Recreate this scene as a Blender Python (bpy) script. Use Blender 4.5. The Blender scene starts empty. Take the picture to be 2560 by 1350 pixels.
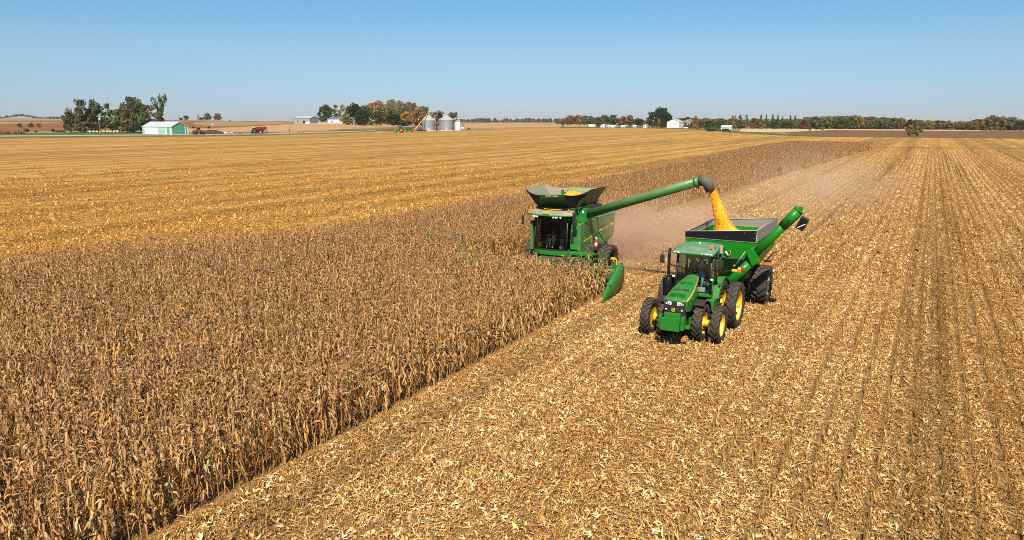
import bpy, bmesh, math, random
import numpy as np
from mathutils import Vector, Matrix, Euler, noise as mnoise

random.seed(7)
rng = np.random.default_rng(7)
scene = bpy.context.scene
COL = scene.collection

# ------------------------------------------------------------------ camera, sky, sun, exposure
FPX, HZ, VPX, CAMH = 1850.0, 300.0, 2335.0, 9.3
TH = math.atan((675 - HZ) / FPX)
PSI = math.atan((VPX - 1280) * math.cos(TH) / FPX)
cam_data = bpy.data.cameras.new('camera')
cam_data.sensor_width = 36.0
cam_data.lens = 36.0 * FPX / 2560.0
cam_data.clip_start = 0.3
cam_data.clip_end = 20000.0
cam = bpy.data.objects.new('camera', cam_data)
COL.objects.link(cam)
cam.location = (0, 0, CAMH)
cam.rotation_euler = (math.pi / 2 - TH, 0, PSI)
scene.camera = cam

SUN_EL, SUN_AZ = math.radians(49), math.radians(155)      # azimuth clockwise from +Y
world = bpy.data.worlds.new("World")
scene.world = world
world.use_nodes = True
wn = world.node_tree
wn.nodes.clear()
w_out = wn.nodes.new('ShaderNodeOutputWorld')
w_bg = wn.nodes.new('ShaderNodeBackground')
w_sky = wn.nodes.new('ShaderNodeTexSky')
w_sky.sky_type = 'NISHITA'
w_sky.sun_disc = False
w_sky.sun_elevation = SUN_EL
w_sky.sun_rotation = SUN_AZ
w_sky.altitude = 200
w_sky.air_density = 1.0
w_sky.dust_density = 0.15
w_sky.ozone_density = 3.5
w_hs = wn.nodes.new('ShaderNodeHueSaturation')
w_hs.inputs['Saturation'].default_value = 1.0
wn.links.new(w_sky.outputs[0], w_hs.inputs['Color'])
w_tc = wn.nodes.new('ShaderNodeTexCoord'); w_sp = wn.nodes.new('ShaderNodeSeparateXYZ'); w_rp = wn.nodes.new('ShaderNodeValToRGB')
wn.links.new(w_tc.outputs['Generated'], w_sp.inputs[0]); wn.links.new(w_sp.outputs['Z'], w_rp.inputs[0])
el = w_rp.color_ramp.elements          # clear autumn air: bluer with height, no yellow band at the horizon
while len(el) < 5: el.new(0.5)
for e, (p, c) in zip(el, ((0.0, (.50, .60, .90)), (.03, (.53, .66, .92)), (.088, (.64, .79, .90)), (.165, (.50, .84, .98)), (0.6, (.46, .84, 1.0)))):
    e.position = p; e.color = (*c, 1)
w_mx = wn.nodes.new('ShaderNodeMix'); w_mx.data_type = 'RGBA'; w_mx.blend_type = 'MULTIPLY'; w_mx.inputs['Factor'].default_value = 1
wn.links.new(w_hs.outputs[0], w_mx.inputs['A']); wn.links.new(w_rp.outputs[0], w_mx.inputs['B'])
wn.links.new(w_mx.outputs['Result'], w_bg.inputs['Color'])
w_bg.inputs['Strength'].default_value = 0.0775
wn.links.new(w_bg.outputs[0], w_out.inputs['Surface'])

sun_data = bpy.data.lights.new('sun', 'SUN')
sun_data.energy = 5.0
sun_data.angle = math.radians(0.53)
sun_data.color = (1.0, 0.91, 0.77)
sun = bpy.data.objects.new('sun', sun_data)
COL.objects.link(sun)
sun.location = (60, -40, 60)
sd = Vector((math.sin(SUN_AZ) * math.cos(SUN_EL), math.cos(SUN_AZ) * math.cos(SUN_EL), math.sin(SUN_EL)))
sun.rotation_euler = sd.to_track_quat('Z', 'Y').to_euler()

scene.view_settings.view_transform = 'Standard'
scene.view_settings.look = 'None'
scene.view_settings.exposure = 0.51
scene.view_settings.gamma = 1.0
scene.view_settings.use_curve_mapping = False
scene.render.engine = 'CYCLES'
scene.cycles.max_bounces = 7
scene.cycles.diffuse_bounces = 1
scene.cycles.glossy_bounces = 3
scene.cycles.transmission_bounces = 5
scene.cycles.transparent_max_bounces = 12
scene.cycles.volume_bounces = 1
scene.cycles.use_denoising = False
scene.cycles.use_adaptive_sampling = True
scene.cycles.adaptive_threshold = 0.01
scene.cycles.pixel_filter_type = 'BLACKMAN_HARRIS'
scene.cycles.filter_width = 0.95

# ------------------------------------------------------------------ measuring: camera ray -> point of the place
FW = np.array([-math.sin(PSI) * math.cos(TH), math.cos(PSI) * math.cos(TH), -math.sin(TH)])
RT = np.array([math.cos(PSI), math.sin(PSI), 0.0])
UP = np.cross(RT, FW)

def smooth(a, b, x):
    t = np.clip((np.asarray(x, float) - a) / (b - a), 0, 1)
    return t * t * (3 - 2 * t)

def height(x, y):
    """rolling land: flat field, a gentle brown rise to the west"""
    x = np.asarray(x, float); y = np.asarray(y, float)
    d = np.hypot(x, y); az = np.degrees(np.arctan2(x, y))
    west = smooth(-41, -52, az) * (1 - smooth(-110, -140, az))
    h = 8.8 * west * smooth(470, 1250, d)
    knoll = 6.2 * np.exp(-((az + 42) / 5.0) ** 2) * smooth(480, 720, d) * (1 - smooth(1000, 1500, d))
    h = h * (1 - smooth(-47, -43, az)) + np.maximum(h, 0) * smooth(-47, -43, az) + knoll
    far = smooth(2200, 4800, d) * (1 - smooth(5600, 6900, d))
    h = h - 8.0 * west * smooth(1400, 2600, d) + far * (12 + 10 * np.sin(az * 0.9 + 1.0) + 5 * np.sin(az * 2.7)) * smooth(-46, -58, az) * (1 - smooth(-110, -140, az))
    return h

def pix_ray(px, py):
    return FW + RT * ((px - 1280) / FPX) - UP * ((py - 675) / FPX)

def ground_at(px, py):
    d = pix_ray(px, py)
    o = np.array([0, 0, CAMH])
    if d[2] < -1e-4:
        t0 = -CAMH / d[2]
    else:
        t0 = 6000.0
    ts = np.linspace(5, min(t0 * 1.05, 7000), 6000)
    p = o + ts[:, None] * d
    below = p[:, 2] <= height(p[:, 0], p[:, 1])
    k = int(np.argmax(below)) if below.any() else len(ts) - 1
    return Vector(p[k])

def at_dist(px, dist):
    """ground point seen in picture column px at a horizontal distance"""
    d = pix_ray(px, 300); d = d[:2] / np.hypot(*d[:2])
    x, y = d * dist
    return Vector((x, y, float(height(x, y))))

def px_of(p):
    q = np.asarray(p, float) - np.array([0, 0, CAMH])
    z = q @ FW
    return 1280 + FPX * (q @ RT) / z, 675 - FPX * (q @ UP) / z, z

# ------------------------------------------------------------------ materials
MATS = {}
def mat(name, color=(0.5, 0.5, 0.5), rough=0.6, metal=0.0, spec=0.5, noise=None, bump=None, emit=None, coat=0.0, dust=None):
    """noise=(scale, amount): value variation; bump=(scale, strength); dust=(colour, amount) settles on upward faces"""
    m = bpy.data.materials.new(name)
    m.use_nodes = True
    nt = m.node_tree
    b = nt.nodes['Principled BSDF']
    b.inputs['Base Color'].default_value = (*color, 1)
    b.inputs['Roughness'].default_value = rough
    b.inputs['Metallic'].default_value = metal
    b.inputs['Specular IOR Level'].default_value = spec
    if coat:
        b.inputs['Coat Weight'].default_value = coat
        b.inputs['Coat Roughness'].default_value = 0.15
    src = None
    if noise:
        geo = nt.nodes.new('ShaderNodeNewGeometry')
        n = nt.nodes.new('ShaderNodeTexNoise'); n.inputs['Scale'].default_value = noise[0]; n.inputs['Detail'].default_value = 6
        n.inputs['Roughness'].default_value = 0.65
        nt.links.new(geo.outputs['Position'], n.inputs['Vector'])
        mr = nt.nodes.new('ShaderNodeMapRange')
        mr.inputs[1].default_value = 0.3; mr.inputs[2].default_value = 0.7
        mr.inputs[3].default_value = 1 - noise[1]; mr.inputs[4].default_value = 1 + noise[1]
        nt.links.new(n.outputs[0], mr.inputs[0])
        mx = nt.nodes.new('ShaderNodeVectorMath'); mx.operation = 'SCALE'
        mx.inputs[0].default_value = color
        nt.links.new(mr.outputs[0], mx.inputs['Scale'])
        src = mx.outputs[0]
        rr = nt.nodes.new('ShaderNodeMapRange'); rr.inputs[1].default_value = 0.3; rr.inputs[2].default_value = 0.7
        rr.inputs[3].default_value = max(0.02, rough - 0.1); rr.inputs[4].default_value = min(1, rough + 0.15)
        nt.links.new(n.outputs[0], rr.inputs[0]); nt.links.new(rr.outputs[0], b.inputs['Roughness'])
    if dust:
        geo2 = nt.nodes.new('ShaderNodeNewGeometry')
        sx = nt.nodes.new('ShaderNodeSeparateXYZ'); nt.links.new(geo2.outputs['Normal'], sx.inputs[0])
        n2 = nt.nodes.new('ShaderNodeTexNoise'); n2.inputs['Scale'].default_value = 2.3; n2.inputs['Detail'].default_value = 7; n2.inputs['Roughness'].default_value = 0.7
        nt.links.new(geo2.outputs['Position'], n2.inputs['Vector'])
        f = nt.nodes.new('ShaderNodeMapRange'); f.inputs[1].default_value = -0.4; f.inputs[2].default_value = 1.0
        f.inputs[3].default_value = 0.25; f.inputs[4].default_value = 1.0
        nt.links.new(sx.outputs['Z'], f.inputs[0])
        f2 = nt.nodes.new('ShaderNodeMapRange'); f2.inputs[1].default_value = 0.32; f2.inputs[2].default_value = 0.68
        f2.inputs[3].default_value = 0.35; f2.inputs[4].default_value = 1.25
        nt.links.new(n2.outputs[0], f2.inputs[0])
        mu = nt.nodes.new('ShaderNodeMath'); mu.operation = 'MULTIPLY'
        nt.links.new(f.outputs[0], mu.inputs[0]); nt.links.new(f2.outputs[0], mu.inputs[1])
        mu2 = nt.nodes.new('ShaderNodeMath'); mu2.operation = 'MULTIPLY'; mu2.use_clamp = True
        nt.links.new(mu.outputs[0], mu2.inputs[0]); mu2.inputs[1].default_value = dust[1]
        mix = nt.nodes.new('ShaderNodeMix'); mix.data_type = 'RGBA'
        nt.links.new(mu2.outputs[0], mix.inputs['Factor'])
        if src: nt.links.new(src, mix.inputs['A'])
        else: mix.inputs['A'].default_value = (*color, 1)
        mix.inputs['B'].default_value = (*dust[0], 1)
        src = mix.outputs['Result']
        ra = nt.nodes.new('ShaderNodeMapRange'); ra.inputs[3].default_value = rough; ra.inputs[4].default_value = 0.85
        nt.links.new(mu2.outputs[0], ra.inputs[0]); nt.links.new(ra.outputs[0], b.inputs['Roughness'])
    if src: nt.links.new(src, b.inputs['Base Color'])
    if bump:
        geo3 = nt.nodes.new('ShaderNodeNewGeometry')
        n3 = nt.nodes.new('ShaderNodeTexNoise'); n3.inputs['Scale'].default_value = bump[0]; n3.inputs['Detail'].default_value = 5
        nt.links.new(geo3.outputs['Position'], n3.inputs['Vector'])
        bp = nt.nodes.new('ShaderNodeBump'); bp.inputs['Strength'].default_value = bump[1]; bp.inputs['Distance'].default_value = 1.0 / bump[0]
        nt.links.new(n3.outputs[0], bp.inputs['Height']); nt.links.new(bp.outputs[0], b.inputs['Normal'])
    if emit:
        b.inputs['Emission Color'].default_value = (*emit[0], 1); b.inputs['Emission Strength'].default_value = emit[1]
    MATS[name] = m
    return m

def mat_attr(name, rough=0.7, attr='tint', world_var=None, translucent=0.0, spec=0.25, objcolor=False):
    """colour from a per-piece colour attribute (or the object's own colour), with broad variation over the place"""
    m = bpy.data.materials.new(name); m.use_nodes = True
    nt = m.node_tree; b = nt.nodes['Principled BSDF']
    b.inputs['Roughness'].default_value = rough; b.inputs['Specular IOR Level'].default_value = spec
    a = nt.nodes.new('ShaderNodeAttribute'); a.attribute_name = attr
    src = a.outputs['Color']
    if objcolor:
        oi = nt.nodes.new('ShaderNodeObjectInfo')
        mx = nt.nodes.new('ShaderNodeMix'); mx.data_type = 'RGBA'; mx.blend_type = 'MULTIPLY'; mx.inputs['Factor'].default_value = 1
        nt.links.new(oi.outputs['Color'], mx.inputs['A']); nt.links.new(src, mx.inputs['B'])
        src = mx.outputs['Result']
    if world_var:
        src = world_var(nt, src)
    nt.links.new(src, b.inputs['Base Color'])
    if translucent:
        tr = nt.nodes.new('ShaderNodeBsdfTranslucent'); nt.links.new(src, tr.inputs['Color'])
        ms = nt.nodes.new('ShaderNodeMixShader'); ms.inputs[0].default_value = translucent
        out = nt.nodes['Material Output']
        nt.links.new(b.outputs[0], ms.inputs[1]); nt.links.new(tr.outputs[0], ms.inputs[2])
        nt.links.new(ms.outputs[0], out.inputs['Surface'])
    MATS[name] = m
    return m

# ------------------------------------------------------------------ mesh builder
class MB:
    """collects shapes given in world coordinates; build() links them as ONE mesh object about an origin"""
    def __init__(self):
        self.v = []; self.f = []; self.col = []; self.smooth = []
    def add(self, verts, faces, col=None, sm=False):
        o = len(self.v)
        self.v.extend([tuple(map(float, p)) for p in verts])
        for fc in faces:
            self.f.append(tuple(i + o for i in fc)); self.col.append(col); self.smooth.append(sm)
        return self
    def hexa(self, b, t, col=None):
        """b: four bottom corners (ccw seen from above), t: four top corners above them"""
        return self.add(list(b) + list(t), [(3, 2, 1, 0), (4, 5, 6, 7), (0, 1, 5, 4), (1, 2, 6, 5), (2, 3, 7, 6), (3, 0, 4, 7)], col)
    def box(self, x0, x1, y0, y1, z0, z1, col=None):
        return self.hexa([(x0, y0, z0), (x1, y0, z0), (x1, y1, z0), (x0, y1, z0)], [(x0, y0, z1), (x1, y0, z1), (x1, y1, z1), (x0, y1, z1)], col)
    def cbox(self, c, s, rot=None, col=None):
        hx, hy, hz = s[0] / 2, s[1] / 2, s[2] / 2
        P = [(-hx, -hy, -hz), (hx, -hy, -hz), (hx, hy, -hz), (-hx, hy, -hz), (-hx, -hy, hz), (hx, -hy, hz), (hx, hy, hz), (-hx, hy, hz)]
        M = Euler(rot).to_matrix() if rot is not None else Matrix.Identity(3)
        P = [tuple(M @ Vector(p) + Vector(c)) for p in P]
        return self.hexa(P[:4], P[4:], col)
    def slab(self, pts, th, col=None):
        """a plate: polygon given in space, thickened along its own normal by th (backwards)"""
        pts = [Vector(p) for p in pts]
        n = Vector((0, 0, 0))
        for i in range(len(pts)):
            a, b = pts[i], pts[(i + 1) % len(pts)]
            n += a.cross(b)
        n.normalize()
        k = len(pts)
        q = [p - n * th for p in pts]
        fs = [tuple(range(k)), tuple(reversed(range(k, 2 * k)))]
        for i in range(k):
            j = (i + 1) % k
            fs.append((i, i + k, j + k, j))
        return self.add(pts + q, fs, col)
    def tube(self, pts, r, n=10, col=None, caps=True, sm=True, scale=None):
        pts = [Vector(p) for p in pts]
        rs = r if isinstance(r, (list, tuple)) else [r] * len(pts)
        V = []; F = []
        up0 = None
        for i, p in enumerate(pts):
            t = (pts[min(i + 1, len(pts) - 1)] - pts[max(i - 1, 0)]).normalized()
            if up0 is None:
                up0 = Vector((0, 0, 1)) if abs(t.z) < 0.9 else Vector((1, 0, 0))
            s = t.cross(up0).normalized(); u = s.cross(t).normalized(); up0 = u
            for k in range(n):
                a = 2 * math.pi * k / n
                V.append(p + s * math.cos(a) * rs[i] + u * math.sin(a) * rs[i])
        for i in range(len(pts) - 1):
            for k in range(n):
                k2 = (k + 1) % n
                F.append((i * n + k, i * n + k2, (i + 1) * n + k2, (i + 1) * n + k))
        self.add(V, F, col, sm)
        if caps:
            o = len(self.v) - len(V)
            self.f.append(tuple(o + k for k in reversed(range(n)))); self.col.append(col); self.smooth.append(False)
            self.f.append(tuple(o + (len(pts) - 1) * n + k for k in range(n))); self.col.append(col); self.smooth.append(False)
        return self
    def lathe(self, c, axis, prof, n=24, col=None, sm=True):
        """prof: (radius, along) pairs turned about an axis through c"""
        c = Vector(c); ax = Vector(axis).normalized()
        a1 = Vector((0, 0, 1)) if abs(ax.z) < 0.9 else Vector((1, 0, 0))
        s = ax.cross(a1).normalized(); u = s.cross(ax)
        V = []; F = []
        for r, h in prof:
            for k in range(n):
                a = 2 * math.pi * k / n
                V.append(c + ax * h + s * math.cos(a) * r + u * math.sin(a) * r)
        for i in range(len(prof) - 1):
            for k in range(n):
                k2 = (k + 1) % n
                F.append((i * n + k, i * n + k2, (i + 1) * n + k2, (i + 1) * n + k))
        return self.add(V, F, col, sm)
    def ball(self, c, r, n=10, m=6, col=None, sq=(1, 1, 1)):
        V = []; F = []
        for i in range(m + 1):
            a = math.pi * i / m
            for k in range(n):
                b = 2 * math.pi * k / n
                V.append((c[0] + r * sq[0] * math.sin(a) * math.cos(b), c[1] + r * sq[1] * math.sin(a) * math.sin(b), c[2] - r * sq[2] * math.cos(a)))
        for i in range(m):
            for k in range(n):
                k2 = (k + 1) % n
                F.append((i * n + k, i * n + k2, (i + 1) * n + k2, (i + 1) * n + k))
        return self.add(V, F, col, True)
    def mesh(self, name, m, origin=(0, 0, 0)):
        me = bpy.data.meshes.new(name)
        o = origin
        me.from_pydata([(x - o[0], y - o[1], z - o[2]) for x, y, z in self.v], [], self.f)
        me.polygons.foreach_set('use_smooth', self.smooth)
        if any(c is not None for c in self.col):
            ca = me.color_attributes.new('tint', 'FLOAT_COLOR', 'CORNER')
            out = []
            for p, c in zip(me.polygons, self.col):
                c = c or (1, 1, 1)
                out.extend([c[0], c[1], c[2], 1.0] * p.loop_total)
            ca.data.foreach_set('color', out)
        if m is not None:
            me.materials.append(m)
        me.update()
        return me
    def build(self, name, m, parent=None, origin=None, bevel=0.0, weld=False):
        o = origin if origin is not None else (world_loc(parent) if parent is not None else (0, 0, 0))
        me = self.mesh(name, m, o)
        ob = bpy.data.objects.new(name, me)
        COL.objects.link(ob)
        ob.location = o
        if parent is not None:
            ob.parent = parent
            ob.location = (0, 0, 0)
        if bevel:
            bv = ob.modifiers.new('bevel', 'BEVEL'); bv.width = bevel; bv.segments = 2; bv.limit_method = 'ANGLE'; bv.angle_limit = math.radians(35)
            bv.harden_normals = False
        return ob

def world_loc(o):
    v = Vector((0, 0, 0))
    while o is not None:
        v += o.location; o = o.parent
    return v

def tag(o, label=None, cat=None, group=None, kind=None):
    if label: o['label'] = label
    if cat: o['category'] = cat
    if group: o['group'] = group
    if kind: o['kind'] = kind
    return o

def thing(name, loc, label, cat, group=None):
    o = bpy.data.objects.new(name, None)
    o.empty_display_size = 0.3
    COL.objects.link(o); o.location = loc
    return tag(o, label, cat, group)

def copy_tree(o, parent=None):
    c = o.copy(); COL.objects.link(c)
    if parent is not None: c.parent = parent
    for ch in o.children:
        copy_tree(ch, c)
    return c

def text_mesh(body, size, m, name, parent, mtx, extrude=0.004, stretch=1.0, bold=False):
    cu = bpy.data.curves.new('lettering', 'FONT'); cu.body = body; cu.size = size; cu.extrude = extrude
    cu.align_x = 'CENTER'; cu.align_y = 'CENTER'; cu.resolution_u = 2
    if bold: cu.offset = size * 0.025
    tmp = bpy.data.objects.new('lettering', cu)
    COL.objects.link(tmp)
    dg = bpy.context.evaluated_depsgraph_get()
    me = bpy.data.meshes.new_from_object(tmp.evaluated_get(dg))
    bpy.data.objects.remove(tmp)
    o = world_loc(parent)
    me.transform(Matrix.Translation(-o) @ mtx @ Matrix.Diagonal((stretch, 1, 1, 1)))
    me.materials.clear(); me.materials.append(m)
    ob = bpy.data.objects.new(name, me); COL.objects.link(ob); ob.parent = parent
    return ob

def frame(c, xdir, ydir):
    x = Vector(xdir).normalized(); z = x.cross(Vector(ydir)).normalized(); y = z.cross(x)
    return Matrix(((x.x, y.x, z.x, c[0]), (x.y, y.y, z.y, c[1]), (x.z, y.z, z.z, c[2]), (0, 0, 0, 1)))
# ================================================================== LAND
def nodes_ground(name, build):
    m = bpy.data.materials.new(name); m.use_nodes = True
    nt = m.node_tree; b = nt.nodes['Principled BSDF']
    b.inputs['Roughness'].default_value = 0.95; b.inputs['Specular IOR Level'].default_value = 0.1
    build(nt, b); MATS[name] = m
    return m

def n_noise(nt, vec, scale, detail=4, rough=0.6, dims='3D'):
    n = nt.nodes.new('ShaderNodeTexNoise'); n.inputs['Scale'].default_value = scale; n.inputs['Detail'].default_value = detail
    n.inputs['Roughness'].default_value = rough
    nt.links.new(vec, n.inputs['Vector'])
    return n.outputs[0]

def n_map(nt, vec, scale=(1, 1, 1), rot=0.0):
    mp = nt.nodes.new('ShaderNodeMapping'); mp.inputs['Scale'].default_value = scale; mp.inputs['Rotation'].default_value = (0, 0, rot)
    nt.links.new(vec, mp.inputs['Vector'])
    return mp.outputs[0]

def n_ramp(nt, fac, stops):
    r = nt.nodes.new('ShaderNodeValToRGB'); nt.links.new(fac, r.inputs[0])
    el = r.color_ramp.elements
    while len(el) < len(stops): el.new(0.5)
    for e, (p, c) in zip(el, stops):
        e.position = p; e.color = (*c, 1)
    return r.outputs[0]

def n_mix(nt, fac, a, b, mode='MIX'):
    mx = nt.nodes.new('ShaderNodeMix'); mx.data_type = 'RGBA'; mx.blend_type = mode
    for s, k in ((fac, 'Factor'), (a, 'A'), (b, 'B')):
        if isinstance(s, (int, float)): mx.inputs[k].default_value = s
        elif isinstance(s, tuple): mx.inputs[k].default_value = (*s, 1)
        else: nt.links.new(s, mx.inputs[k])
    return mx.outputs['Result']

def n_range(nt, v, a, b, c, d):
    mr = nt.nodes.new('ShaderNodeMapRange')
    for i, q in ((1, a), (2, b), (3, c), (4, d)): mr.inputs[i].default_value = q
    nt.links.new(v, mr.inputs[0])
    return mr.outputs[0]

def n_math(nt, op, a, b=None):
    m = nt.nodes.new('ShaderNodeMath'); m.operation = op
    for i, s in enumerate((a, b)):
        if s is None: continue
        if isinstance(s, (int, float)): m.inputs[i].default_value = s
        else: nt.links.new(s, m.inputs[i])
    return m.outputs[0]

def n_pos(nt):
    return nt.nodes.new('ShaderNodeNewGeometry').outputs['Position']

# bands left by the machine's passes: a 1-D pattern across the rows (x), slowly drifting along them
def pass_bands(nt, pos, warp=0.004):
    w = n_map(nt, pos, (1.0, warp, 0.0))
    broad = n_noise(nt, n_map(nt, w, (0.055, 1, 1)), 1.0, 2, 0.5)       # ~ one pass
    track = n_noise(nt, n_map(nt, w, (0.42, 1, 1)), 1.0, 3, 0.7)        # wheel tracks
    # each 9.15 m pass leaves a paler windrow of chaff down its middle
    sx = nt.nodes.new('ShaderNodeSeparateXYZ'); nt.links.new(pos, sx.inputs[0])
    ph = n_math(nt, 'ADD', n_math(nt, 'MULTIPLY', n_math(nt, 'ADD', sx.outputs['X'], 9.9), 2 * math.pi / 9.15), n_math(nt, 'MULTIPLY', broad, 2.2))
    wave = n_math(nt, 'MULTIPLY', n_math(nt, 'COSINE', ph), .075)
    broad = n_math(nt, 'ADD', n_math(nt, 'MULTIPLY', n_math(nt, 'SUBTRACT', broad, .5), .75), n_math(nt, 'ADD', wave, .5))
    return broad, track

RIGHT_A, RIGHT_B = (0.40, 0.235, 0.09), (0.57, 0.375, 0.18)
GOLD_A, GOLD_B = (0.51, 0.28, 0.070), (0.76, 0.475, 0.15)  # western gold puts the sun's angle on the stubble into its colour

def soil_under(nt, b):
    pos = n_pos(nt)
    f = n_noise(nt, pos, 9.0, 6, 0.7)
    c = n_ramp(nt, f, [(0.3, (0.07, 0.035, 0.013)), (0.48, (0.24, 0.13, 0.048)), (0.66, (0.50, 0.30, 0.115))])
    nt.links.new(c, b.inputs['Base Color'])
    bp = nt.nodes.new('ShaderNodeBump'); bp.inputs['Strength'].default_value = 0.9; bp.inputs['Distance'].default_value = 0.08
    nt.links.new(f, bp.inputs['Height']); nt.links.new(bp.outputs[0], b.inputs['Normal'])

def stubble_far(A, B, rowdark, gold=False):
    def build(nt, b):
        pos = n_pos(nt)
        broad, track = pass_bands(nt, pos)
        fine = n_noise(nt, n_map(nt, pos, (3.2, 0.7, 1)), 1.0, 7, 0.82)
        mid = n_noise(nt, n_map(nt, pos, (0.25, 0.05, 1)), 1.0, 5, 0.6)
        clump = n_noise(nt, n_map(nt, pos, (0.95, 0.16, 1)), 1.0, 5, 0.7)
        f = n_math(nt, 'ADD', n_math(nt, 'ADD', n_math(nt, 'MULTIPLY', fine, 0.34), n_math(nt, 'MULTIPLY', mid, 0.26)), n_math(nt, 'MULTIPLY', clump, 0.40))
        c = n_ramp(nt, f, [(0.36, tuple(0.32 * q for q in A)), (0.45, tuple(.74 * q for q in A)), (0.53, A), (0.63, B)])
        if gold:
            dk = n_range(nt, broad, 0.42, 0.56, 0.72, 1.04)
        else:
            dk = n_range(nt, broad, 0.36, 0.6, 0.82, 1.08)
        tr = n_range(nt, track, 0.36, 0.5, rowdark, 1.0)
        tiny = n_range(nt, n_noise(nt, n_map(nt, pos, (6.5, 2.6, 1)), 1.0, 5, .85), .34, .62, .52, 1.22)
        k = n_math(nt, 'MULTIPLY', n_math(nt, 'MULTIPLY', dk, tr), tiny)
        sc = nt.nodes.new('ShaderNodeVectorMath'); sc.operation = 'SCALE'
        nt.links.new(c, sc.inputs[0]); nt.links.new(k, sc.inputs['Scale'])
        nt.links.new(sc.outputs[0], b.inputs['Base Color'])
        bp = nt.nodes.new('ShaderNodeBump'); bp.inputs['Strength'].default_value = 0.8; bp.inputs['Distance'].default_value = 0.25
        nt.links.new(fine, bp.inputs['Height']); nt.links.new(bp.outputs[0], b.inputs['Normal'])
    return build

def plain_field(stops, scale=0.05, stretch=(1, 1, 1), rot=0.0):
    def build(nt, b):
        pos = n_pos(nt)
        f = n_noise(nt, n_map(nt, pos, stretch, rot), scale, 7, 0.62)
        g = n_noise(nt, pos, 0.8, 4, 0.7)
        q = n_math(nt, 'ADD', n_math(nt, 'MULTIPLY', f, 0.75), n_math(nt, 'MULTIPLY', g, 0.25))
        nt.links.new(n_ramp(nt, q, stops), b.inputs['Base Color'])
        bp = nt.nodes.new('ShaderNodeBump'); bp.inputs['Strength'].default_value = 0.5; bp.inputs['Distance'].default_value = 0.4
        nt.links.new(g, bp.inputs['Height']); nt.links.new(bp.outputs[0], b.inputs['Normal'])
    return build

M_land = nodes_ground('open_land', plain_field([(0.3, (0.20, 0.145, 0.06)), (0.5, (0.28, 0.19, 0.085)), (0.7, (0.33, 0.23, 0.11))], 0.012))
M_soil = nodes_ground('field_soil', soil_under)
M_right = nodes_ground('stubble_tan', stubble_far(RIGHT_A, RIGHT_B, 0.62))
M_gold = nodes_ground('stubble_gold', stubble_far(GOLD_A, GOLD_B, 0.84, True))
M_brown = nodes_ground('ploughed_soil', plain_field([(0.3, (0.165, 0.072, 0.026)), (0.5, (0.215, 0.098, 0.037)), (0.7, (0.26, 0.125, 0.05))], 0.03, (0.3, 1.6, 1), 0.9))
M_brown2 = nodes_ground('ploughed_soil_dark', plain_field([(0.3, (0.13, 0.062, 0.028)), (0.5, (0.175, 0.085, 0.037)), (0.7, (0.21, 0.105, 0.05))], 0.03, (0.25, 2.0, 1), 0.5))
M_tan = nodes_ground('bean_stubble', plain_field([(0.3, (0.34, 0.19, 0.085)), (0.5, (0.41, 0.235, 0.11)), (0.7, (0.45, 0.27, 0.13))], 0.02, (0.3, 1.5, 1), 0.5))
M_pale = nodes_ground('pale_stubble', plain_field([(0.3, (0.42, 0.29, 0.16)), (0.5, (0.52, 0.37, 0.21)), (0.7, (0.58, 0.42, 0.25))], 0.02, (0.3, 1.5, 1), 0.3))
M_grassg = nodes_ground('mown_grass', plain_field([(0.3, (0.045, 0.075, 0.015)), (0.5, (0.075, 0.12, 0.025)), (0.7, (0.13, 0.14, 0.04))], 0.06))
M_verge = nodes_ground('rough_verge', plain_field([(0.3, (0.075, 0.06, 0.02)), (0.5, (0.14, 0.105, 0.04)), (0.7, (0.22, 0.16, 0.07))], 0.08))
M_road = nodes_ground('gravel', plain_field([(0.3, (0.30, 0.25, 0.195)), (0.5, (0.38, 0.325, 0.26)), (0.7, (0.44, 0.385, 0.32))], 0.1))

# --- one sheet to the horizon
def land_sheet():
    rad = np.concatenate([[0.0], np.geomspace(30, 7000, 90)])
    nseg = 240
    V = [(0, 0, -0.06)]; F = []
    for r in rad[1:]:
        a = np.arange(nseg) * 2 * math.pi / nseg
        x = r * np.sin(a); y = r * np.cos(a); z = height(x, y) - 0.06
        V.extend(zip(x, y, z))
    for k in range(nseg):
        F.append((0, 1 + (k + 1) % nseg, 1 + k))
    for i in range(len(rad) - 2):
        o = 1 + i * nseg
        for k in range(nseg):
            k2 = (k + 1) % nseg
            F.append((o + k, o + k2, o + nseg + k2, o + nseg + k))
    me = bpy.data.meshes.new('ground'); me.from_pydata(V, [], F); me.materials.append(M_land)
    me.polygons.foreach_set('use_smooth', [True] * len(me.polygons)); me.update()
    ob = bpy.data.objects.new('ground', me); COL.objects.link(ob)
    return tag(ob, kind='structure')
land_sheet()

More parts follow.
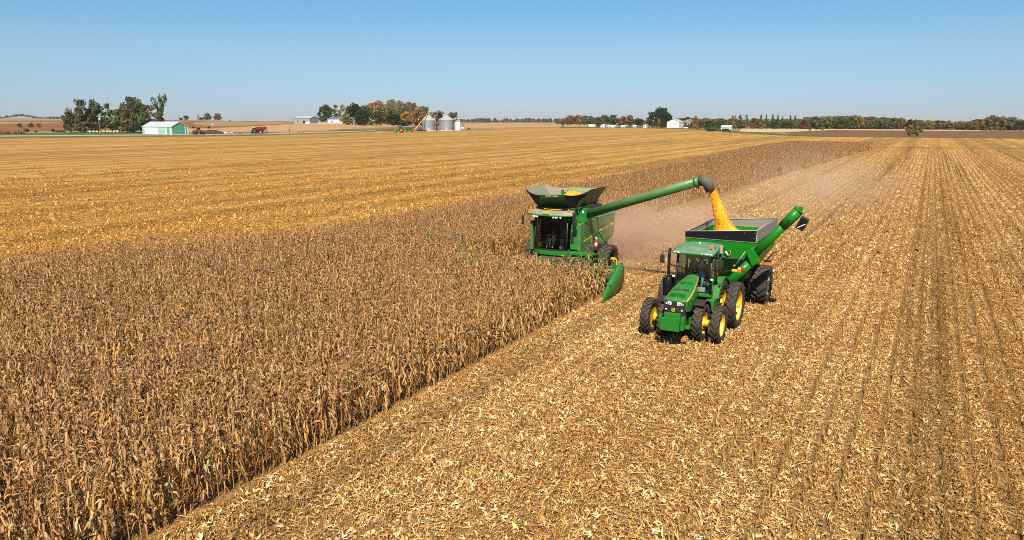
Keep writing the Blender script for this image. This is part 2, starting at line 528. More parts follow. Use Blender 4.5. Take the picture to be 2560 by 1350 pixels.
def strip(name, near, far, m, dz, nx=60, ny=14, kind='structure'):
    """a sheet between two polylines of world points, lying dz over the land"""
    def resample(pl, n):
        pl = [Vector((p[0], p[1], 0)) for p in pl]
        L = [0]
        for a, b in zip(pl, pl[1:]): L.append(L[-1] + (b - a).length)
        out = []
        for k in range(n + 1):
            t = L[-1] * k / n
            i = max(j for j in range(len(L)) if L[j] <= t + 1e-9); i = min(i, len(pl) - 2)
            s = (t - L[i]) / max(1e-9, L[i + 1] - L[i])
            out.append(pl[i].lerp(pl[i + 1], s))
        return out
    A, B = resample(near, nx), resample(far, nx)
    V = []; F = []
    for a, b in zip(A, B):
        for j in range(ny + 1):
            p = a.lerp(b, j / ny)
            V.append((p.x, p.y, float(height(p.x, p.y)) + dz))
    for i in range(nx):
        for j in range(ny):
            o = i * (ny + 1) + j
            F.append((o, o + ny + 1, o + ny + 2, o + 1))
    me = bpy.data.meshes.new(name); me.from_pydata(V, [], F); me.materials.append(m)
    me.polygons.foreach_set('use_smooth', [True] * len(me.polygons)); me.update()
    # face up
    if len(me.polygons) and me.polygons[0].normal.z < 0: me.flip_normals()
    ob = bpy.data.objects.new(name, me); COL.objects.link(ob)
    return tag(ob, kind=kind)

G = lambda *pts: [ground_at(*p) for p in pts]
# the harvested corn field: gold stubble west of the standing corn, tan stubble east of it
EDGE_X, BEHIND_X, HEADER_Y, CORN_END = -14.8, -24.3, 36.6, 283.0
far_edge = G((0, 346), (300, 342.5), (600, 339.5), (800, 335), (980, 328.5), (1180, 324), (1300, 320.5), (1500, 319.5), (1650, 321), (1750, 324.5), (1850, 331.5), (1960, 338), (2080, 342.5))
ROAD_A, ROAD_B = Vector((-433, 120, 0)), Vector((-383, 500, 0))
left_near = [Vector((-26, -30, 0)), Vector((-26, 60, 0)), Vector((-26, 200, 0)), Vector((-26, 300, 0)), Vector((-26, 400, 0)), Vector((-26, 459, 0))]
left_far = [Vector((-428, -30, 0))] + far_edge
strip('stubble_field_west', left_near, left_far, M_gold, 0.0, 60, 40)
strip('stubble_field_east', [(-27, -40), (-27, 285)], [(90, -40), (90, 310)], M_right, 0.004, 60, 40)
strip('headland', [(-26, 290.0), (90, 315)], [(-40, 460), (90, 460)], M_gold, 0.008, 20, 10)
strip('corn_ground', [(-47, -20), (-47, 290)], [(-24.0, -20), (-24.0, 290)], M_soil, 0.008, 30, 6)
strip('cut_corn_ground', [(-25, -20), (-25, 37.5)], [(-14.5, -20), (-14.5, 37.5)], M_soil, 0.012, 10, 6)
strip('littered_ground', [(-24.6, -30), (-24.6, 110)], [(70, -30), (70, 110)], M_soil, 0.010, 40, 20)
# road, verges, grass
def offset(pl, d):
    return [Vector((p.x + d, p.y, 0)) for p in pl]
road = G((-700, 350), (0, 341.6), (300, 339.3), (520, 337.6), (650, 335.5), (780, 332.6), (860, 330.4), (940, 327.6))
road_far = G((-700, 347), (0, 339.0), (300, 336.8), (520, 335.2), (650, 333.2), (780, 330.6), (860, 328.4), (940, 326.2))
verge_near = G((-700, 354), (0, 346), (300, 343), (520, 341), (650, 339.5), (780, 335.8), (860, 333), (940, 329.6))
strip('roadside_verge', verge_near, road, M_verge, 0.03, 60, 4)
strip('gravel_road', road, road_far, M_road, 0.06, 80, 4)
strip('grass_strip', G((-700, 347), (0, 339.0), (180, 337.6), (300, 336.8), (372, 336.2)), G((-700, 340), (0, 333.5), (180, 331), (300, 330.5), (372, 332)), M_grassg, 0.05, 40, 6)
strip('farmyard_ground', G((372, 336.2), (520, 335.2), (650, 333.2), (700, 332.4)), G((372, 331), (520, 331.5), (650, 331), (700, 331.2)), M_verge, 0.045, 30, 4)
# ploughed hill on the left, lighter field in front of it
strip('ploughed_hill', G((-900, 330), (0, 327.5), (170, 326.5), (480, 321), (620, 316), (720, 309.5), (790, 306.5)), G((-900, 303), (0, 301.8), (170, 301.5), (480, 301.4), (620, 302.0), (720, 303.2), (790, 305.0)), M_brown, 0.10, 70, 16)
strip('bean_field', G((372, 331.6), (520, 332.0), (650, 331.0), (780, 329.2), (900, 325.5), (1010, 321.5)), G((372, 322), (520, 320.5), (650, 315), (740, 309), (800, 306.5), (1000, 313)), M_tan, 0.14, 60, 14)
strip('far_rise', G((-900, 311), (0, 309.5), (150, 309)), G((-900, 307), (0, 306), (150, 307)), M_tan, 0.2, 24, 6)
strip('dry_grass_bank', G((800, 328.5), (940, 326.4), (1010, 326.2), (1070, 326.5)), G((860, 323.5), (920, 320.5), (1000, 318.5), (1070, 318.0)), M_verge, 0.16, 30, 5)
# east side: dark ploughed field, pale stubble, green verge
strip('ploughed_field', G((2020, 341), (2080, 342.2), (2560, 346.0), (2900, 348)), G((1960, 331), (2080, 325.8), (2560, 328.6), (2900, 330)), M_brown2, 0.05, 60, 10)
strip('pale_field', G((1850, 331), (1960, 330.8), (2080, 325.6), (2560, 328.4), (2900, 330)), G((1850, 321.5), (1960, 321.5), (2080, 322.0), (2560, 325.2), (2900, 326)), M_pale, 0.09, 60, 6)
strip('grass_verge', G((1740, 324.2), (1850, 332.4), (1960, 338.8), (2080, 342.6)), G((1740, 321.5), (1850, 328.8), (1960, 335.0), (2060, 340.2)), M_grassg, 0.12, 40, 4)
strip('farm_lawn', G((1400, 320.8), (1500, 319.4), (1650, 320.8), (1750, 324)), G((1400, 317.6), (1500, 316.8), (1650, 317.2), (1750, 318.5)), M_grassg, 0.1, 30, 4)
strip('pale_rise', G((1160, 322), (1300, 319), (1470, 318)), G((1160, 309), (1300, 308.6), (1470, 309.5)), M_tan, 0.08, 30, 8)
strip('farm_lane', G((1080, 326.4), (1180, 323.6), (1260, 322.4)), G((1100, 324.8), (1180, 322.6), (1260, 321.6)), M_road, 0.2, 16, 2)
# ================================================================== STANDING CORN, STUBBLE AND RESIDUE
M_corn = mat_attr('dry_corn', 0.9, translucent=0.16, spec=0.04)
def var_res(nt, src):
    pos = n_pos(nt)
    broad, track = pass_bands(nt, pos)
    patch = n_noise(nt, n_map(nt, pos, (.45, .22, 1)), 1.0, 4, .6)
    f = n_math(nt, 'ADD', n_math(nt, 'MULTIPLY', broad, .6), n_math(nt, 'MULTIPLY', patch, .4))
    k = n_ramp(nt, f, [(.38, (.83, .71, .54)), (.5, (1.03, .96, .85)), (.60, (1.16, 1.12, 1.07))])
    c = n_mix(nt, 1.0, src, k, 'MULTIPLY')
    tr = n_range(nt, track, .38, .47, .62, 1.0)
    sc = nt.nodes.new('ShaderNodeVectorMath'); sc.operation = 'SCALE'
    nt.links.new(c, sc.inputs[0]); nt.links.new(tr, sc.inputs['Scale'])
    return sc.outputs[0]
def var_gold(nt, src):
    pos = n_pos(nt)
    broad, track = pass_bands(nt, pos)
    k = n_range(nt, broad, 0.42, 0.56, 0.84, 1.06)
    c = n_mix(nt, 1.0, src, (0.98, 0.84, 0.56), 'MULTIPLY')  # same sun-angle gold painted onto the loose residue
    sc = nt.nodes.new('ShaderNodeVectorMath'); sc.operation = 'SCALE'
    nt.links.new(c, sc.inputs[0]); nt.links.new(k, sc.inputs['Scale'])
    return sc.outputs[0]
M_res = mat_attr('crop_residue', 0.8, world_var=var_res, translucent=0.12, spec=0.06)
M_resg = mat_attr('crop_residue_gold', 0.8, world_var=var_gold, translucent=0.12, spec=0.06)

def jit(c, a, r=random):
    k = 1 + r.uniform(-a, a)
    return tuple(max(0.0, q * k * (1 + r.uniform(-0.06, 0.06))) for q in c)

def ribbon(mb, pts, widths, side, col, fold=0.0):
    """a strip of leaf along pts"""
    V = []; F = []
    for p, w in zip(pts, widths):
        V.append(p - side * w); V.append(p + side * w)
    for i in range(len(pts) - 1):
        F.append((2 * i, 2 * i + 1, 2 * i + 3, 2 * i + 2))
    mb.add(V, F, col)

LEAFS = [(0.60, 0.33, 0.105), (0.49, 0.25, 0.075), (0.72, 0.45, 0.175), (0.37, 0.17, 0.05), (0.55, 0.315, 0.125), (0.20, 0.088, 0.03), (0.63, 0.355, 0.11), (0.46, 0.26, 0.13)]
TASSEL = [(0.34, 0.19, 0.10), (0.42, 0.25, 0.13), (0.24, 0.13, 0.07)]

def corn_parts(r, detail=1.0):
    H = r.uniform(1.95, 2.3)
    lean = Vector((r.uniform(-.12, .12), r.uniform(-.12, .12), 0))
    at = lambda z: Vector((0, 0, z)) + lean * (z / H) ** 2
    stalk = MB(); leaves = MB(); ear = MB()
    sc = jit((0.50, 0.29, 0.09), .25, r)
    stalk.tube([at(0), at(.7), at(1.4), at(H - .25)], [.016, .014, .011, .006], 4, sc, caps=False, sm=True)
    # tassel
    for k in range(r.randint(5, 8)):
        a = r.uniform(0, 6.28); l = r.uniform(.14, .32); o = r.uniform(.1, .75)
        d = Vector((math.cos(a) * o, math.sin(a) * o, 1 - .5 * o))
        p0 = at(H - .27); p1 = p0 + d * l * .6; p2 = p0 + d * l + Vector((math.cos(a), math.sin(a), -1)) * l * .22
        s = Vector((-math.sin(a), math.cos(a), 0))
        ribbon(stalk, [p0, p1, p2], [.005, .009, .003], s, jit(r.choice(TASSEL), .3, r))
    n = int(r.randint(17, 22) * detail)
    a0 = r.uniform(0, 6.28)
    for k in range(n):
        z = .30 + (H - .45) * (k + r.uniform(0, .8)) / n
        a = a0 + (math.pi if k % 2 else 0) + r.uniform(-.6, .6)
        d = Vector((math.cos(a), math.sin(a), 0)); s = Vector((-math.sin(a), math.cos(a), 0))
        L = r.uniform(.36, .72) * (1 if z < 1.5 else .75); w = r.uniform(.013, .030)
        b = at(z)
        col = jit(r.choice(LEAFS), .22, r)
        if z > 1.45:
            tc = r.choice(TASSEL); col = tuple(1.06 * (.68 * a_ + .32 * b_ * 1.4) for a_, b_ in zip(col, tc)); L *= .8; w *= .85
        style = r.random()
        if style < (.80 if z < 1.25 else .30):       # hangs down along the stalk, curling
            o = r.uniform(.05, .16)
            pts = [b, b + d * o + Vector((0, 0, r.uniform(.05, .17))), b + d * (o * 1.8) + Vector((0, 0, -.22 * L)), b + d * (o * 1.5) + s * r.uniform(-.12, .12) + Vector((0, 0, -.62 * L)), b + d * (o * 1.1) + s * r.uniform(-.22, .22) + Vector((0, 0, -.98 * L))]
            tw = r.uniform(-1.4, 1.4)
            ws = [w * .5, w, w * .95, w * .7, w * .1]
            V = []; F = []
            for i, (p, ww) in enumerate(zip(pts, ws)):
                ang = tw * i / 4
                sv = s * math.cos(ang) + d * math.sin(ang)
                V += [p - sv * ww, p + sv * ww]
            for i in range(4): F.append((2 * i, 2 * i + 1, 2 * i + 3, 2 * i + 2))
            leaves.add(V, F, col)
        else:                 # stands out, arching
            L *= r.uniform(.5, .85); w *= 1.15; cu = r.uniform(.25, .75); bx = r.uniform(-.35, .35)
            pts = [b, b + d * .28 * L + Vector((0, 0, .18 * L)), b + d * .58 * L + s * bx * .35 * L + Vector((0, 0, .14 * L)), b + d * .72 * L + s * bx * .8 * L + Vector((0, 0, -cu * .3 * L)), b + d * .62 * L + s * bx * 1.2 * L + Vector((0, 0, -cu * .8 * L))]
            ws = [w * .5, w, w * .9, w * .55, w * .08]
            s2 = (s + Vector((0, 0, r.uniform(-.6, .6)))).normalized()
            ribbon(leaves, pts, ws, s2, col)
    if r.random() < .9:
        a = a0 + 1.2; d = Vector((math.cos(a), math.sin(a), 0))
        z = r.uniform(.85, 1.15); b = at(z) + d * .03
        down = r.random() < .7
        e = b + d * .10 + Vector((0, 0, -.20 if down else .2))
        c = jit((0.60, 0.45, 0.25), .15, r)
        ear.tube([b, b.lerp(e, .4) + d * .02, b.lerp(e, .8), e], [.014, .032, .028, .006], 6, c, caps=False)
        for q in (-1, 1):
            s = Vector((-d.y, d.x, 0)) * q
            ribbon(ear, [b, b.lerp(e, .5) + s * .04, e + s * .06 + Vector((0, 0, -.04))], [.012, .03, .006], (s + d).normalized(), jit(c, .2, r))
    return stalk, leaves, ear

def scatter(name, protos, P, R, S, I, parent_kind='stuff', label=None):
    """ONE object of many instanced pieces"""
    col = bpy.data.collections.new(name + '_pieces')
    for k, me in enumerate(protos):
        o = bpy.data.objects.new('%s_piece_%02d' % (name, k), me); col.objects.link(o)
    me = bpy.data.meshes.new(name)
    me.from_pydata([tuple(p) for p in P], [], [])
    for an, ty, dat, key in (('rot', 'FLOAT_VECTOR', R, 'vector'), ('scl', 'FLOAT_VECTOR', S, 'vector'), ('pick', 'INT', I, 'value')):
        a = me.attributes.new(an, ty, 'POINT'); a.data.foreach_set(key, np.asarray(dat).ravel())
    ob = bpy.data.objects.new(name, me); COL.objects.link(ob)
    ng = bpy.data.node_groups.new(name, 'GeometryNodeTree')
    ng.interface.new_socket('Geometry', in_out='INPUT', socket_type='NodeSocketGeometry')
    ng.interface.new_socket('Geometry', in_out='OUTPUT', socket_type='NodeSocketGeometry')
    N = ng.nodes; L = ng.links
    gi = N.new('NodeGroupInput'); go = N.new('NodeGroupOutput')
    ip = N.new('GeometryNodeInstanceOnPoints'); ci = N.new('GeometryNodeCollectionInfo')
    ci.inputs['Collection'].default_value = col; ci.inputs['Separate Children'].default_value = True; ci.inputs['Reset Children'].default_value = True
    ip.inputs['Pick Instance'].default_value = True
    L.new(gi.outputs[0], ip.inputs['Points']); L.new(ci.outputs[0], ip.inputs['Instance'])
    for an, ty, sock in (('rot', 'FLOAT_VECTOR', 'Rotation'), ('scl', 'FLOAT_VECTOR', 'Scale'), ('pick', 'INT', 'Instance Index')):
        na = N.new('GeometryNodeInputNamedAttribute'); na.data_type = ty; na.inputs['Name'].default_value = an
        L.new(na.outputs[0], ip.inputs[sock])
    L.new(ip.outputs[0], go.inputs[0])
    md = ob.modifiers.new('scatter', 'NODES'); md.node_group = ng
    return tag(ob, label=label, kind='stuff')

# --- corn plant prototypes
r_ = random.Random(11)
NV = 12
variants = [corn_parts(r_) for _ in range(NV)]
def joined(parts):
    q = MB()
    for p in parts:
        q.add(p.v, [], None)
        o = len(q.v) - len(p.v)
        for f, c, s in zip(p.f, p.col, p.smooth):
            q.f.append(tuple(i + o for i in f)); q.col.append(c); q.smooth.append(s)
    return q
corn_meshes = [joined(v).mesh('corn_plant', M_corn) for v in variants]
corn_sub = [(v[0].mesh('stalk', M_corn), v[1].mesh('leaves', M_corn), v[2].mesh('ear', M_corn)) for v in variants]

ROW = 0.76
def corn_points():
    pts = []
    y0, y1 = 4.0, CORN_END
    k = 0
    x = EDGE_X
    while x > -47:
        # the west side bends a little with the rows of the neighbouring pass
        ys = np.arange(y0, y1, 0.19)
        n = len(ys)
        ys = ys + rng.uniform(-.07, .07, n)
        xs = x + rng.normal(0, .045, n)
        west = -45.0 + 7.2 * smooth(18, 45, ys) * (1 - smooth(90, 240, ys))
        keep = (xs > west + 0.3 * np.sin(ys * .2)) & (rng.random(n) > .05)
        behind = BEHIND_X + 0.8 * smooth(150, 280, ys)
        ok = np.where(xs > -24.5 + np.maximum(0, ys - 50) * .0345, ys < np.where(xs > -15.3, HEADER_Y - .2, HEADER_Y - .1) + rng.uniform(-.25, .25, n), True)
        keep &= ok
        pts.append(np.stack([xs[keep], ys[keep], np.zeros(keep.sum())], 1))
        x -= ROW
    return np.concatenate(pts)
CP = corn_points()
q = CP + np.array([0, 0, 1.2]) - np.array([0, 0, CAMH])
zc = q @ FW
pxx = 1280 + FPX * (q @ RT) / np.maximum(zc, .1)
pyy = 675 - FPX * (q @ UP) / np.maximum(zc, .1)
inview = (zc > 3) & (pxx > -900) & (pyy < 2300)
CP = CP[inview]; zc = zc[inview]; pxx = pxx[inview]; pyy = pyy[inview]
# the 300 that show largest: those of the two front rows nearest the camera, inside the frame
front = (CP[:, 0] > EDGE_X - 1.0) & (pxx > 10) & (pyy < 1330)
order = np.argsort(np.where(front, zc, 1e9))[:300]
single = np.zeros(len(CP), bool); single[order] = True
single &= front
n_single = 0
for i in np.where(single)[0]:
    k = int(rng.integers(NV)); s = float(rng.uniform(.9, 1.08))
    o = bpy.data.objects.new('corn_plant', corn_sub[k][0])
    COL.objects.link(o)
    o.location = CP[i]; o.rotation_euler = (0, 0, float(rng.uniform(0, 6.28))); o.scale = (s, s, s)
    tag(o, 'dry brown corn plant standing in the outer rows along the cut edge', 'corn plant', 'corn plants along the cut edge')
    for nm, me in (('leaves', corn_sub[k][1]), ('ear', corn_sub[k][2])):
        if len(me.polygons) == 0: continue
        c = bpy.data.objects.new(nm, me); COL.objects.link(c); c.parent = o
        if nm == 'leaves': c['kind'] = 'stuff'
    n_single += 1
rest = CP[~single]
n = len(rest)
R = np.stack([rng.normal(0, .06, n), rng.normal(0, .06, n), rng.uniform(0, 6.28, n)], 1)
S = rng.uniform(.86, 1.08, n)[:, None] * np.array([1, 1, 1])
S[:, :2] *= np.where(np.hypot(rest[:, 0], rest[:, 1]) > 120, 1.35, 1.0)[:, None]
scatter('standing_corn', corn_meshes, rest, R, S, rng.integers(0, NV, n))

# --- residue patches: 3 rows wide, cut stubs in the rows, husks and broken leaf between
RES = [(0.70, 0.42, 0.145), (0.80, 0.53, 0.225), (0.58, 0.31, 0.095), (0.78, 0.56, 0.27), (0.26, 0.13, 0.04), (0.62, 0.38, 0.13), (0.19, 0.09, 0.03), (0.74, 0.51, 0.22), (0.50, 0.30, 0.12), (0.84, 0.66, 0.38), (0.40, 0.21, 0.07), (0.50, 0.28, 0.085), (0.36, 0.19, 0.065)]
def residue_patch(r, m, pieces=620, big=1.0, stub=1.0, W=2.28, rowed=False):
    mb = MB()
    instrip = lambda x: -.19 < (((x / ROW) + .5) % 1.0 - .5) * ROW < .05
    for k in range(int(pieces * .006)):          # torn husks: a few pale leaves spreading from one point
        cx, cy = r.uniform(-W / 2, W / 2), r.uniform(-W / 2, W / 2); hc = r.choice(((0.84, 0.64, 0.36), (0.90, 0.75, 0.48), (0.72, 0.48, 0.20)))
        a0 = r.uniform(0, 6.28)
        if rowed and (instrip(cx) or r.random() < .4): continue
        for j in range(r.randint(4, 8)):
            a = a0 + r.uniform(-1.5, 1.5); t = r.uniform(.0, .8)
            d = Vector((math.cos(a) * math.cos(t), math.sin(a) * math.cos(t), math.sin(t))); s = Vector((-math.sin(a), math.cos(a), r.uniform(-.4, .4))).normalized()
            L = r.uniform(.07, .19) * big; w = r.uniform(.010, .026) * big; p = Vector((cx, cy, r.uniform(.03, .09)))
            ribbon(mb, [p, p + d * L * .55, p + d * L + Vector((0, 0, -.02))], [w * .5, w, w * .2], s, jit(hc, .14, r))
    for k in range(int(pieces * .012)):           # broken stalks lying about
        a = r.uniform(0, 6.28); L = r.uniform(.18, .5); p = Vector((r.uniform(-W / 2, W / 2), r.uniform(-W / 2, W / 2), r.uniform(.03, .08))); d = Vector((math.cos(a), math.sin(a), r.uniform(-.05, .12))) * L
        if rowed and (instrip(p.x) or instrip(p.x + d.x)): continue
        mb.tube([p, p + d], [.012 * big ** .5, .010 * big ** .5], 4, jit(r.choice(((0.50, 0.29, 0.09), (0.62, 0.42, 0.18), (0.34, 0.18, 0.06))), .2, r), caps=False, sm=False)
    for k in range(pieces):
        x = r.uniform(-W / 2, W / 2); y = r.uniform(-W / 2 - .1, W / 2 + .1)
        rowd = abs(((x / ROW) + .5) % 1.0 - .5)          # 0 at a row, .5 between
        xr = ((x / ROW) + .5) % 1.0 - .5
        if rowed:        # a bare soil strip along each cut row, standing in for stub shade too
            if instrip(x) and r.random() > .09: continue
        elif r.random() > .60 + 1.2 * rowd: continue
        z = r.uniform(.004, .05) + .06 * rowd * r.random()
        L = min(.2, .043 * math.exp(r.gauss(0, .6))) * big; w = L * r.uniform(.09, .20)
        if r.random() < .03: L *= 1.7; w *= 1.9
        a = r.uniform(0, 6.28); t = r.gauss(0, .36)
        d = Vector((math.cos(a) * math.cos(t), math.sin(a) * math.cos(t), math.sin(t)))
        s = Vector((-math.sin(a), math.cos(a), r.uniform(-.6, .6))).normalized()
        c = Vector((x, y, z + abs(math.sin(t)) * L * .5))
        bend = Vector((0, 0, r.uniform(-.02, .05) * big))
        ribbon(mb, [c - d * L / 2, c + bend, c + d * L / 2], [w * .5, w, w * .35], s, jit(r.choice(RES), .22, r))
    for row in (-1, 0, 1):
        y = -W / 2
        while y < W / 2:
            y += r.uniform(.13, .22)
            if r.random() < .12: continue
            x = row * ROW + r.gauss(0, .02)
            h = r.uniform(.16, .40) * stub
            lean = Vector((r.gauss(0, .05), r.gauss(0, .12), 0))
            mb.tube([(x, y, 0), Vector((x, y, h)) + lean], [.014, .011], 4, jit((0.46, 0.27, 0.085), .3, r), caps=True, sm=False)
            if r.random() < .5:
                a = r.uniform(0, 6.28); d = Vector((math.cos(a), math.sin(a), -.3)); s = Vector((-math.sin(a), math.cos(a), 0))
                b = Vector((x, y, h * .6))
                ribbon(mb, [b, b + d * .12, b + d * .2 + Vector((0, 0, -.08))], [.01, .018, .004], s, jit(r.choice(RES), .25, r))
    return mb.mesh('residue', m)
r_ = random.Random(5)
W = 2.28
pR = [residue_patch(r_, M_res, 5200) for _ in range(7)] + [residue_patch(r_, M_res, 5200, rowed=True) for _ in range(7)]
pR2 = [residue_patch(r_, M_res, 1400, 1.5) for _ in range(5)] + [residue_patch(r_, M_res, 1400, 1.5, rowed=True) for _ in range(5)]
pG = [residue_patch(r_, M_resg, 1300, 1.5, .8) for _ in range(7)]
def patch_points(x0, x1, y0, y1, test):
    xs = np.arange(x0, x1, W); ys = np.arange(y0, y1, W)
    X, Y = np.meshgrid(xs, ys); X = X.ravel(); Y = Y.ravel()
    P = np.stack([X, Y, np.full(X.size, 0.014)], 1)
    q = P - np.array([0, 0, CAMH]); z = q @ FW
    px = 1280 + FPX * (q @ RT) / np.maximum(z, .1); py = 675 - FPX * (q @ UP) / np.maximum(z, .1)
    m = (z > 3) & (px > -700) & (px < 3260) & (py < 2000) & test(X, Y)
    return P[m]
def put(name, protos, P, rowed=False):
    n = len(P)
    flip = rng.integers(0, 2, n)
    R = np.stack([np.zeros(n), np.zeros(n), flip * math.pi], 1)
    S = np.ones((n, 3)); S[:, 0] = np.where(rng.random(n) < .5, -1, 1); S[:, 1] = np.where(rng.random(n) < .5, -1, 1)
    S[:, 2] = rng.uniform(.8, 1.25, n)
    I = rng.integers(0, len(protos), n)
    if rowed:            # the passes to the east show their rows, the newest pass is buried in husks
        h = len(protos) // 2
        passes = np.sin(P[:, 0] * .55 + 1.2) * .35 + np.array([mnoise.noise(Vector((x * .12, y * .02, 3))) for x, y, _ in P]) * .6
        pr = smooth(-8, -2, P[:, 0] + .05 * (P[:, 1] - 20)) * .85 + passes
        isr = rng.random(n) < pr
        I = np.where(isr, h + rng.integers(0, h, n), rng.integers(0, h, n))
        R[isr, 2] = 0; S[isr, 0] = 1
    scatter(name, protos, P, R, S, I)
x_first = EDGE_X + 2 * ROW - .05
east = lambda X, Y: np.where(X < -14.6, Y > HEADER_Y + 2.5, True) & (X > BEHIND_X + .9 + np.maximum(0, Y - 50) * .0345)
P = patch_points(x_first - 6 * W, 60, 2, 284, east)
d = np.hypot(P[:, 0], P[:, 1])
put('crop_residue', pR, P[d < 48], True)
put('crop_residue_far', pR2, P[d >= 48], True)
west_t = lambda X, Y: X < -45.0 + 7.2 * smooth(18, 45, Y) * (1 - smooth(90, 240, Y)) - .6
P = patch_points(-260, -36, 2, 250, west_t)
d = np.hypot(P[:, 0], P[:, 1]); P = P[rng.random(len(P)) > smooth(45, 210, d)]
put('gold_crop_residue', pG, P)
# ================================================================== MACHINES: materials and helpers
DUST = (0.36, 0.27, 0.16)
M_green = mat('green_paint', (0.004, 0.185, 0.016), 0.40, spec=.35, coat=0.15, dust=(DUST, 0.13))
M_green_d = mat('dusty_green_paint', (0.012, 0.15, 0.022), 0.45, coat=0.1, dust=(DUST, 0.42))
M_green_c = mat('cart_green_paint', (0.003, 0.18, 0.006), 0.42, spec=.3, coat=0.12, dust=(DUST, 0.04))
M_yellow = mat('yellow_paint', (0.80, 0.50, 0.015), 0.38, coat=0.3, dust=(DUST, 0.16))
M_tyre = mat('tyre_rubber', (0.022, 0.020, 0.018), 0.82, spec=0.3, dust=((0.16, 0.12, 0.08), 0.50))
M_black = mat('black_plastic', (0.016, 0.016, 0.017), 0.42, dust=(DUST, 0.10))
M_dark = mat('dark_interior', (0.008, 0.008, 0.009), 0.8)
M_chassis = mat('chassis', (0.022, 0.026, 0.022), 0.7, dust=(DUST, 0.20))
M_white = mat('white_paint', (0.78, 0.78, 0.76), 0.45)
M_lamp = mat('lamp_lens', (0.85, 0.86, 0.86), 0.12, spec=0.8)
M_amber = mat('amber_lens', (0.85, 0.16, 0.01), 0.2, coat=0.5)
M_red = mat('red_lens', (0.65, 0.015, 0.01), 0.3, coat=0.4)
M_steel = mat('bare_steel', (0.42, 0.40, 0.38), 0.5, metal=0.35, noise=(6, 0.2), dust=(DUST, 0.5))
M_galv = mat('galvanised_panel', (0.23, 0.215, 0.20), 0.55, metal=0.1, noise=(3, 0.12), dust=(DUST, 0.35))
M_blackpaint = mat('black_gloss_paint', (0.007, 0.008, 0.009), 0.45, spec=.2, dust=(DUST, 0.02))
M_rubber = mat('grey_rubber_boot', (0.055, 0.05, 0.047), 0.75, dust=(DUST, 0.25))
M_cloth = mat('dark_tarp', (0.035, 0.024, 0.018), 0.9, bump=(8, 0.5), dust=(DUST, 0.12))
M_cloth2 = mat('grey_tarp', (0.24, 0.205, 0.175), 0.9, bump=(8, 0.5), dust=(DUST, 0.4))
M_corngrain = mat('shelled_corn', (0.98, 0.41, 0.010), 0.6, noise=(9, 0.16), bump=(45, 0.8))
M_skin = mat('skin', (0.48, 0.27, 0.18), 0.6)
M_jeans = mat('light_blue_jeans', (0.22, 0.45, 0.58), 0.9, noise=(15, 0.2))
M_jeans2 = mat('grey_blue_jeans', (0.16, 0.21, 0.26), 0.9, noise=(15, 0.2))
M_shirt = mat('dark_shirt', (0.045, 0.05, 0.06), 0.9)
M_hair = mat('brown_hair', (0.03, 0.018, 0.01), 0.8)

def glass_mat(name, tint, gloss=0.10, rough=0.02, refl=0.9):
    m = bpy.data.materials.new(name); m.use_nodes = True
    nt = m.node_tree; out = nt.nodes['Material Output']; nt.nodes.remove(nt.nodes['Principled BSDF'])
    tr = nt.nodes.new('ShaderNodeBsdfTransparent'); tr.inputs[0].default_value = (*tint, 1)
    gl = nt.nodes.new('ShaderNodeBsdfGlossy'); gl.inputs['Roughness'].default_value = rough; gl.inputs[0].default_value = (1, 1, 1, 1)
    fr = nt.nodes.new('ShaderNodeFresnel'); fr.inputs[0].default_value = 1.45
    ad = nt.nodes.new('ShaderNodeMath'); ad.operation = 'MULTIPLY_ADD'; ad.inputs[1].default_value = refl; ad.inputs[2].default_value = gloss * 0.4
    nt.links.new(fr.outputs[0], ad.inputs[0])
    mx = nt.nodes.new('ShaderNodeMixShader'); nt.links.new(ad.outputs[0], mx.inputs[0])
    nt.links.new(tr.outputs[0], mx.inputs[1]); nt.links.new(gl.outputs[0], mx.inputs[2])
    nt.links.new(mx.outputs[0], out.inputs[0])
    return m
M_glass = glass_mat('cab_glass', (0.91, 0.96, 0.945), 0.04, 0.02, 0.6)
M_glass_d = glass_mat('dark_cab_glass', (0.64, 0.68, 0.66), 0.0, 0.02, 0.5)
M_cream = mat('dusty_white_rim', (0.62, 0.54, 0.42), 0.7)

def on_plane(px, py, ax, v):
    """the point of the place seen at (px, py) on the plane x, y or z = v"""
    d = pix_ray(px, py); i = 'XYZ'.index(ax)
    o = np.array([0, 0, CAMH])
    return Vector(o + d * ((v - o[i]) / d[i]))
K1 = lambda x, y, ax, v: on_plane(1240 + x / 3.5525, 400 + y / 3.5525, ax, v)
K2 = lambda x, y, ax, v: on_plane(1560 + x / 4.219, 580 + y / 4.219, ax, v)
K3 = lambda x, y, ax, v: on_plane(1660 + x / 4.5, 420 + y / 4.5, ax, v)

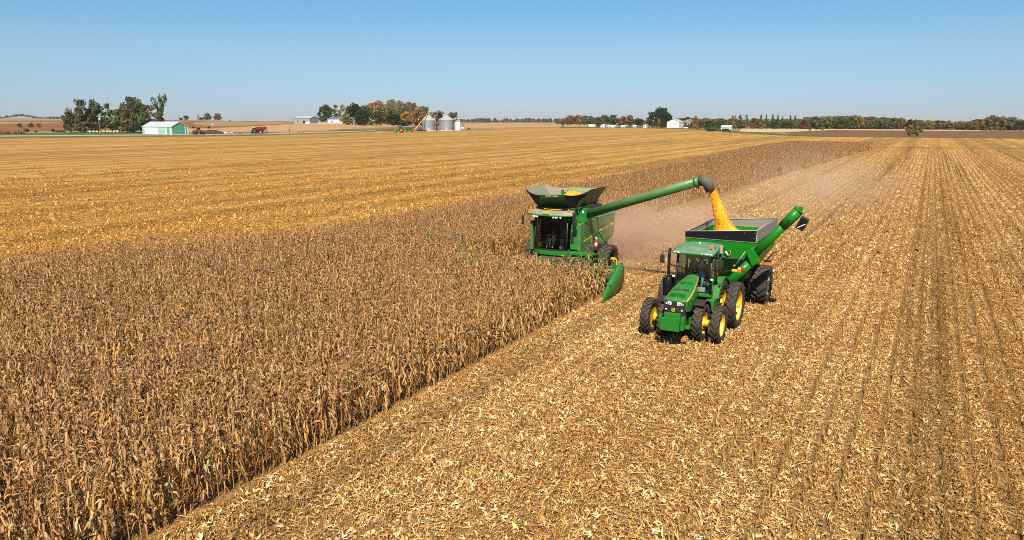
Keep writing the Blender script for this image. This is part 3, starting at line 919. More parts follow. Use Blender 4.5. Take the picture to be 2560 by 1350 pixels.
_wheel_cache = {}
def wheel(parent, c, r, w, rim_r, out, rim_mat=None, lugs=22, dish=0.0, flat=0.03, lug_h=0.05, hub=0.12, name='wheel'):
    """wheel > tyre, rim.  out: +1 when the outer face looks towards +x; dish: how far the disc sits inside the outer face"""
    rim_mat = rim_mat or M_yellow
    key = (r, w, rim_r, out, rim_mat.name, lugs, dish, lug_h, hub)
    if key not in _wheel_cache:
        t = MB()
        b = r - lug_h
        hw = w / 2
        t.lathe((0, 0, 0), (1, 0, 0), [(rim_r, -hw * .72), (rim_r + .05, -hw * .92), (rim_r + (b - rim_r) * .55, -hw), (b - .05, -hw * .96), (b - .012, -hw * .82), (b, -hw * .5), (b, hw * .5), (b - .012, hw * .82), (b - .05, hw * .96), (rim_r + (b - rim_r) * .55, hw), (rim_r + .05, hw * .92), (rim_r, hw * .72)], 40)
        for k in range(lugs):
            for s in (-1, 1):
                a0 = 2 * math.pi * (k + (0 if s > 0 else .5)) / lugs
                sweep = .75 * 2 * math.pi / lugs * 1.3
                th = 2 * math.pi / lugs * .42
                V = []
                for u, (xx, da) in enumerate(((-.02 * s, 0), (hw * .55 * s, sweep * .62), (hw * 1.0 * s, sweep))):
                    top = r - (.0 if u < 2 else .02); bot = b - .02 - (0 if u < 2 else .06)
                    for aa, rr in ((a0 + da - th / 2, bot), (a0 + da + th / 2, bot), (a0 + da + th / 2 * .75, top), (a0 + da - th / 2 * .75, top)):
                        # chevron points forward at the top of the wheel (travel is towards -y)
                        V.append((xx, -math.sin(-aa) * rr, math.cos(aa) * rr))
                F = []
                for q in range(2):
                    o = q * 4
                    for j in range(4):
                        j2 = (j + 1) % 4
                        F.append((o + j, o + j2, o + 4 + j2, o + 4 + j))
                F += [(3, 2, 1, 0), (8, 9, 10, 11)]
                t.add(V, F)
        tm = t.mesh('tyre', M_tyre)
        m = MB()
        o = out
        face = hw * .72 - dish
        m.lathe((0, 0, 0), (o, 0, 0), [(rim_r + .03, -hw * .80), (rim_r - .015, -hw * .72), (rim_r - .05, -hw * .3), (rim_r - .05, face - .05), (rim_r * .86, face - .02), (rim_r * .62, face), (rim_r * .40, face + .015), (rim_r * .36, face + hub * .5), (rim_r * .30, face + hub), (.0, face + hub)], 32)
        m.lathe((0, 0, 0), (o, 0, 0), [(rim_r - .05, face - .05), (rim_r - .045, hw * .55), (rim_r - .015, hw * .74), (rim_r + .03, hw * .80)], 32)
        m.lathe((0, 0, 0), (o, 0, 0), [(rim_r * .86, face - .06), (rim_r * .5, face - .04), (.0, face - .04)], 32)
        for k in range(8):
            a = 2 * math.pi * k / 8
            m.cbox((o * (face + .022), math.cos(a) * rim_r * .50, math.sin(a) * rim_r * .50), (.03, .05, .05))
        rm = m.mesh('rim', rim_mat)
        _wheel_cache[key] = (tm, rm)
    tm, rm = _wheel_cache[key]
    e = bpy.data.objects.new(name, None); e.empty_display_size = .2; COL.objects.link(e)
    e.parent = parent; e.location = Vector(c) - world_loc(parent)
    for nm, me in (('tyre', tm), ('rim', rm)):
        q = bpy.data.objects.new(nm, me); COL.objects.link(q); q.parent = e
        if nm == 'tyre': q.rotation_euler = (random.uniform(0, 1), 0, 0)
    return e

def skin_body(joints, edges, radii, root=0, sub=1):
    me = bpy.data.meshes.new('body'); me.from_pydata(joints, edges, [])
    ob = bpy.data.objects.new('body', me); COL.objects.link(ob)
    sk = ob.modifiers.new('skin', 'SKIN')
    for i, v in enumerate(me.skin_vertices[0].data):
        v.radius = radii[i] if isinstance(radii[i], tuple) else (radii[i], radii[i])
        v.use_root = (i == root)
    sk.use_smooth_shade = True
    sb = ob.modifiers.new('smooth', 'SUBSURF'); sb.levels = sub; sb.render_levels = sub
    dg = bpy.context.evaluated_depsgraph_get()
    out = bpy.data.meshes.new_from_object(ob.evaluated_get(dg))
    bpy.data.objects.remove(ob)
    return out

def seated_person(hip, label, jeans, shirt, knees_apart=0.22, hands=None):
    """a driver sitting on hip, facing -y, hands forward on a wheel; person > body, trousers, shirt, hair"""
    H = Vector(hip)
    t = thing('person', H + Vector((0, 0, -.42)), label, 'person')
    base = world_loc(t)
    P = lambda x, y, z: Vector((x, y, z)) + Vector((0, 0, .42))
    J = [P(0, 0, 0), P(0, .03, .22), P(0, .02, .45), P(0, -.01, .56), P(0, -.03, .66), P(0, -.05, .76)]
    E_ = [(0, 1), (1, 2), (2, 3), (3, 4), (4, 5)]
    Rr = [(.15, .11), (.14, .10), (.15, .10), (.055, .055), (.075, .09), (.078, .095)]
    for s in (-1, 1):
        k = len(J)
        J += [P(.18 * s, .02, .46), P(.26 * s, -.10, .24), P(.17 * s, -.36, .27), P(.15 * s, -.44, .29)]
        Rr += [.062, .045, .034, .036]
        E_ += [(2, k), (k, k + 1), (k + 1, k + 2), (k + 2, k + 3)]
        for f, (dx, ln) in enumerate(((-.03, .07), (-.01, .085), (.012, .08), (.032, .065))):
            q = len(J)
            J += [P(.15 * s + dx, -.48, .295), P(.15 * s + dx, -.48 - ln * .55, .285), P(.15 * s + dx * .9, -.48 - ln * .8, .25)]
            Rr += [.010, .009, .008]; E_ += [(k + 3, q), (q, q + 1), (q + 1, q + 2)]
        q = len(J); J += [P(.15 * s - .045 * s, -.43, .31), P(.15 * s - .06 * s, -.47, .315)]; Rr += [.011, .009]; E_ += [(k + 3, q), (q, q + 1)]
        k = len(J)
        J += [P(.10 * s, -.03, -.01), P(knees_apart * s, -.46, .09), P(knees_apart * .9 * s, -.56, -.34), P(knees_apart * .95 * s, -.66, -.40)]
        Rr += [.092, .068, .045, .045]; E_ += [(0, k), (k, k + 1), (k + 1, k + 2), (k + 2, k + 3)]
    b = bpy.data.objects.new('body', skin_body(J, E_, Rr)); b.data.materials.clear(); b.data.materials.append(M_skin); COL.objects.link(b); b.parent = t
    # clothes: the same limbs, a little fuller
    Jt = [P(0, 0, .02)]; Et = []; Rt = [(.165, .125)]
    Jt.append(P(0, .02, .12)); Rt.append((.155, .115)); Et.append((0, 1))
    for s in (-1, 1):
        k = len(Jt)
        Jt += [P(.10 * s, -.03, 0), P(knees_apart * s, -.46, .09), P(knees_apart * .9 * s, -.555, -.31)]
        Rt += [.105, .082, .062]; Et += [(0, k), (k, k + 1), (k + 1, k + 2)]
    o = bpy.data.objects.new('trousers', skin_body(Jt, Et, Rt)); o.data.materials.clear(); o.data.materials.append(jeans); COL.objects.link(o); o.parent = t
    Js = [P(0, .01, .1), P(0, .03, .26), P(0, .02, .46)]; Es = [(0, 1), (1, 2)]; Rs = [(.165, .125), (.16, .12), (.165, .115)]
    for s in (-1, 1):
        k = len(Js)
        Js += [P(.18 * s, .02, .47), P(.26 * s, -.10, .25), P(.19 * s, -.32, .275)]; Rs += [.075, .058, .048]; Es += [(2, k), (k, k + 1), (k + 1, k + 2)]
    o = bpy.data.objects.new('shirt', skin_body(Js, Es, Rs)); o.data.materials.clear(); o.data.materials.append(shirt); COL.objects.link(o); o.parent = t
    h = MB()
    c = base + P(0, -.03, .80)
    h.ball(c, .098, 14, 8, sq=(.9, 1.02, .75))
    h.slab([c + Vector((-.075, -.07, .0)), c + Vector((-.06, -.17, -.015)), c + Vector((.06, -.17, -.015)), c + Vector((.075, -.07, .0))], .012)
    h.build('cap', M_dark, t)
    f = MB(); fc = base + P(0, -.05, .72)
    f.tube([fc + Vector((0, -.085, .03)), fc + Vector((0, -.115, -.01)), fc + Vector((0, -.09, -.02))], [.008, .014, .008], 6)
    for s in (-1, 1):
        f.ball(fc + Vector((.085 * s, .0, .0)), .022, 8, 5, sq=(.4, .8, 1.3))
    f.build('face', M_skin, t)
    e = MB()
    for s in (-1, 1): e.ball(fc + Vector((.03 * s, -.083, .03)), .009, 6, 4)
    e.slab([fc + Vector((-.025, -.09, -.045)), fc + Vector((.025, -.09, -.045)), fc + Vector((.025, -.09, -.053)), fc + Vector((-.025, -.09, -.053))], .006)
    e.build('eyes_and_mouth', M_hair, t)
    return t
# ================================================================== TRACTOR
TX, TYF, TYR = -8.63, 30.62, 33.4
tractor = thing('tractor', (TX, 32.0, 0), 'green tractor with yellow rims on dual wheels pulling the grain cart', 'tractor')
X = lambda d: TX + d
# chassis and axles
m = MB()
m.box(X(-.30), X(.30), 29.3, 34.4, .72, 1.30)
m.box(X(-.42), X(.42), 32.9, 34.0, .68, 1.55)
m.box(X(-.12), X(.12), 34.3, 34.95, .55, .68)
m.build('chassis', M_chassis, tractor, bevel=.02)
m = MB()
m.tube([(X(-1.05), TYF, .80), (X(1.05), TYF, .80)], .13, 12)
m.box(X(-.55), X(.55), TYF - .16, TYF + .16, .62, .98)
m.build('front_axle', M_green, tractor, bevel=.02)
m = MB(); m.tube([(X(-1.75), TYR, 1.06), (X(1.75), TYR, 1.06)], .10, 12); m.build('rear_axle', M_yellow, tractor)
for s in (-1, 1):
    hb = MB(); hb.lathe((X(.88 * s), TYF, .82), (s, 0, 0), [(.0, -.16), (.17, -.16), (.19, .0), (.15, .05), (.15, .34), (.22, .36), (.22, .40), (0, .40)], 20)
    hb.build('hub_extension', M_yellow, tractor)
# wheels
for s in (-1, 1):
    wheel(tractor, (X(.76 * s), TYF, .82), .82, .40, .47, s, dish=.05, lugs=20)
    wheel(tractor, (X(1.51 * s), TYF, .82), .82, .40, .47, s, dish=.20, lugs=20, hub=.03)
    wheel(tractor, (X(.82 * s), TYR, 1.07), 1.07, .46, .66, s, dish=.10, lugs=22)
    wheel(tractor, (X(1.55 * s), TYR, 1.07), 1.07, .46, .66, s, dish=.22, lugs=22, hub=.03)
# front weight bracket
m = MB()
m.slab([(X(-.41), 28.62, 1.37), (X(-.41), 28.66, .82), (X(.40), 28.66, .82), (X(.40), 28.62, 1.40)], .05)
m.box(X(-.37), X(.37), 28.72, 29.15, .84, 1.18)
m.build('weight_bracket', M_green, tractor, bevel=.012)
m = MB()
m.box(X(-.50), X(-.40), 28.72, 29.05, .95, 1.42); m.box(X(.42), X(.55), 28.72, 29.05, .88, 1.42); m.box(X(.55), X(.76), 28.9, 29.05, .92, 1.06)
m.box(X(-.34), X(.34), 28.95, 29.1, 1.18, 1.50)
m.build('bracket_arm', M_green, tractor, bevel=.015)
# hood: front to windshield, tapering in plan
hood_y = [29.22, 29.30, 29.75, 30.5, 31.2, 31.85]
hood_w = [.43, .47, .485, .45, .35, .25]
hood_z = [1.99, 2.05, 2.13, 2.30, 2.46, 2.58]
hood_b = [1.80, 1.55, 1.45, 1.42, 1.45, 1.60]
m = MB(); V = []; F = []
for y, w, z, b in zip(hood_y, hood_w, hood_z, hood_b):
    for u, v in ((-1.0, b), (-1.0, z - .12), (-.93, z - .035), (-.75, z), (0, z + .035), (.75, z), (.93, z - .035), (1.0, z - .12), (1.0, b)):
        V.append((X(u * w), y + (.05 if v == b and y < 29.3 else 0), v))
for i in range(len(hood_y) - 1):
    for k in range(8):
        F.append((i * 9 + k, (i + 1) * 9 + k, (i + 1) * 9 + k + 1, i * 9 + k + 1))
F.append(tuple(range(9)))
m.add(V, [f[::-1] for f in F], None, True)
hood = m.build('hood', M_green, tractor)
M_screen = mat('dark_green_screen', (0.006, 0.10, 0.014), 0.6)
for s in (-1, 1):       # screens and slots on the hood top, yellow stripe along its edge
    for y0, y1, nm, mt in ((29.42, 29.78, 'screen', M_screen), (30.78, 30.98, 'screen', M_screen), (30.12, 30.24, 'vent_slot', M_black)):
        f = lambda y: (float(np.interp(y, hood_y, hood_z)), float(np.interp(y, hood_y, hood_w)))
        (z0, w0), (z1, w1) = f(y0), f(y1)
        a, b_ = (.06, .68)
        q = MB(); P_ = [(X(s * a * w0), y0, z0 + .044), (X(s * b_ * w0), y0, z0 + .016), (X(s * b_ * w1), y1, z1 + .016), (X(s * a * w1), y1, z1 + .044)]
        q.slab(P_ if s > 0 else P_[::-1], .012); q.build(nm, mt, hood)
    q = MB()
    for i in range(1, 5):
        P_ = [(X(s * (hood_w[i] * .955)), hood_y[i], hood_z[i] - .05), (X(s * (hood_w[i] + .006)), hood_y[i], hood_z[i] - .115), (X(s * (hood_w[i + 1] + .006)), hood_y[i + 1], hood_z[i + 1] - .115), (X(s * (hood_w[i + 1] * .955)), hood_y[i + 1], hood_z[i + 1] - .05)]
        q.slab(P_ if s > 0 else P_[::-1], .004)
    for i in range(len(q.v)): q.v[i] = (q.v[i][0] + s * .008, q.v[i][1], q.v[i][2] + .006)
    q.build('stripe', M_yellow, hood)
    # black side louvres
    q = MB()
    for k in range(6):
        y0 = 29.55 + k * .17
        q.add([(X(s * (.492 - .01 * k)), y0, 1.86 - .03 * k), (X(s * (.492 - .01 * k)), y0 + .13, 1.93 - .03 * k), (X(s * (.490 - .01 * k)), y0 + .10, 1.80 - .03 * k), (X(s * (.490 - .01 * k)), y0 - .03, 1.72 - .03 * k)], [(0, 1, 2, 3) if s > 0 else (3, 2, 1, 0)])
    q.build('louvre', M_black, hood)
# nose: black grille with headlights and emblem
m = MB(); m.hexa([(X(-.44), 29.20, 1.30), (X(.44), 29.20, 1.30), (X(.42), 29.7, 1.30), (X(-.42), 29.7, 1.30)], [(X(-.45), 29.18, 1.96), (X(.45), 29.18, 1.96), (X(.45), 29.7, 2.0), (X(-.45), 29.7, 2.0)])
grille = m.build('grille', M_black, tractor, bevel=.03)
q = MB()
for k in range(5): q.box(X(.06 + .07 * k), X(.075 + .07 * k), 29.165, 29.19, 1.42, 1.72)
q.build('grille_bar', M_chassis, grille)
for s in (-1, 1):
    q = MB(); q.slab([(X(s * .12), 29.165, 1.93), (X(s * .12), 29.165, 1.80), (X(s * .40), 29.175, 1.82), (X(s * .44), 29.20, 1.96)][:: (1 if s > 0 else -1)], .03)
    hl = q.build('headlight', M_lamp, tractor, bevel=.01)
    q = MB()
    for k in range(3): q.lathe((X(s * (.19 + .085 * k)), 29.158, 1.875), (0, -1, 0), [(.0, .0), (.02, .002), (.034, .006), (.038, .0)], 10)
    q.build('lamp_reflector', M_steel, hl)
    q = MB(); q.ball((X(s * .33), 29.17, 1.60), .04, 8, 6); q.build('work_lamp', M_lamp, tractor)
em = MB(); em.lathe((X(-.03), 29.195, 1.60), (0, -1, 0), [(.085, 0), (.085, .03), (.07, .036), (0, .036)], 4 * 5)
emblem = em.build('emblem', M_green, tractor)
em = MB(); cx, cz = X(-.03), 1.60
em.lathe((cx, 29.157, cz), (0, -1, 0), [(.083, 0), (.083, .006), (.068, .006), (.068, 0)], 20)
P_ = [(-.055, -.012), (-.02, .014), (.012, .012), (.03, .036), (.034, .05), (.042, .036), (.058, .034), (.05, .018), (.036, .008), (.05, -.03), (.042, -.034), (.022, -.008), (-.01, -.014), (-.035, -.042), (-.045, -.04), (-.03, -.014)]
em.slab([(cx + a, 29.150, cz + b) for a, b in P_], .006)
em.build('leaping_deer', M_yellow, emblem)
# cab
CW = .80
m = MB()
pil = [((X(-CW), 31.85, 1.80), (X(-CW + .06), 32.0, 3.55)), ((X(CW), 31.85, 1.80), (X(CW - .06), 32.0, 3.55)), ((X(-CW), 33.55, 2.0), (X(-CW + .06), 33.5, 3.55)), ((X(CW), 33.55, 2.0), (X(CW - .06), 33.5, 3.55)), ((X(CW + .02), 32.75, 2.1), (X(CW - .03), 32.75, 3.55))]
cab = bpy.data.objects.new('cab', None); COL.objects.link(cab); cab.parent = tractor
for i, (a, b) in enumerate(pil):
    q = MB(); q.tube([a, b], .055 if i < 4 else .03, 8); q.build('pillar', M_black, cab)
q = MB(); q.box(X(-CW), X(CW), 31.9, 33.6, 1.62, 1.80); q.build('cab_floor', M_chassis, cab)
q = MB(); q.box(X(-CW - .02), X(-.30), 31.80, 31.9, 1.62, 1.86); q.box(X(.30), X(CW + .02), 31.80, 31.9, 1.66, 1.80); q.build('cab_sill', M_green, cab, bevel=.015)
q = MB(); q.slab([(X(-CW + .05), 31.86, 1.82), (X(CW - .05), 31.86, 1.82), (X(CW - .11), 32.0, 3.52), (X(-CW + .11), 32.0, 3.52)], .006); q.build('windshield', M_glass, cab)
for s in (-1, 1):
    q = MB(); P_ = [(X(s * CW), 31.93, 1.84), (X(s * CW), 33.5, 2.0), (X(s * (CW - .06)), 33.45, 3.5), (X(s * (CW - .06)), 32.06, 3.5)]
    q.slab(P_ if s > 0 else P_[::-1], .006); q.build('side_window', M_glass, cab)
q = MB(); q.slab([(X(CW - .05), 33.56, 2.0), (X(-CW + .05), 33.56, 2.0), (X(-CW + .11), 33.5, 3.5), (X(CW - .11), 33.5, 3.5)], .006); q.build('rear_window', M_glass, cab)
q = MB(); q.box(X(-CW + .02), X(CW - .02), 31.88, 32.0, 3.46, 3.56); q.build('windshield_header', M_black, cab)
# roof
m = MB(); V = []; F = []
ys = [31.52, 31.60, 31.9, 32.6, 33.3, 33.75, 33.82]
zs = [3.62, 3.70, 3.79, 3.85, 3.85, 3.78, 3.66]
N_ = 13
for j, (y, z) in enumerate(zip(ys, zs)):
    for k in range(N_):
        u = -1 + 2 * k / (N_ - 1)
        w = .93 - (.06 if j in (0, 6) else 0)
        rib = .012 * (1 if k % 2 else -1) if 1 < j < 5 else 0
        V.append((X(u * w), y + .05 * u * u * (1 if j < 3 else -1), z - .09 * abs(u) ** 4 + rib))
for j in range(len(ys) - 1):
    for k in range(N_ - 1):
        F.append((j * N_ + k, j * N_ + k + 1, (j + 1) * N_ + k + 1, (j + 1) * N_ + k))
top = len(V)
for (x, y, z) in list(V): V.append((TX + (x - TX) * .97, y, 3.53))
for j in range(len(ys) - 1):
    for k in range(N_ - 1):
        F.append(tuple(top + q for q in ((j + 1) * N_ + k, (j + 1) * N_ + k + 1, j * N_ + k + 1, j * N_ + k)))
ring = [k for k in range(N_)] + [j * N_ + N_ - 1 for j in range(1, len(ys))] + [(len(ys) - 1) * N_ + k for k in range(N_ - 2, -1, -1)] + [j * N_ for j in range(len(ys) - 2, 0, -1)]
for a, b in zip(ring, ring[1:] + ring[:1]): F.append((b, a, top + a, top + b))
m.add(V, F, None, True)
M_roof = mat('roof_green', (0.020, 0.17, 0.045), 0.45, dust=((0.33, 0.36, 0.28), 0.42))
roof = m.build('roof', M_roof, cab)
for xs_ in (-.80, -.62, .42, .62, .80):
    q = MB(); q.ball((X(xs_), 31.56, 3.60), .055, 10, 6, sq=(1.2, .6, .6)); q.build('roof_lamp', M_lamp, cab)
q = MB(); q.lathe((X(.72), 31.95, 3.80), (0, 0, 1), [(.055, 0), (.055, .04), (.05, .05), (.05, .13), (.03, .17), (0, .175)], 12); q.build('beacon', M_amber, tractor)
q = MB(); q.tube([(X(.84), 32.2, 3.75), (X(.85), 32.2, 4.05)], .012, 6); q.ball((X(.85), 32.2, 4.06), .03, 8, 5); q.build('antenna', M_black, tractor)
q = MB(); q.ball((X(.0), 32.7, 3.89), .045, 10, 6); q.build('receiver_dome', M_white, tractor)
# inside: seat, wheel, console
q = MB(); q.box(X(-.26), X(.26), 32.75, 33.2, 2.18, 2.32); q.slab([(X(-.24), 33.16, 2.3), (X(.24), 33.16, 2.3), (X(.22), 33.28, 3.0), (X(-.22), 33.28, 3.0)], -.10); q.box(X(-.15), X(.15), 32.85, 33.1, 1.8, 2.18); q.build('seat', M_dark, cab, bevel=.03)
q = MB(); q.tube([(X(0), 32.15, 1.8), (X(0), 32.30, 2.46)], .05, 8); q.build('steering_column', M_dark, cab)
q = MB(); c = Vector((X(0), 32.30, 2.50))
q.tube([c + Vector((math.cos(a) * .2, math.sin(a) * .17, math.sin(a) * .10)) for a in np.linspace(0, 2 * math.pi, 21)], .016, 6, caps=False)
q.tube([c + Vector((-.19, 0, 0)), c + Vector((.19, 0, 0))], .012, 6); q.build('steering_wheel', M_dark, cab)
q = MB(); q.box(X(.34), X(.62), 32.5, 33.3, 2.2, 2.42); q.box(X(.46), X(.54), 32.3, 32.36, 2.5, 2.75); q.build('console', M_dark, cab, bevel=.03)
q = MB(); q.box(X(.20), X(.50), 31.98, 32.15, 1.83, 2.02); q.build('paper_bag', M_white, cab, bevel=.02)
for dx, z in ((.10, 3.30), (.16, 3.22), (.44, 3.28), (.54, 3.30), (.55, 3.17)):
    yy = 31.86 + .14 * (z - 1.82) / 1.7
    q = MB(); q.slab([(X(dx - .045), yy - .008, z - .04), (X(dx + .045), yy - .008, z - .04), (X(dx + .045), yy - .004, z + .04), (X(dx - .045), yy - .004, z + .04)], .003); q.build('sticker', M_white, cab)
# exhaust, mirrors, lamps on arms
q = MB(); q.lathe((X(-1.02), 31.55, 1.66), (0, 0, 1), [(0, 0), (.15, 0), (.175, .08), (.175, .62), (.13, .74), (.075, .82), (.07, 1.05)], 18)
q.tube([(X(-1.02), 31.55, 2.6), (X(-1.02), 31.55, 3.45), (X(-1.03), 31.62, 3.62), (X(-1.05), 31.75, 3.68)], [.07, .065, .065, .06], 12, caps=False)
q.box(X(-.98), X(-.60), 31.5, 31.65, 1.66, 1.78)
q.build('exhaust_stack', M_blackpaint, tractor)
q = MB(); q.tube([(X(-.82), 31.98, 3.50), (X(-1.15), 31.9, 3.55), (X(-1.44), 31.9, 3.52), (X(-1.46), 31.9, 3.36)], .016, 6); q.build('mirror_arm', M_black, tractor)
q = MB(); q.cbox((X(-1.45), 31.92, 3.18), (.20, .09, .38)); q.build('mirror', M_black, tractor, bevel=.03)
q = MB(); q.tube([(X(.80), 32.05, 3.45), (X(1.02), 31.95, 3.48), (X(1.15), 31.95, 3.36)], .016, 6); q.build('mirror_arm', M_black, tractor)
q = MB(); q.cbox((X(1.14), 31.96, 3.16), (.22, .09, .34)); q.build('mirror', M_black, tractor, bevel=.03)
q = MB(); q.cbox((X(1.04), 32.4, 3.72), (.14, .05, .36)); q.build('upper_mirror', mat('mirror_back', (.42, .30, .20), .5), tractor, bevel=.03)
q = MB(); q.tube([(X(.8), 33.3, 2.55), (X(1.35), 33.3, 2.66), (X(1.78), 33.3, 2.68)], .035, 8); q.build('lamp_arm', M_black, tractor)
q = MB(); q.box(X(1.36), X(1.60), 33.24, 33.36, 2.64, 2.73); q.build('reflector_strip', M_yellow, tractor)
q = MB(); q.box(X(1.61), X(1.76), 33.22, 33.36, 2.62, 2.75); q.build('turn_lamp', M_amber, tractor, bevel=.02)
q = MB(); q.tube([(X(-.8), 33.3, 2.55), (X(-1.5), 33.3, 2.68)], .03, 8); q.build('lamp_arm', M_black, tractor)
q = MB(); q.box(X(-1.70), X(-1.52), 33.22, 33.36, 2.62, 2.75); q.build('turn_lamp', M_amber, tractor, bevel=.02)
for s in (-1, 1):
    q = MB(); q.ball((X(s * .86 - (.02 if s > 0 else 0)), 31.78, 2.46), .065, 10, 6, sq=(1.2, .6, .8)); q.build('belt_lamp', M_lamp, tractor)
    # fenders
    q = MB()
    pts = [(TYR + math.cos(a) * 1.20, 1.08 + math.sin(a) * 1.20) for a in np.linspace(math.radians(158), math.radians(35), 10)]
    for (y0, z0), (y1, z1) in zip(pts, pts[1:]):
        P_ = [(X(s * .60), y0, z0), (X(s * 1.07), y0, z0), (X(s * 1.07), y1, z1), (X(s * .60), y1, z1)]
        q.slab(P_ if s < 0 else P_[::-1], .04)
    q.build('rear_fender', M_green, tractor)
    q = MB()
    pts = [(TYF + math.cos(a) * .92, .84 + math.sin(a) * .92) for a in np.linspace(math.radians(120), math.radians(20), 8)]
    for (y0, z0), (y1, z1) in zip(pts, pts[1:]):
        P_ = [(X(s * .52), y0, z0), (X(s * .98), y0, z0), (X(s * .98), y1, z1), (X(s * .52), y1, z1)]
        q.slab(P_ if s < 0 else P_[::-1], .03)
    q.tube([(X(s * .5), TYF + .1, 1.3), (X(s * .75), TYF + .3, 1.72)], .03, 6)
    q.build('front_fender', M_black, tractor)
q = MB(); q.box(X(.62), X(1.0), 31.75, 32.35, 1.05, 1.58); q.build('battery_box', M_green, tractor, bevel=.05)
q = MB()
for k in range(4): q.box(X(.85), X(1.15), 32.4, 32.75, .62 + .30 * k, .66 + .30 * k)
q.box(X(.84), X(.87), 32.38, 32.42, .6, 1.7); q.box(X(.84), X(.87), 32.73, 32.77, .6, 1.7)
q.build('steps', M_black, tractor)
q = MB(); q.box(X(-.98), X(-.62), 31.7, 33.0, .85, 1.55); q.build('fuel_tank', M_black, tractor, bevel=.06)
q = MB(); q.ball((X(1.0), 32.62, 2.05), .12, 10, 6, sq=(.4, .8, 1.3)); q.build('fender_lamp', M_black, tractor)
tractor_driver = seated_person((X(.06), 33.0, 2.36), 'person in light blue jeans driving the green tractor', M_jeans, M_shirt, .20)
# ================================================================== GRAIN CART
cart = thing('grain_cart', (-8.6, 38.8, 0), 'green grain cart with black top extension and raised side auger behind the tractor', 'grain cart')
XL, XR, YF, YB = -10.28, -6.87, 36.2, 41.5
zs_l, zs_r = 3.57, 3.56
# hopper
m = MB()
rimq = [(XL, YF), (XR, YF), (XR, YB), (XL, YB)]
mid = [(XL, YF + .02), (XR, YF + .02), (XR, YB - .02), (XL, YB - .02)]
low = [(-9.4, 37.9), (-7.8, 37.9), (-7.8, 39.9), (-9.4, 39.9)]
V = [(x, y, 3.56) for x, y in rimq] + [(x, y, 2.70) for x, y in mid] + [(x, y, 1.05) for x, y in low]
m.add(V, [(0, 4, 5, 1), (1, 5, 6, 2), (2, 6, 7, 3), (3, 7, 4, 0), (4, 8, 9, 5), (5, 9, 10, 6), (6, 10, 11, 7), (7, 11, 8, 4), (8, 11, 10, 9)])
hop = m.build('hopper', M_green_c, cart)
sol = hop.modifiers.new('thick', 'SOLIDIFY'); sol.thickness = .03; sol.offset = -1
q = MB()
q.box(XL - .02, XR + .02, YF - .03, YF + .02, 2.67, 2.72); q.box(XR - .02, XR + .03, YF, YB, 2.67, 2.72); q.box(XL - .03, XL + .02, YF, YB, 2.67, 2.72)
q.build('hopper_rib', M_chassis, cart)
# ribs on the right side
q = MB()
for y in np.linspace(YF + .9, YB - .6, 5): q.box(XR, XR + .05, y - .03, y + .03, 2.72, 3.50)
q.build('side_rib', M_green_c, cart)
# extension: black front panel, galvanised sides, higher on the right
q = MB(); q.slab([(XL, YF - .012, 3.585), (XR, YF - .012, 3.585), (XR, YF - .012, 4.12), (XL, YF - .012, 3.85)], -.035); q.build('front_extension', M_blackpaint, cart)
q = MB(); q.slab([(XR + .01, YF + .03, 3.585), (XR + .01, YB, 3.585), (XR + .01, YB, 4.12), (XR + .01, YF + .03, 4.12)], -.04)
for y in np.linspace(YF + 1.2, YB - .8, 3): q.box(XR + .01, XR + .035, y - .02, y + .02, 3.60, 4.10)
q.build('side_extension', M_galv, cart)
q = MB(); q.slab([(XL - .01, YB, 3.585), (XL - .01, YF + .03, 3.585), (XL - .01, YF + .03, 3.85), (XL - .01, YB, 3.85)], -.04); q.build('side_extension', M_galv, cart)
q = MB(); q.slab([(XR, YB + .012, 3.585), (XL, YB + .012, 3.585), (XL, YB + .012, 3.85), (XR, YB + .012, 4.12)], -.04); q.build('rear_extension', M_galv, cart)
q = MB()
for a, b in (((XL, YF, 3.86), (XR, YF, 4.13)), ((XR, YF, 4.13), (XR, YB, 4.13)), ((XL, YF, 3.86), (XL, YB, 3.86)), ((XL, YB, 3.86), (XR, YB, 4.13))): q.tube([a, b], .028, 6)
q.build('top_rail', M_steel, cart)
q = MB(); q.box(XL - .01, XR + .02, YF - .03, YF + .01, 3.545, 3.60); q.box(XR, XR + .03, YF, YB, 3.545, 3.60); q.build('rim_angle', M_steel, cart)
# little window of the extension
q = MB(); c = K3(636, 763, 'Y', YF - .03)
q.lathe(c, (0, -1, 0), [(.13, 0), (.13, .012), (.0, .012)], 20)
for i in range(len(q.v)): q.v[i] = (c.x + (q.v[i][0] - c.x) * 1.45, q.v[i][1], c.z + (q.v[i][2] - c.z) * .85)
q.build('window', mat('sight_glass', (.45, .42, .36), .3), cart)
q = MB()
for x in (-9.6, -9.0, -8.9, -8.2, -7.5, -7.1): q.cbox((x, YF - .035, 3.62), (.03, .02, .03))
for x, z in ((-7.4, 3.98), (-6.95, 4.0), (-6.95, 3.75)): q.cbox((x, YF - .055, z), (.03, .02, .03))
q.build('bolt', M_steel, cart)
# frame, tongue, axle
q = MB(); q.box(-9.5, -9.3, 36.8, 41.0, .95, 1.2); q.box(-7.9, -7.7, 36.8, 41.0, .95, 1.2); q.box(-9.9, -7.3, 38.5, 38.8, .85, 1.1)
q.hexa([(-8.8, 34.9, .55), (-8.45, 34.9, .55), (-7.75, 37.2, .9), (-9.45, 37.2, .9)], [(-8.8, 34.9, .72), (-8.45, 34.9, .72), (-7.75, 37.2, 1.15), (-9.45, 37.2, 1.15)])
q.build('frame', M_chassis, cart, bevel=.015)
for s, x in ((-1, -10.22), (1, -6.98)):
    wheel(cart, (x, 38.85, 1.0), 1.0, .84, .50, s, rim_mat=M_cream, dish=.16, lugs=18, lug_h=.06, hub=.06)
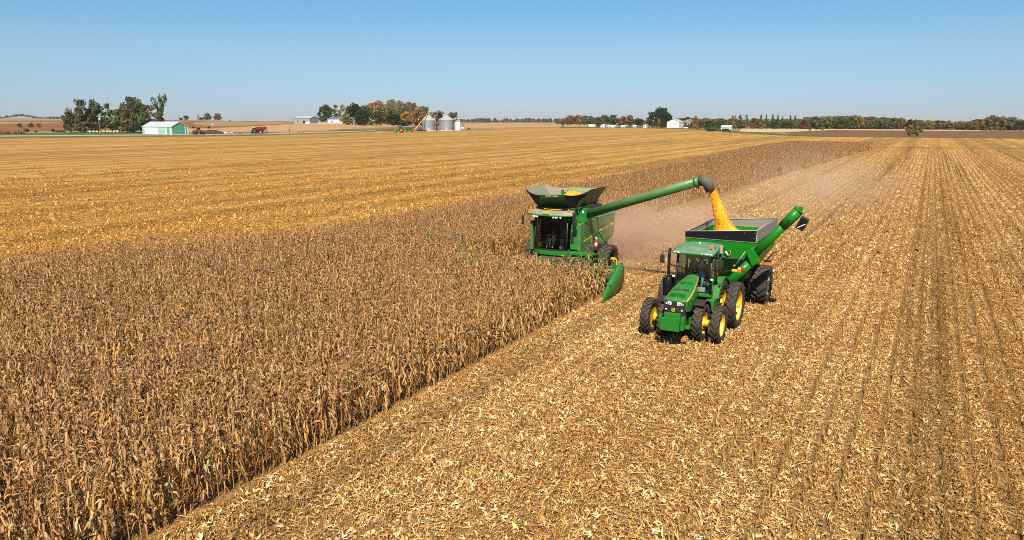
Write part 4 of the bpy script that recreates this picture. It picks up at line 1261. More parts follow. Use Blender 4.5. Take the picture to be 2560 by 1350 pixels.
# unloading auger: lower tube across the front, folding joint, upper tube raised to the right
YA = 35.78
q = MB(); q.tube([(-8.55, YA + .35, 1.0), (-7.63, YA, 1.90), (-7.02, YA, 2.60)], .21, 18); la = q.build('lower_auger', M_green_c, cart)
q = MB(); q.slab([tuple(K3(*t, 'Y', YA - .22)) for t in ((915, 940), (985, 1110), (1065, 1070), (1050, 985), (985, 895))], .44); q.build('folding_joint', M_green_c, cart, bevel=.04)
ua, ub = Vector((-6.98, YA, 2.82)), Vector((-5.28, YA, 4.90))
q = MB(); q.tube([ua, ub], .205, 18); up_ = q.build('upper_auger', M_green_c, cart)
dirv = (ub - ua).normalized()
q = MB(); q.tube([ub - dirv * .55, ub + dirv * .45], .24, 18); q.tube([ub + dirv * .45, ub + dirv * .50], .26, 18); q.box(-4.98, -4.83, YA - .1, YA + .1, 5.28, 5.42); q.build('auger_head', M_green_c, cart)
q = MB(); q.cbox((-4.79, YA, 4.66), (.36, .42, .56), (0, .42, 0)); q.build('spout_flap', M_blackpaint, cart, bevel=.02)
q = MB(); q.cbox((-4.80, YA - .225, 4.58), (.38, .012, .035), (0, .1 - .6, 0)); q.build('flap_strap', M_white, cart)
q = MB(); q.tube([ua + Vector((-.16, -.14, .2)), ub + Vector((-.16, -.14, -.4))], .018, 6); q.build('hydraulic_line', M_black, cart)
q = MB(); q.tube([K3(790, 1110, 'Y', 35.5), K3(915, 940, 'Y', 35.5)], .022, 8); q.ball(K3(790, 1100, 'Y', 35.5), .05, 8, 6); q.build('hydraulic_ram', M_steel, cart)
for (x, y), mt, nm in (((852, 1137), M_white, 'sticker'), ((882, 1137), M_red, 'sticker')):
    c = K3(x, y, 'Y', YA - .23); q = MB(); q.slab([c + Vector(v) for v in ((-.07, 0, -.07), (.07, 0, -.07), (.07, 0, .07), (-.07, 0, .07))], .01); q.build(nm, mt, cart)
c = K3(1400, 590, 'Y', YA - .23); q = MB(); q.ball(c, .06, 10, 6, sq=(.8, .6, 1.5)); q.build('auger_lamp', M_black, cart)
# document tube and hook on the front wall
c = K3(710, 960, 'Y', YF - .05); q = MB(); q.tube([c + Vector((-.08, 0, .08)), c + Vector((.05, 0, -.10))], .045, 8); q.build('document_tube', M_white, cart)
c = K3(735, 955, 'Y', YF - .05); q = MB(); q.tube([c + Vector((.0, 0, .14)), c + Vector((.07, 0, .02)), c + Vector((.03, 0, -.12)), c + Vector((-.03, 0, -.12))], .014, 6); q.build('hook', M_yellow, cart)
# rear lamp bar and front post
q = MB(); q.tube([(-7.1, 40.4, 1.9), (-6.75, 40.4, 2.42), (-6.45, 40.4, 2.55)], .035, 8); q.build('lamp_arm', M_black, cart)
c = K2(1515, 322, 'Y', 40.4); q = MB(); q.box(c.x - .17, c.x + .19, 40.3, 40.45, c.z - .07, c.z + .08); q.build('tail_lamp', M_amber, cart, bevel=.02)
q = MB(); q.box(c.x - .17, c.x + .20, 40.27, 40.48, c.z + .085, c.z + .13); q.build('lamp_cover', M_black, cart)
q = MB(); q.tube([(-7.15, 36.6, 1.0), (-7.1, 36.5, 2.5)], .05, 8); q.build('support_post', M_chassis, cart)
# load: shelled corn lying in the cart (rests inside, a thing of its own)
q = MB(); n = 20; V = []; F = []
for i in range(n + 1):
    for j in range(n + 1):
        x = XL + .12 + (XR - XL - .24) * i / n; y = YF + .12 + (YB - YF - .24) * j / n
        rr = math.hypot(x + 8.9, (y - 40.1))
        V.append((x, y, 3.10 + .48 * math.exp(-(rr / 1.1) ** 2) + .02 * mnoise.noise(Vector((x * 3, y * 3, 0)))))
for i in range(n):
    for j in range(n):
        o = i * (n + 1) + j; F.append((o, o + n + 1, o + n + 2, o + 1))
q.add(V, F, None, True)
tag(q.build('corn_load', mat('dusty_corn', (0.46, 0.40, 0.16), 0.8, noise=(8, .2), bump=(40, .6)), None), 'heap of shelled corn lying inside the green grain cart', 'grain', kind='stuff')
# ================================================================== COMBINE HARVESTER
comb = thing('combine_harvester', (-19.4, 41.5, 0), 'green combine harvester with open grain tank cutting the standing corn', 'combine')
SX = -17.7
# body core
m = MB()
m.box(-20.9, -17.95, 40.75, 45.0, 1.2, 3.3)
m.build('body', M_chassis, comb)
# right side panels (front and rear), each an outline in the side plane with depth
def side_plate(name, outline, x, th, mt, bev=.03):
    q = MB(); q.slab([(x, y, z) for y, z in outline], th)
    o = q.build(name, mt, comb, bevel=bev)
    return o
fp = [(40.0, 1.45), (40.9, 1.28), (42.9, 1.28), (43.0, 2.35), (42.45, 3.30), (41.45, 3.34), (40.05, 3.22)]
rp = [(43.05, 1.55), (43.9, 1.55), (44.05, 1.78), (44.35, 1.86), (44.62, 1.70), (45.3, 1.88), (45.47, 2.66), (45.42, 3.42), (42.55, 3.40), (43.05, 2.36)]
side_plate('side_panel', fp, SX, .22, M_green_d)
side_plate('side_panel', rp, SX + .03, .24, M_green_d)
for outline in (fp, rp):
    side_plate('side_panel', [(y, z) for y, z in reversed(outline)], -21.1, .22, M_green_d)
# yellow stripes with lettering on the rear one
P_ = [K1(915, 618, 'X', SX + .04), K1(918, 636, 'X', SX + .04), K1(1044, 570, 'X', SX + .04), K1(1040, 545, 'X', SX + .04)]
q = MB(); q.slab([tuple(p) for p in P_], .006)
st = q.build('stripe', M_yellow, comb)
c = (P_[0] + P_[1] + P_[2] + P_[3]) / 4; c.x = SX + .045
text_mesh('JOHN DEERE', .20, M_green, 'lettering', comb, frame(c, P_[2] - P_[1], (0, 0, 1)), .003, 1.25, True)
q = MB(); P_ = [K1(912, 604, 'X', SX + .04), K1(915, 618, 'X', SX + .04), K1(1040, 545, 'X', SX + .04), K1(1040, 532, 'X', SX + .04)]
q.slab([tuple(p) for p in P_], .006); q.build('dark_band', M_black, comb)
for a, b, c_, d in (((775, 722), (780, 732), (800, 716), (796, 706)), ((800, 704), (804, 714), (824, 700), (820, 690)), ((826, 685), (832, 698), (860, 676), (854, 664)), ((858, 662), (864, 674), (884, 660), (878, 646))):
    q = MB(); q.slab([tuple(K1(*t, 'X', SX + .012)) for t in (a, b, c_, d)], .006); q.build('stripe', M_yellow, comb)
q = MB(); q.slab([tuple(K1(*t, 'X', SX + .012)) for t in ((780, 684), (786, 698), (800, 694), (794, 680))], .006); q.build('stripe', M_yellow, comb)
# louvre lines on the front side panel
q = MB()
for k in range(5): q.box(SX, SX + .02, 40.55, 41.75, 2.35 + .17 * k, 2.39 + .17 * k)
q.build('louvre', M_green, comb)
# engine deck and rear hood
q = MB(); q.box(-20.9, -17.9, 43.6, 45.2, 3.25, 3.55); q.box(-20.4, -18.6, 43.8, 44.8, 3.55, 3.9); q.build('engine_deck', M_chassis, comb, bevel=.04)
q = MB(); q.tube([(-18.3, 43.4, 3.5), (-18.3, 43.4, 4.35), (-18.2, 43.5, 4.45)], .07, 10); q.build('exhaust_pipe', M_steel, comb)
# front wall right of the cab
q = MB(); q.box(-18.78, -17.60, 40.6, 41.5, 3.28, 4.14); q.build('tank_wall', M_green, comb, bevel=.02)
q = MB(); q.box(-21.0, -18.78, 40.62, 41.5, 3.60, 4.05); q.build('tank_wall', M_green_d, comb, bevel=.02)
q = MB(); q.hexa([(-18.36, 39.95, 1.66), (-17.72, 40.05, 1.66), (-17.72, 40.55, 1.66), (-18.36, 40.55, 1.66)], [(-18.36, 40.1, 3.26), (-17.72, 40.15, 3.26), (-17.72, 40.58, 3.26), (-18.36, 40.58, 3.26)])
q.build('front_panel', M_green, comb, bevel=.05)
q = MB(); q.box(-18.28, -18.12, 39.92, 40.0, 2.1, 2.75); q.build('door_handle', M_black, comb, bevel=.02)
for x in (-18.55, -18.10, -17.82):
    q = MB(); q.box(x - .05, x + .05, 40.56, 40.6, 3.82, 3.98); q.build('wall_lamp', M_lamp, comb, bevel=.01)
# cab
CYF = 39.62
cc = bpy.data.objects.new('cab', None); COL.objects.link(cc); cc.parent = comb
plan = [(-20.72, 40.3), (-20.66, 39.85), (-20.2, CYF), (-19.55, CYF - .05), (-18.9, CYF), (-18.52, 39.85), (-18.44, 40.3)]
q = MB()
V = [(x, y, 1.62) for x, y in plan] + [(x * 1.0, y + .10, 3.55) for x, y in plan]
n = len(plan); q.add(V, [(i, i + 1, n + i + 1, n + i) for i in range(1, n - 2)])
g = q.build('windshield', M_glass_d, cc); g.modifiers.new('thick', 'SOLIDIFY').thickness = .008
for i, nm in ((0, 'side_window'), (n - 2, 'side_window')):
    q = MB(); q.add([V[i], V[i + 1], V[n + i + 1], V[n + i]], [(0, 1, 2, 3)]); g = q.build(nm, M_glass_d, cc); g.modifiers.new('thick', 'SOLIDIFY').thickness = .008
for i in (1, 5):
    q = MB(); q.tube([V[i], V[n + i]], .05, 8); q.build('pillar', M_black, cc)
for i in (0, 6):
    q = MB(); q.tube([V[i], V[n + i]], .07, 8); q.build('pillar', M_green, cc)
q = MB(); q.box(-20.75, -18.42, 40.3, 41.0, 1.5, 3.6); q.build('cab_back', M_dark, cc)
q = MB(); q.add([(x, y - .01, 1.58) for x, y in plan] + [(x, y - .01, 1.30) if 0 < i < 6 else (x, y, 1.42) for i, (x, y) in enumerate(plan)], [(n + i, n + i + 1, i + 1, i) for i in range(n - 1)])
g = q.build('cab_skirt', M_green, cc); sl = g.modifiers.new('thick', 'SOLIDIFY'); sl.thickness = .06; sl.offset = -1
q = MB(); q.add([(x, y, 1.585) for x, y in plan], [tuple(range(n))]); g = q.build('cab_floor', M_dark, cc); g.modifiers.new('thick', 'SOLIDIFY').thickness = .05
q = MB(); q.add([(x, y - .015, 1.57) for x, y in plan] + [(x, y - .015, 1.66) for x, y in plan], [(i, i + 1, n + i + 1, n + i) for i in range(n - 1)])
g = q.build('glass_gasket', M_black, cc); g.modifiers.new('thick', 'SOLIDIFY').thickness = .02
# roof with visor
q = MB()
rf = [(-21.12, 39.72), (-20.4, 39.35), (-19.5, 39.22), (-18.75, 39.35), (-18.10, 39.72), (-18.3, 40.6), (-20.9, 40.6)]
n = len(rf); top = [(x * .96 + -19.55 * .04, y + .10, 3.90 if i < 5 else 4.02) for i, (x, y) in enumerate(rf)]
q.add([(x, y, 3.70 if i not in (0, 4) else 3.74) for i, (x, y) in enumerate(rf)] + top, [tuple(range(n))[::-1], tuple(range(n, 2 * n))] + [(i, (i + 1) % n, n + (i + 1) % n, n + i) for i in range(n)])
M_croof = mat('dusty_cab_roof', (0.10, 0.16, 0.06), 0.6, dust=((0.40, 0.31, 0.19), 0.95))
q.build('roof', M_croof, cc, bevel=.02)
q = MB()
for i in range(4):
    (x0, y0), (x1, y1) = rf[i], rf[i + 1]
    q.slab([(x0, y0 - .02, 3.68), (x1, y1 - .02, 3.68), (x1, y1 - .02, 3.76), (x0, y0 - .02, 3.76)], .05)
q.build('visor', M_green, cc, bevel=.015)
q = MB(); q.cbox((-19.55, 40.2, 4.0), (1.1, .5, .04), (-.14, 0, 0)); q.ball((-19.5, 40.15, 3.99), .5, 14, 6, sq=(1.1, .35, .10)); g = q.build('spilled_corn', M_corngrain, cc)
for x in (-20.55, -20.25, -19.15, -18.95, -18.72, -20.42, -19.0):
    q = MB(); i = np.interp(x, [-21.1, -20.4, -19.5, -18.75, -18.1], [39.72, 39.35, 39.22, 39.35, 39.72])
    q.ball((x, float(i) - .01, 3.62), .055, 10, 6, sq=(1.2, .6, 1)); q.build('visor_lamp', M_lamp, cc)
q = MB(); q.box(-19.78, -19.42, 39.12, 39.2, 3.70, 3.84); q.build('badge', M_green, cc, bevel=.02)
q = MB(); q.box(-19.78, -19.42, 39.10, 39.24, 3.845, 3.93); q.build('badge_top', M_yellow, cc, bevel=.02)
for x in (-20.95, -18.42):
    q = MB(); q.lathe((x, 39.85, 3.92), (0, 0, 1), [(.06, 0), (.06, .05), (.055, .15), (.02, .19), (0, .19)], 10); q.build('beacon', M_amber, cc)
# inside the cab
q = MB(); q.box(-19.8, -19.3, 39.95, 40.25, 1.62, 2.1); q.box(-19.8, -19.3, 40.2, 40.3, 2.1, 2.9); q.build('seat', M_dark, cc, bevel=.03)
q = MB(); q.tube([(-19.6, 39.72, 1.6), (-19.58, 39.80, 2.25)], .06, 8); q.build('steering_column', M_steel, cc)
q = MB(); c = Vector((-19.58, 39.80, 2.30)); q.tube([c + Vector((math.cos(a) * .19, math.sin(a) * .15, math.sin(a) * .10)) for a in np.linspace(0, 2 * math.pi, 19)], .015, 6, caps=False); q.build('steering_wheel', M_dark, cc)
q = MB(); q.box(-18.98, -18.72, 39.85, 40.2, 1.6, 2.25); q.build('console', mat('console_grey', (.10, .095, .07), .7), cc, bevel=.03)
q = MB(); q.box(-20.5, -20.2, 39.85, 40.1, 1.62, 1.95); q.build('cooler', mat('canvas_bag', (.20, .19, .09), .8), cc, bevel=.06)
q = MB(); q.box(-18.95, -18.78, 39.76, 39.80, 1.68, 1.85); q.build('sticker', M_white, cc)
combine_driver = seated_person((-19.55, 40.24, 2.14), 'person in grey blue jeans sitting in the dark combine cab', M_jeans2, M_shirt, .21)
# mirrors
q = MB(); q.tube([(-21.0, 39.75, 3.76), (-21.3, 39.6, 3.72), (-21.32, 39.6, 3.55)], .02, 6); q.build('mirror_arm', M_black, comb)
c = K1(238, 530, 'Y', 39.6); q = MB(); q.cbox(c, (.16, .09, .55)); q.build('mirror', M_black, comb, bevel=.03)
q = MB(); c = K1(697, 500, 'Y', 39.5); q.cbox(c, (.20, .10, .36)); c2 = K1(703, 555, 'Y', 39.5); q.cbox(c2, (.22, .12, .40)); q.tube([(-18.2, 39.8, 3.74), c], .02, 6); q.build('mirror', M_black, comb, bevel=.03)
# grain tank: four flaps and tarpaulin corners, open at the top
q = MB(); q.box(-20.85, -17.85, 40.85, 43.6, 3.3, 4.12); q.build('tank_box', M_green_d, comb)
def flap(name, pts, mt, th=.03):
    q = MB(); q.slab([tuple(p) for p in pts], th); return q.build(name, mt, comb)
F0, F1 = K1(395, 310, 'Y', 39.3), K1(605, 310, 'Y', 39.3)
F2, F3 = K1(640, 428, 'Y', 40.7), K1(388, 424, 'Y', 40.7)
M_flap_shade = mat('shaded_green_flap', (0.006, 0.075, 0.012), 0.5, dust=(DUST, .06))  # shade on the outward leaning flaps is put into this darker green
ff = flap('front_flap', [F3, F2, F1, F0], M_flap_shade)
q = MB(); q.slab([tuple(p + Vector((0, -.02, 0))) for p in (F0.lerp(F3, .24), F1.lerp(F2, .24), F1, F0)], .03); q.build('flap_band', M_green, comb)
c = K1(500, 321, 'Y', 39.36)
text_mesh('DEMCO', .19, M_white, 'lettering', comb, frame(c + Vector((0, -.05, 0)), F1 - F0, F0 - F3), .004, 1.25, True)
XRt, XRb = -17.15, -17.98
R0, R1 = K1(840, 265, 'X', XRt), K1(985, 235, 'X', XRt)
R2, R3 = K1(880, 380, 'X', XRb), K1(725, 425, 'X', XRb)
flap('right_flap', [R3, R2, R1, R0], M_flap_shade)
XLt, XLb = -21.65, -20.85
L0, L1 = K1(250, 245, 'X', XLt), K1(430, 215, 'X', XLt)
L3, L2 = K1(382, 424, 'Y', 40.7), Vector((XLb, L1.y - .2, 4.12))
flap('left_flap', [L0, L1, L2, L3], mat('pale_green_panel', (0.19, 0.225, 0.145), 0.6, dust=(DUST, .35)))  # left flap in a paler grey green than the front and right ones
B0, B1 = Vector((L1.x + .9, L1.y + .5, 4.75)), Vector((R1.x - .9, L1.y + .5, 4.75))
flap('rear_flap', [(-20.6, 43.7, 4.12), (-18.2, 43.7, 4.12), (-18.3, 44.5, 4.95), (-20.5, 44.5, 4.95)][::-1], mat('faded_green_flap', (0.13, 0.24, 0.09), 0.6, dust=(DUST, .4)))
def tarp(name, a0, a1, b1, b0, mt, sag=.10, out=(0, 0, 0)):
    """cloth between two flap edges a0-a1 (bottom, top) and b0-b1, its top edge sagging"""
    q = MB(); V = []; F = []; n = 8; mm = 5
    for i in range(n + 1):
        u = i / n
        for j in range(mm + 1):
            v = j / mm
            p = a0.lerp(a1, v).lerp(b0.lerp(b1, v), u)
            s4 = 4 * u * (1 - u)
            p = p + Vector((0, 0, -sag * s4 * v * v)) + Vector(out) * s4 * v + Vector((0, 0.02 * math.sin(u * 17 + v * 5), 0))
            V.append(p)
    for i in range(n):
        for j in range(mm):
            o = i * (mm + 1) + j; F.append((o, o + mm + 1, o + mm + 2, o + 1))
    q.add(V, F, None, True); g = q.build(name, mt, comb); g.modifiers.new('thick', 'SOLIDIFY').thickness = .012
tarp('corner_tarp', F2, F1, R0, R3, M_cloth, .16)
tarp('corner_tarp', L3, L0, F0, F3, M_cloth, .14)
tarp('corner_tarp', Vector((-20.6, 43.7, 4.12)), Vector((-20.5, 44.5, 4.95)), L1, L2, M_cloth2, .10)
tarp('corner_tarp', R2, R1, Vector((-18.3, 44.5, 4.95)), Vector((-18.2, 43.7, 4.12)), M_cloth2, .10)
q = MB(); P_ = [K1(672, 368, 'Y', 40.18), K1(736, 358, 'Y', 40.18), K1(732, 384, 'Y', 40.25), K1(672, 392, 'Y', 40.25)]
q.slab([tuple(p) for p in reversed(P_)], .01); q.build('tarp_window', mat('amber_film', (.55, .30, .10), .4), comb)
q = MB(); P_ = [K1(362, 345, 'Y', 40.1), K1(390, 358, 'Y', 40.1), K1(406, 382, 'Y', 40.2), K1(385, 372, 'Y', 40.2)]
q.slab([tuple(p) for p in reversed(P_)], .01); q.build('tarp_window', mat('pale_film', (.36, .33, .22), .5), comb)
q = MB(); q.tube([K1(590, 305, 'Y', 40.3), K1(592, 268, 'Y', 40.3)], .06, 8); q.cbox(K1(590, 285, 'Y', 40.3), (.16, .12, .28)); q.cbox(K1(612, 293, 'Y', 40.3), (.14, .1, .1)); q.build('tank_sensor', M_green, comb)
q = MB(); q.ball(K1(597, 266, 'Y', 40.3), .045, 8, 5); q.build('sensor_cap', M_red, comb)
# corn heaped in the tank
q = MB(); n = 18; V = []; F = []
for i in range(n + 1):
    for j in range(n + 1):
        u, v = i / n * 2 - 1, j / n * 2 - 1
        V.append((-19.3 + u * 1.30, 42.2 + v * 1.40, 4.30 + .62 * max(0, 1 - (u * u + v * v) * .75) + .015 * mnoise.noise(Vector((u * 9, v * 9, 1)))))
for i in range(n):
    for j in range(n):
        o = i * (n + 1) + j; F.append((o, o + n + 1, o + n + 2, o + 1))
q.add(V, F, None, True)
tag(q.build('tank_corn', M_corngrain, None), 'yellow corn heaped inside the open tank of the combine', 'grain', kind='stuff')
# unloading auger
YU = 40.9
YT = 38.9
A0, A1 = on_plane(1470, 535, 'Y', YU), on_plane(1750, 452, 'Y', YT)
YP = lambda px: YU + (YT - YU) * (px - 1470) / 280
q = MB(); q.tube([A0 + (A0 - A1).normalized() * .5, A1], .255, 20); ag = q.build('unloading_auger', M_green_d, comb)
for px, py in ((1537, 515), (1624, 489), (1742, 454)):
    c = on_plane(px, py, 'Y', YP(px)); dv = (A1 - A0).normalized()
    q = MB(); q.tube([c - dv * .035, c + dv * .035], .285, 20); q.build('collar', M_green, ag)
q = MB(); tip = [A1, on_plane(1760, 450, 'Y', YT), on_plane(1771, 461, 'Y', YT), on_plane(1777, 478, 'Y', YT)]
q.tube(tip, [.285, .28, .26, .235], 16, caps=False); bt = q.build('spout_boot', M_rubber, ag); bt.modifiers.new('thick', 'SOLIDIFY').thickness = .02
q = MB(); c = on_plane(1744, 466, 'Y', YT - .1); q.cbox(c, (.12, .12, .18)); q.build('auger_lamp', M_black, ag)
q = MB(); q.box(-18.4, -17.78, 41.0, 41.6, 2.8, 3.3); q.build('auger_pivot', M_chassis, comb, bevel=.05)
# platform, rail, ladder, extinguisher
q = MB(); q.box(-18.4, -16.75, 39.55, 40.05, 1.42, 1.58); q.box(-17.66, -16.75, 40.05, 41.6, 1.42, 1.50); q.build('platform', M_green, comb, bevel=.02)
q = MB(); q.box(-18.4, -16.9, 39.65, 39.95, 1.1, 1.3); q.build('platform_step', M_green_d, comb, bevel=.03)
q = MB()
for y in (39.65, 40.5, 41.5): q.tube([(-16.78, y, 1.5), (-16.82, y, 2.55)], .02, 6)
for z in (2.05, 2.55): q.tube([(-16.82, 39.65, z), (-16.82, 41.5, z)], .02, 6)
q.build('handrail', M_green, comb)
q = MB()
for y in (41.75, 42.15):
    q.tube([(-17.45, y, 2.5), (-16.6, y, 1.5), (-16.45, y - .05, .75)], .03, 6)
for k in range(5): q.box(-16.75 + .05 * k, -16.5 + .05 * k, 41.72, 42.15, 1.45 - .18 * k, 1.48 - .18 * k)
q.build('ladder', M_green, comb)
c = K1(888, 752, 'Y', 40.2)
q = MB(); q.lathe((c.x, 40.2, c.z - .34), (0, 0, 1), [(0, 0), (.085, 0), (.085, .30)], 12); q.lathe((c.x, 40.2, c.z + .13), (0, 0, 1), [(.085, 0), (.085, .16), (.03, .22), (0, .22)], 12); ex = q.build('fire_extinguisher', M_red, comb)
q = MB(); q.lathe((c.x, 40.2, c.z - .04), (0, 0, 1), [(.087, 0), (.087, .17)], 12); q.cbox((c.x, 40.2, c.z + .40), (.12, .06, .06)); q.build('extinguisher_label', M_white, ex)
# running gear
for s in (-1, 1):
    xi = -19.4
    wheel(comb, (xi + s * 2.0, 41.35, .97), .97, .70, .52, s, dish=.1, lugs=18, lug_h=.06)
    if s > 0: wheel(comb, (xi + s * 2.95, 41.35, .97), .97, .70, .52, s, rim_mat=M_chassis, dish=.2, lugs=18, lug_h=.06)
    wheel(comb, (xi + s * 1.45, 44.5, .72), .72, .50, .38, s, dish=.1, lugs=16, lug_h=.05)
q = MB(); q.tube([(-21.7, 41.35, .97), (-16.4, 41.35, .97)], .16, 10); q.tube([(-20.9, 44.5, .72), (-17.9, 44.5, .72)], .12, 10); q.build('axle', M_chassis, comb)
# corn header
hd = bpy.data.objects.new('corn_header', None); COL.objects.link(hd); hd.parent = comb
q = MB(); q.box(-24.5, -14.35, 37.75, 38.15, .45, 1.10); q.tube([(-24.5, 37.95, 1.12), (-14.4, 37.95, 1.12)], .07, 8); q.build('header_beam', M_green_d, hd, bevel=.03)
q = MB(); q.tube([(-24.4, 37.4, .78), (-14.6, 37.4, .78)], .24, 14); q.build('cross_auger', M_chassis, hd)
q = MB(); q.hexa([(-20.2, 38.1, .5), (-18.7, 38.1, .5), (-18.7, 40.4, .7), (-20.2, 40.4, .7)], [(-20.2, 38.1, 1.0), (-18.7, 38.1, 1.0), (-18.7, 40.4, 1.3), (-20.2, 40.4, 1.3)]); q.build('feeder_house', M_chassis, hd, bevel=.03)  # near-black finish paints in the shadow below the cab
def divider(xc, tip_y, back_y, hb, wb, zt, outer):
    q = MB(); V = []; F = []
    secs = [(tip_y, .06, .12, .22), (tip_y + .35, wb * .46, .10, .20 + hb * .26), (tip_y + 1.15, wb * .80, .12, .20 + hb * .58), (tip_y + 1.2, wb * .92, .10, .20 + hb * .62), (tip_y + (back_y - tip_y) * .66, wb, .18, .2 + hb * .98), (back_y - .5, wb * .98, .34, zt), (back_y, wb * .95, .42, zt)]
    for y, w, z0, z1 in secs:
        for u, zz in ((-1, z0), (-1, z0 + (z1 - z0) * .62), (-.68, z1 - .03), (0, z1 + .02), (.68, z1 - .03), (1, z0 + (z1 - z0) * .62), (1, z0)):
            V.append((xc + u * w / 2 + (1 - (y - tip_y) / (back_y - tip_y)) * outer, y, zz))
    for i in range(len(secs) - 1):
        for k in range(6): F.append((i * 7 + k, i * 7 + k + 1, (i + 1) * 7 + k + 1, (i + 1) * 7 + k))
        F.append((i * 7 + 6, i * 7, (i + 1) * 7, (i + 1) * 7 + 6))
    F += [tuple(range(7))[::-1], tuple(range((len(secs) - 1) * 7, len(secs) * 7))]
    q.add(V, F, None, True)
    return q.build('row_divider', M_green, hd)
divider(-14.30, 34.45, 38.0, 1.1, .34, 1.55, .32)
for k in range(1, 12): divider(-14.42 - ROW * k, 35.3, 37.7, .55, .40, .85, 0)
divider(-24.45, 34.45, 38.0, 1.1, .34, 1.55, -.32)
q = MB()                          # hinge seam between the divider's snout and its body, and the worn lower skirt
for (a, b, c_) in (((962, 1108), (1000, 1118), (1030, 1098)),):
    q.tube([K1(*a, 'Y', 35.55), K1(*b, 'Y', 35.45), K1(*c_, 'Y', 35.55)], .022, 6)
q.build('hinge_seam', M_chassis, hd)
q = MB(); P_ = [K1(1050, 935, 'Y', 37.9), K1(1078, 935, 'Y', 37.9), K1(1072, 880, 'Y', 37.9), K1(1062, 880, 'Y', 37.9)]; q.slab([tuple(p) for p in P_], .05); q.build('yellow_guard', M_yellow, hd)
q = MB(); c = K1(1044, 875, 'Y', 37.85); q.box(c.x - .15, c.x + .14, 37.8, 37.9, c.z - .05, c.z + .05); q.build('yellow_marker', M_yellow, hd)
q = MB(); c = K1(1045, 900, 'Y', 37.85); q.ball(c, .06, 8, 6); q.build('marker_lamp', M_amber, hd)
q = MB(); q.box(c.x - .12, c.x + .12, 37.88, 37.98, c.z - .35, c.z + .1); q.build('lamp_bracket', M_green, hd)

# ------------------------------------------------------------------ corn pouring from the spout
q = MB(); V = []; F = []
pts = [(1777, 460, .10), (1783, 478, .17), (1789, 500, .23), (1797, 525, .29), (1805, 548, .36), (1812, 565, .44), (1818, 579, .60)]
ctr = [on_plane(a, b, 'Y', YT + .02 * i) for i, (a, b, r) in enumerate(pts)]
NS, NR = 60, 36
for i in range(NS + 1):
    t = i / NS * (len(pts) - 1); k = min(int(t), len(pts) - 2); f = t - k
    c = ctr[k].lerp(ctr[k + 1], f); r = pts[k][2] * (1 - f) + pts[k + 1][2] * f
    for j in range(NR):
        a = 2 * math.pi * j / NR
        d = Vector((math.cos(a), math.sin(a), 0))
        p = c + d * r
        nz = mnoise.noise(Vector((p.x * 3, p.y * 3, p.z * 1.4))) * .16 + mnoise.noise(Vector((p.x * 9, p.y * 9, p.z * 3))) * .14 + mnoise.noise(p * 21) * .08
        p = c + Vector((d.x * r, d.y * r * .75, 0)) * (1 + nz)
        V.append(p)
for i in range(NS):
    for j in range(NR):
        j2 = (j + 1) % NR
        F.append((i * NR + j, i * NR + j2, (i + 1) * NR + j2, (i + 1) * NR + j))
q.add(V, F, None, True)
rr = random.Random(3)
for k in range(11000):       # loose kernels round the stream
    t = rr.random() ** .8 * (len(pts) - 1.001); i = int(t); f = t - i
    c = ctr[i].lerp(ctr[i + 1], f); r = pts[i][2] * (1 - f) + pts[i + 1][2] * f
    a = rr.uniform(0, 6.28); rad = r * (0.80 + abs(rr.gauss(0, .17)))
    p = c + Vector((math.cos(a) * rad, math.sin(a) * rad * .78, rr.uniform(-.05, .05)))
    s = rr.uniform(.008, .015)
    u = Vector((rr.gauss(0, .35), rr.gauss(0, .35), -1)).normalized() * s * rr.uniform(1, 2.6); w = u.orthogonal().normalized() * s * .7
    n_ = u.cross(w).normalized() * s * .7
    q.add([p - u, p + w, p + u, p - w, p + n_, p - n_], [(0, 1, 4), (1, 2, 4), (2, 3, 4), (3, 0, 4), (1, 0, 5), (2, 1, 5), (3, 2, 5), (0, 3, 5)])
tag(q.build('pouring_corn', M_corngrain, None), 'yellow stream of shelled corn falling from the auger spout', 'grain', kind='stuff')
# ================================================================== TREES
def leaf_mat(name):
    m = bpy.data.materials.new(name); m.use_nodes = True
    nt = m.node_tree; b = nt.nodes['Principled BSDF']
    b.inputs['Roughness'].default_value = .7; b.inputs['Specular IOR Level'].default_value = .2
    a = nt.nodes.new('ShaderNodeAttribute'); a.attribute_name = 'tint'
    oi = nt.nodes.new('ShaderNodeObjectInfo')
    c = n_mix(nt, 1.0, oi.outputs['Color'], a.outputs['Color'], 'MULTIPLY')
    nt.links.new(c, b.inputs['Base Color'])
    tr = nt.nodes.new('ShaderNodeBsdfTranslucent'); nt.links.new(c, tr.inputs['Color'])
    ms = nt.nodes.new('ShaderNodeMixShader'); ms.inputs[0].default_value = .3
    nt.links.new(b.outputs[0], ms.inputs[1]); nt.links.new(tr.outputs[0], ms.inputs[2])
    nt.links.new(ms.outputs[0], nt.nodes['Material Output'].inputs['Surface'])
    return m
M_leaf = leaf_mat('foliage')
M_bark = mat('bark', (0.10, 0.075, 0.055), 0.9, noise=(4, .3))
M_barkpale = mat('pale_bark', (0.42, 0.36, 0.29), 0.9, noise=(4, .25))

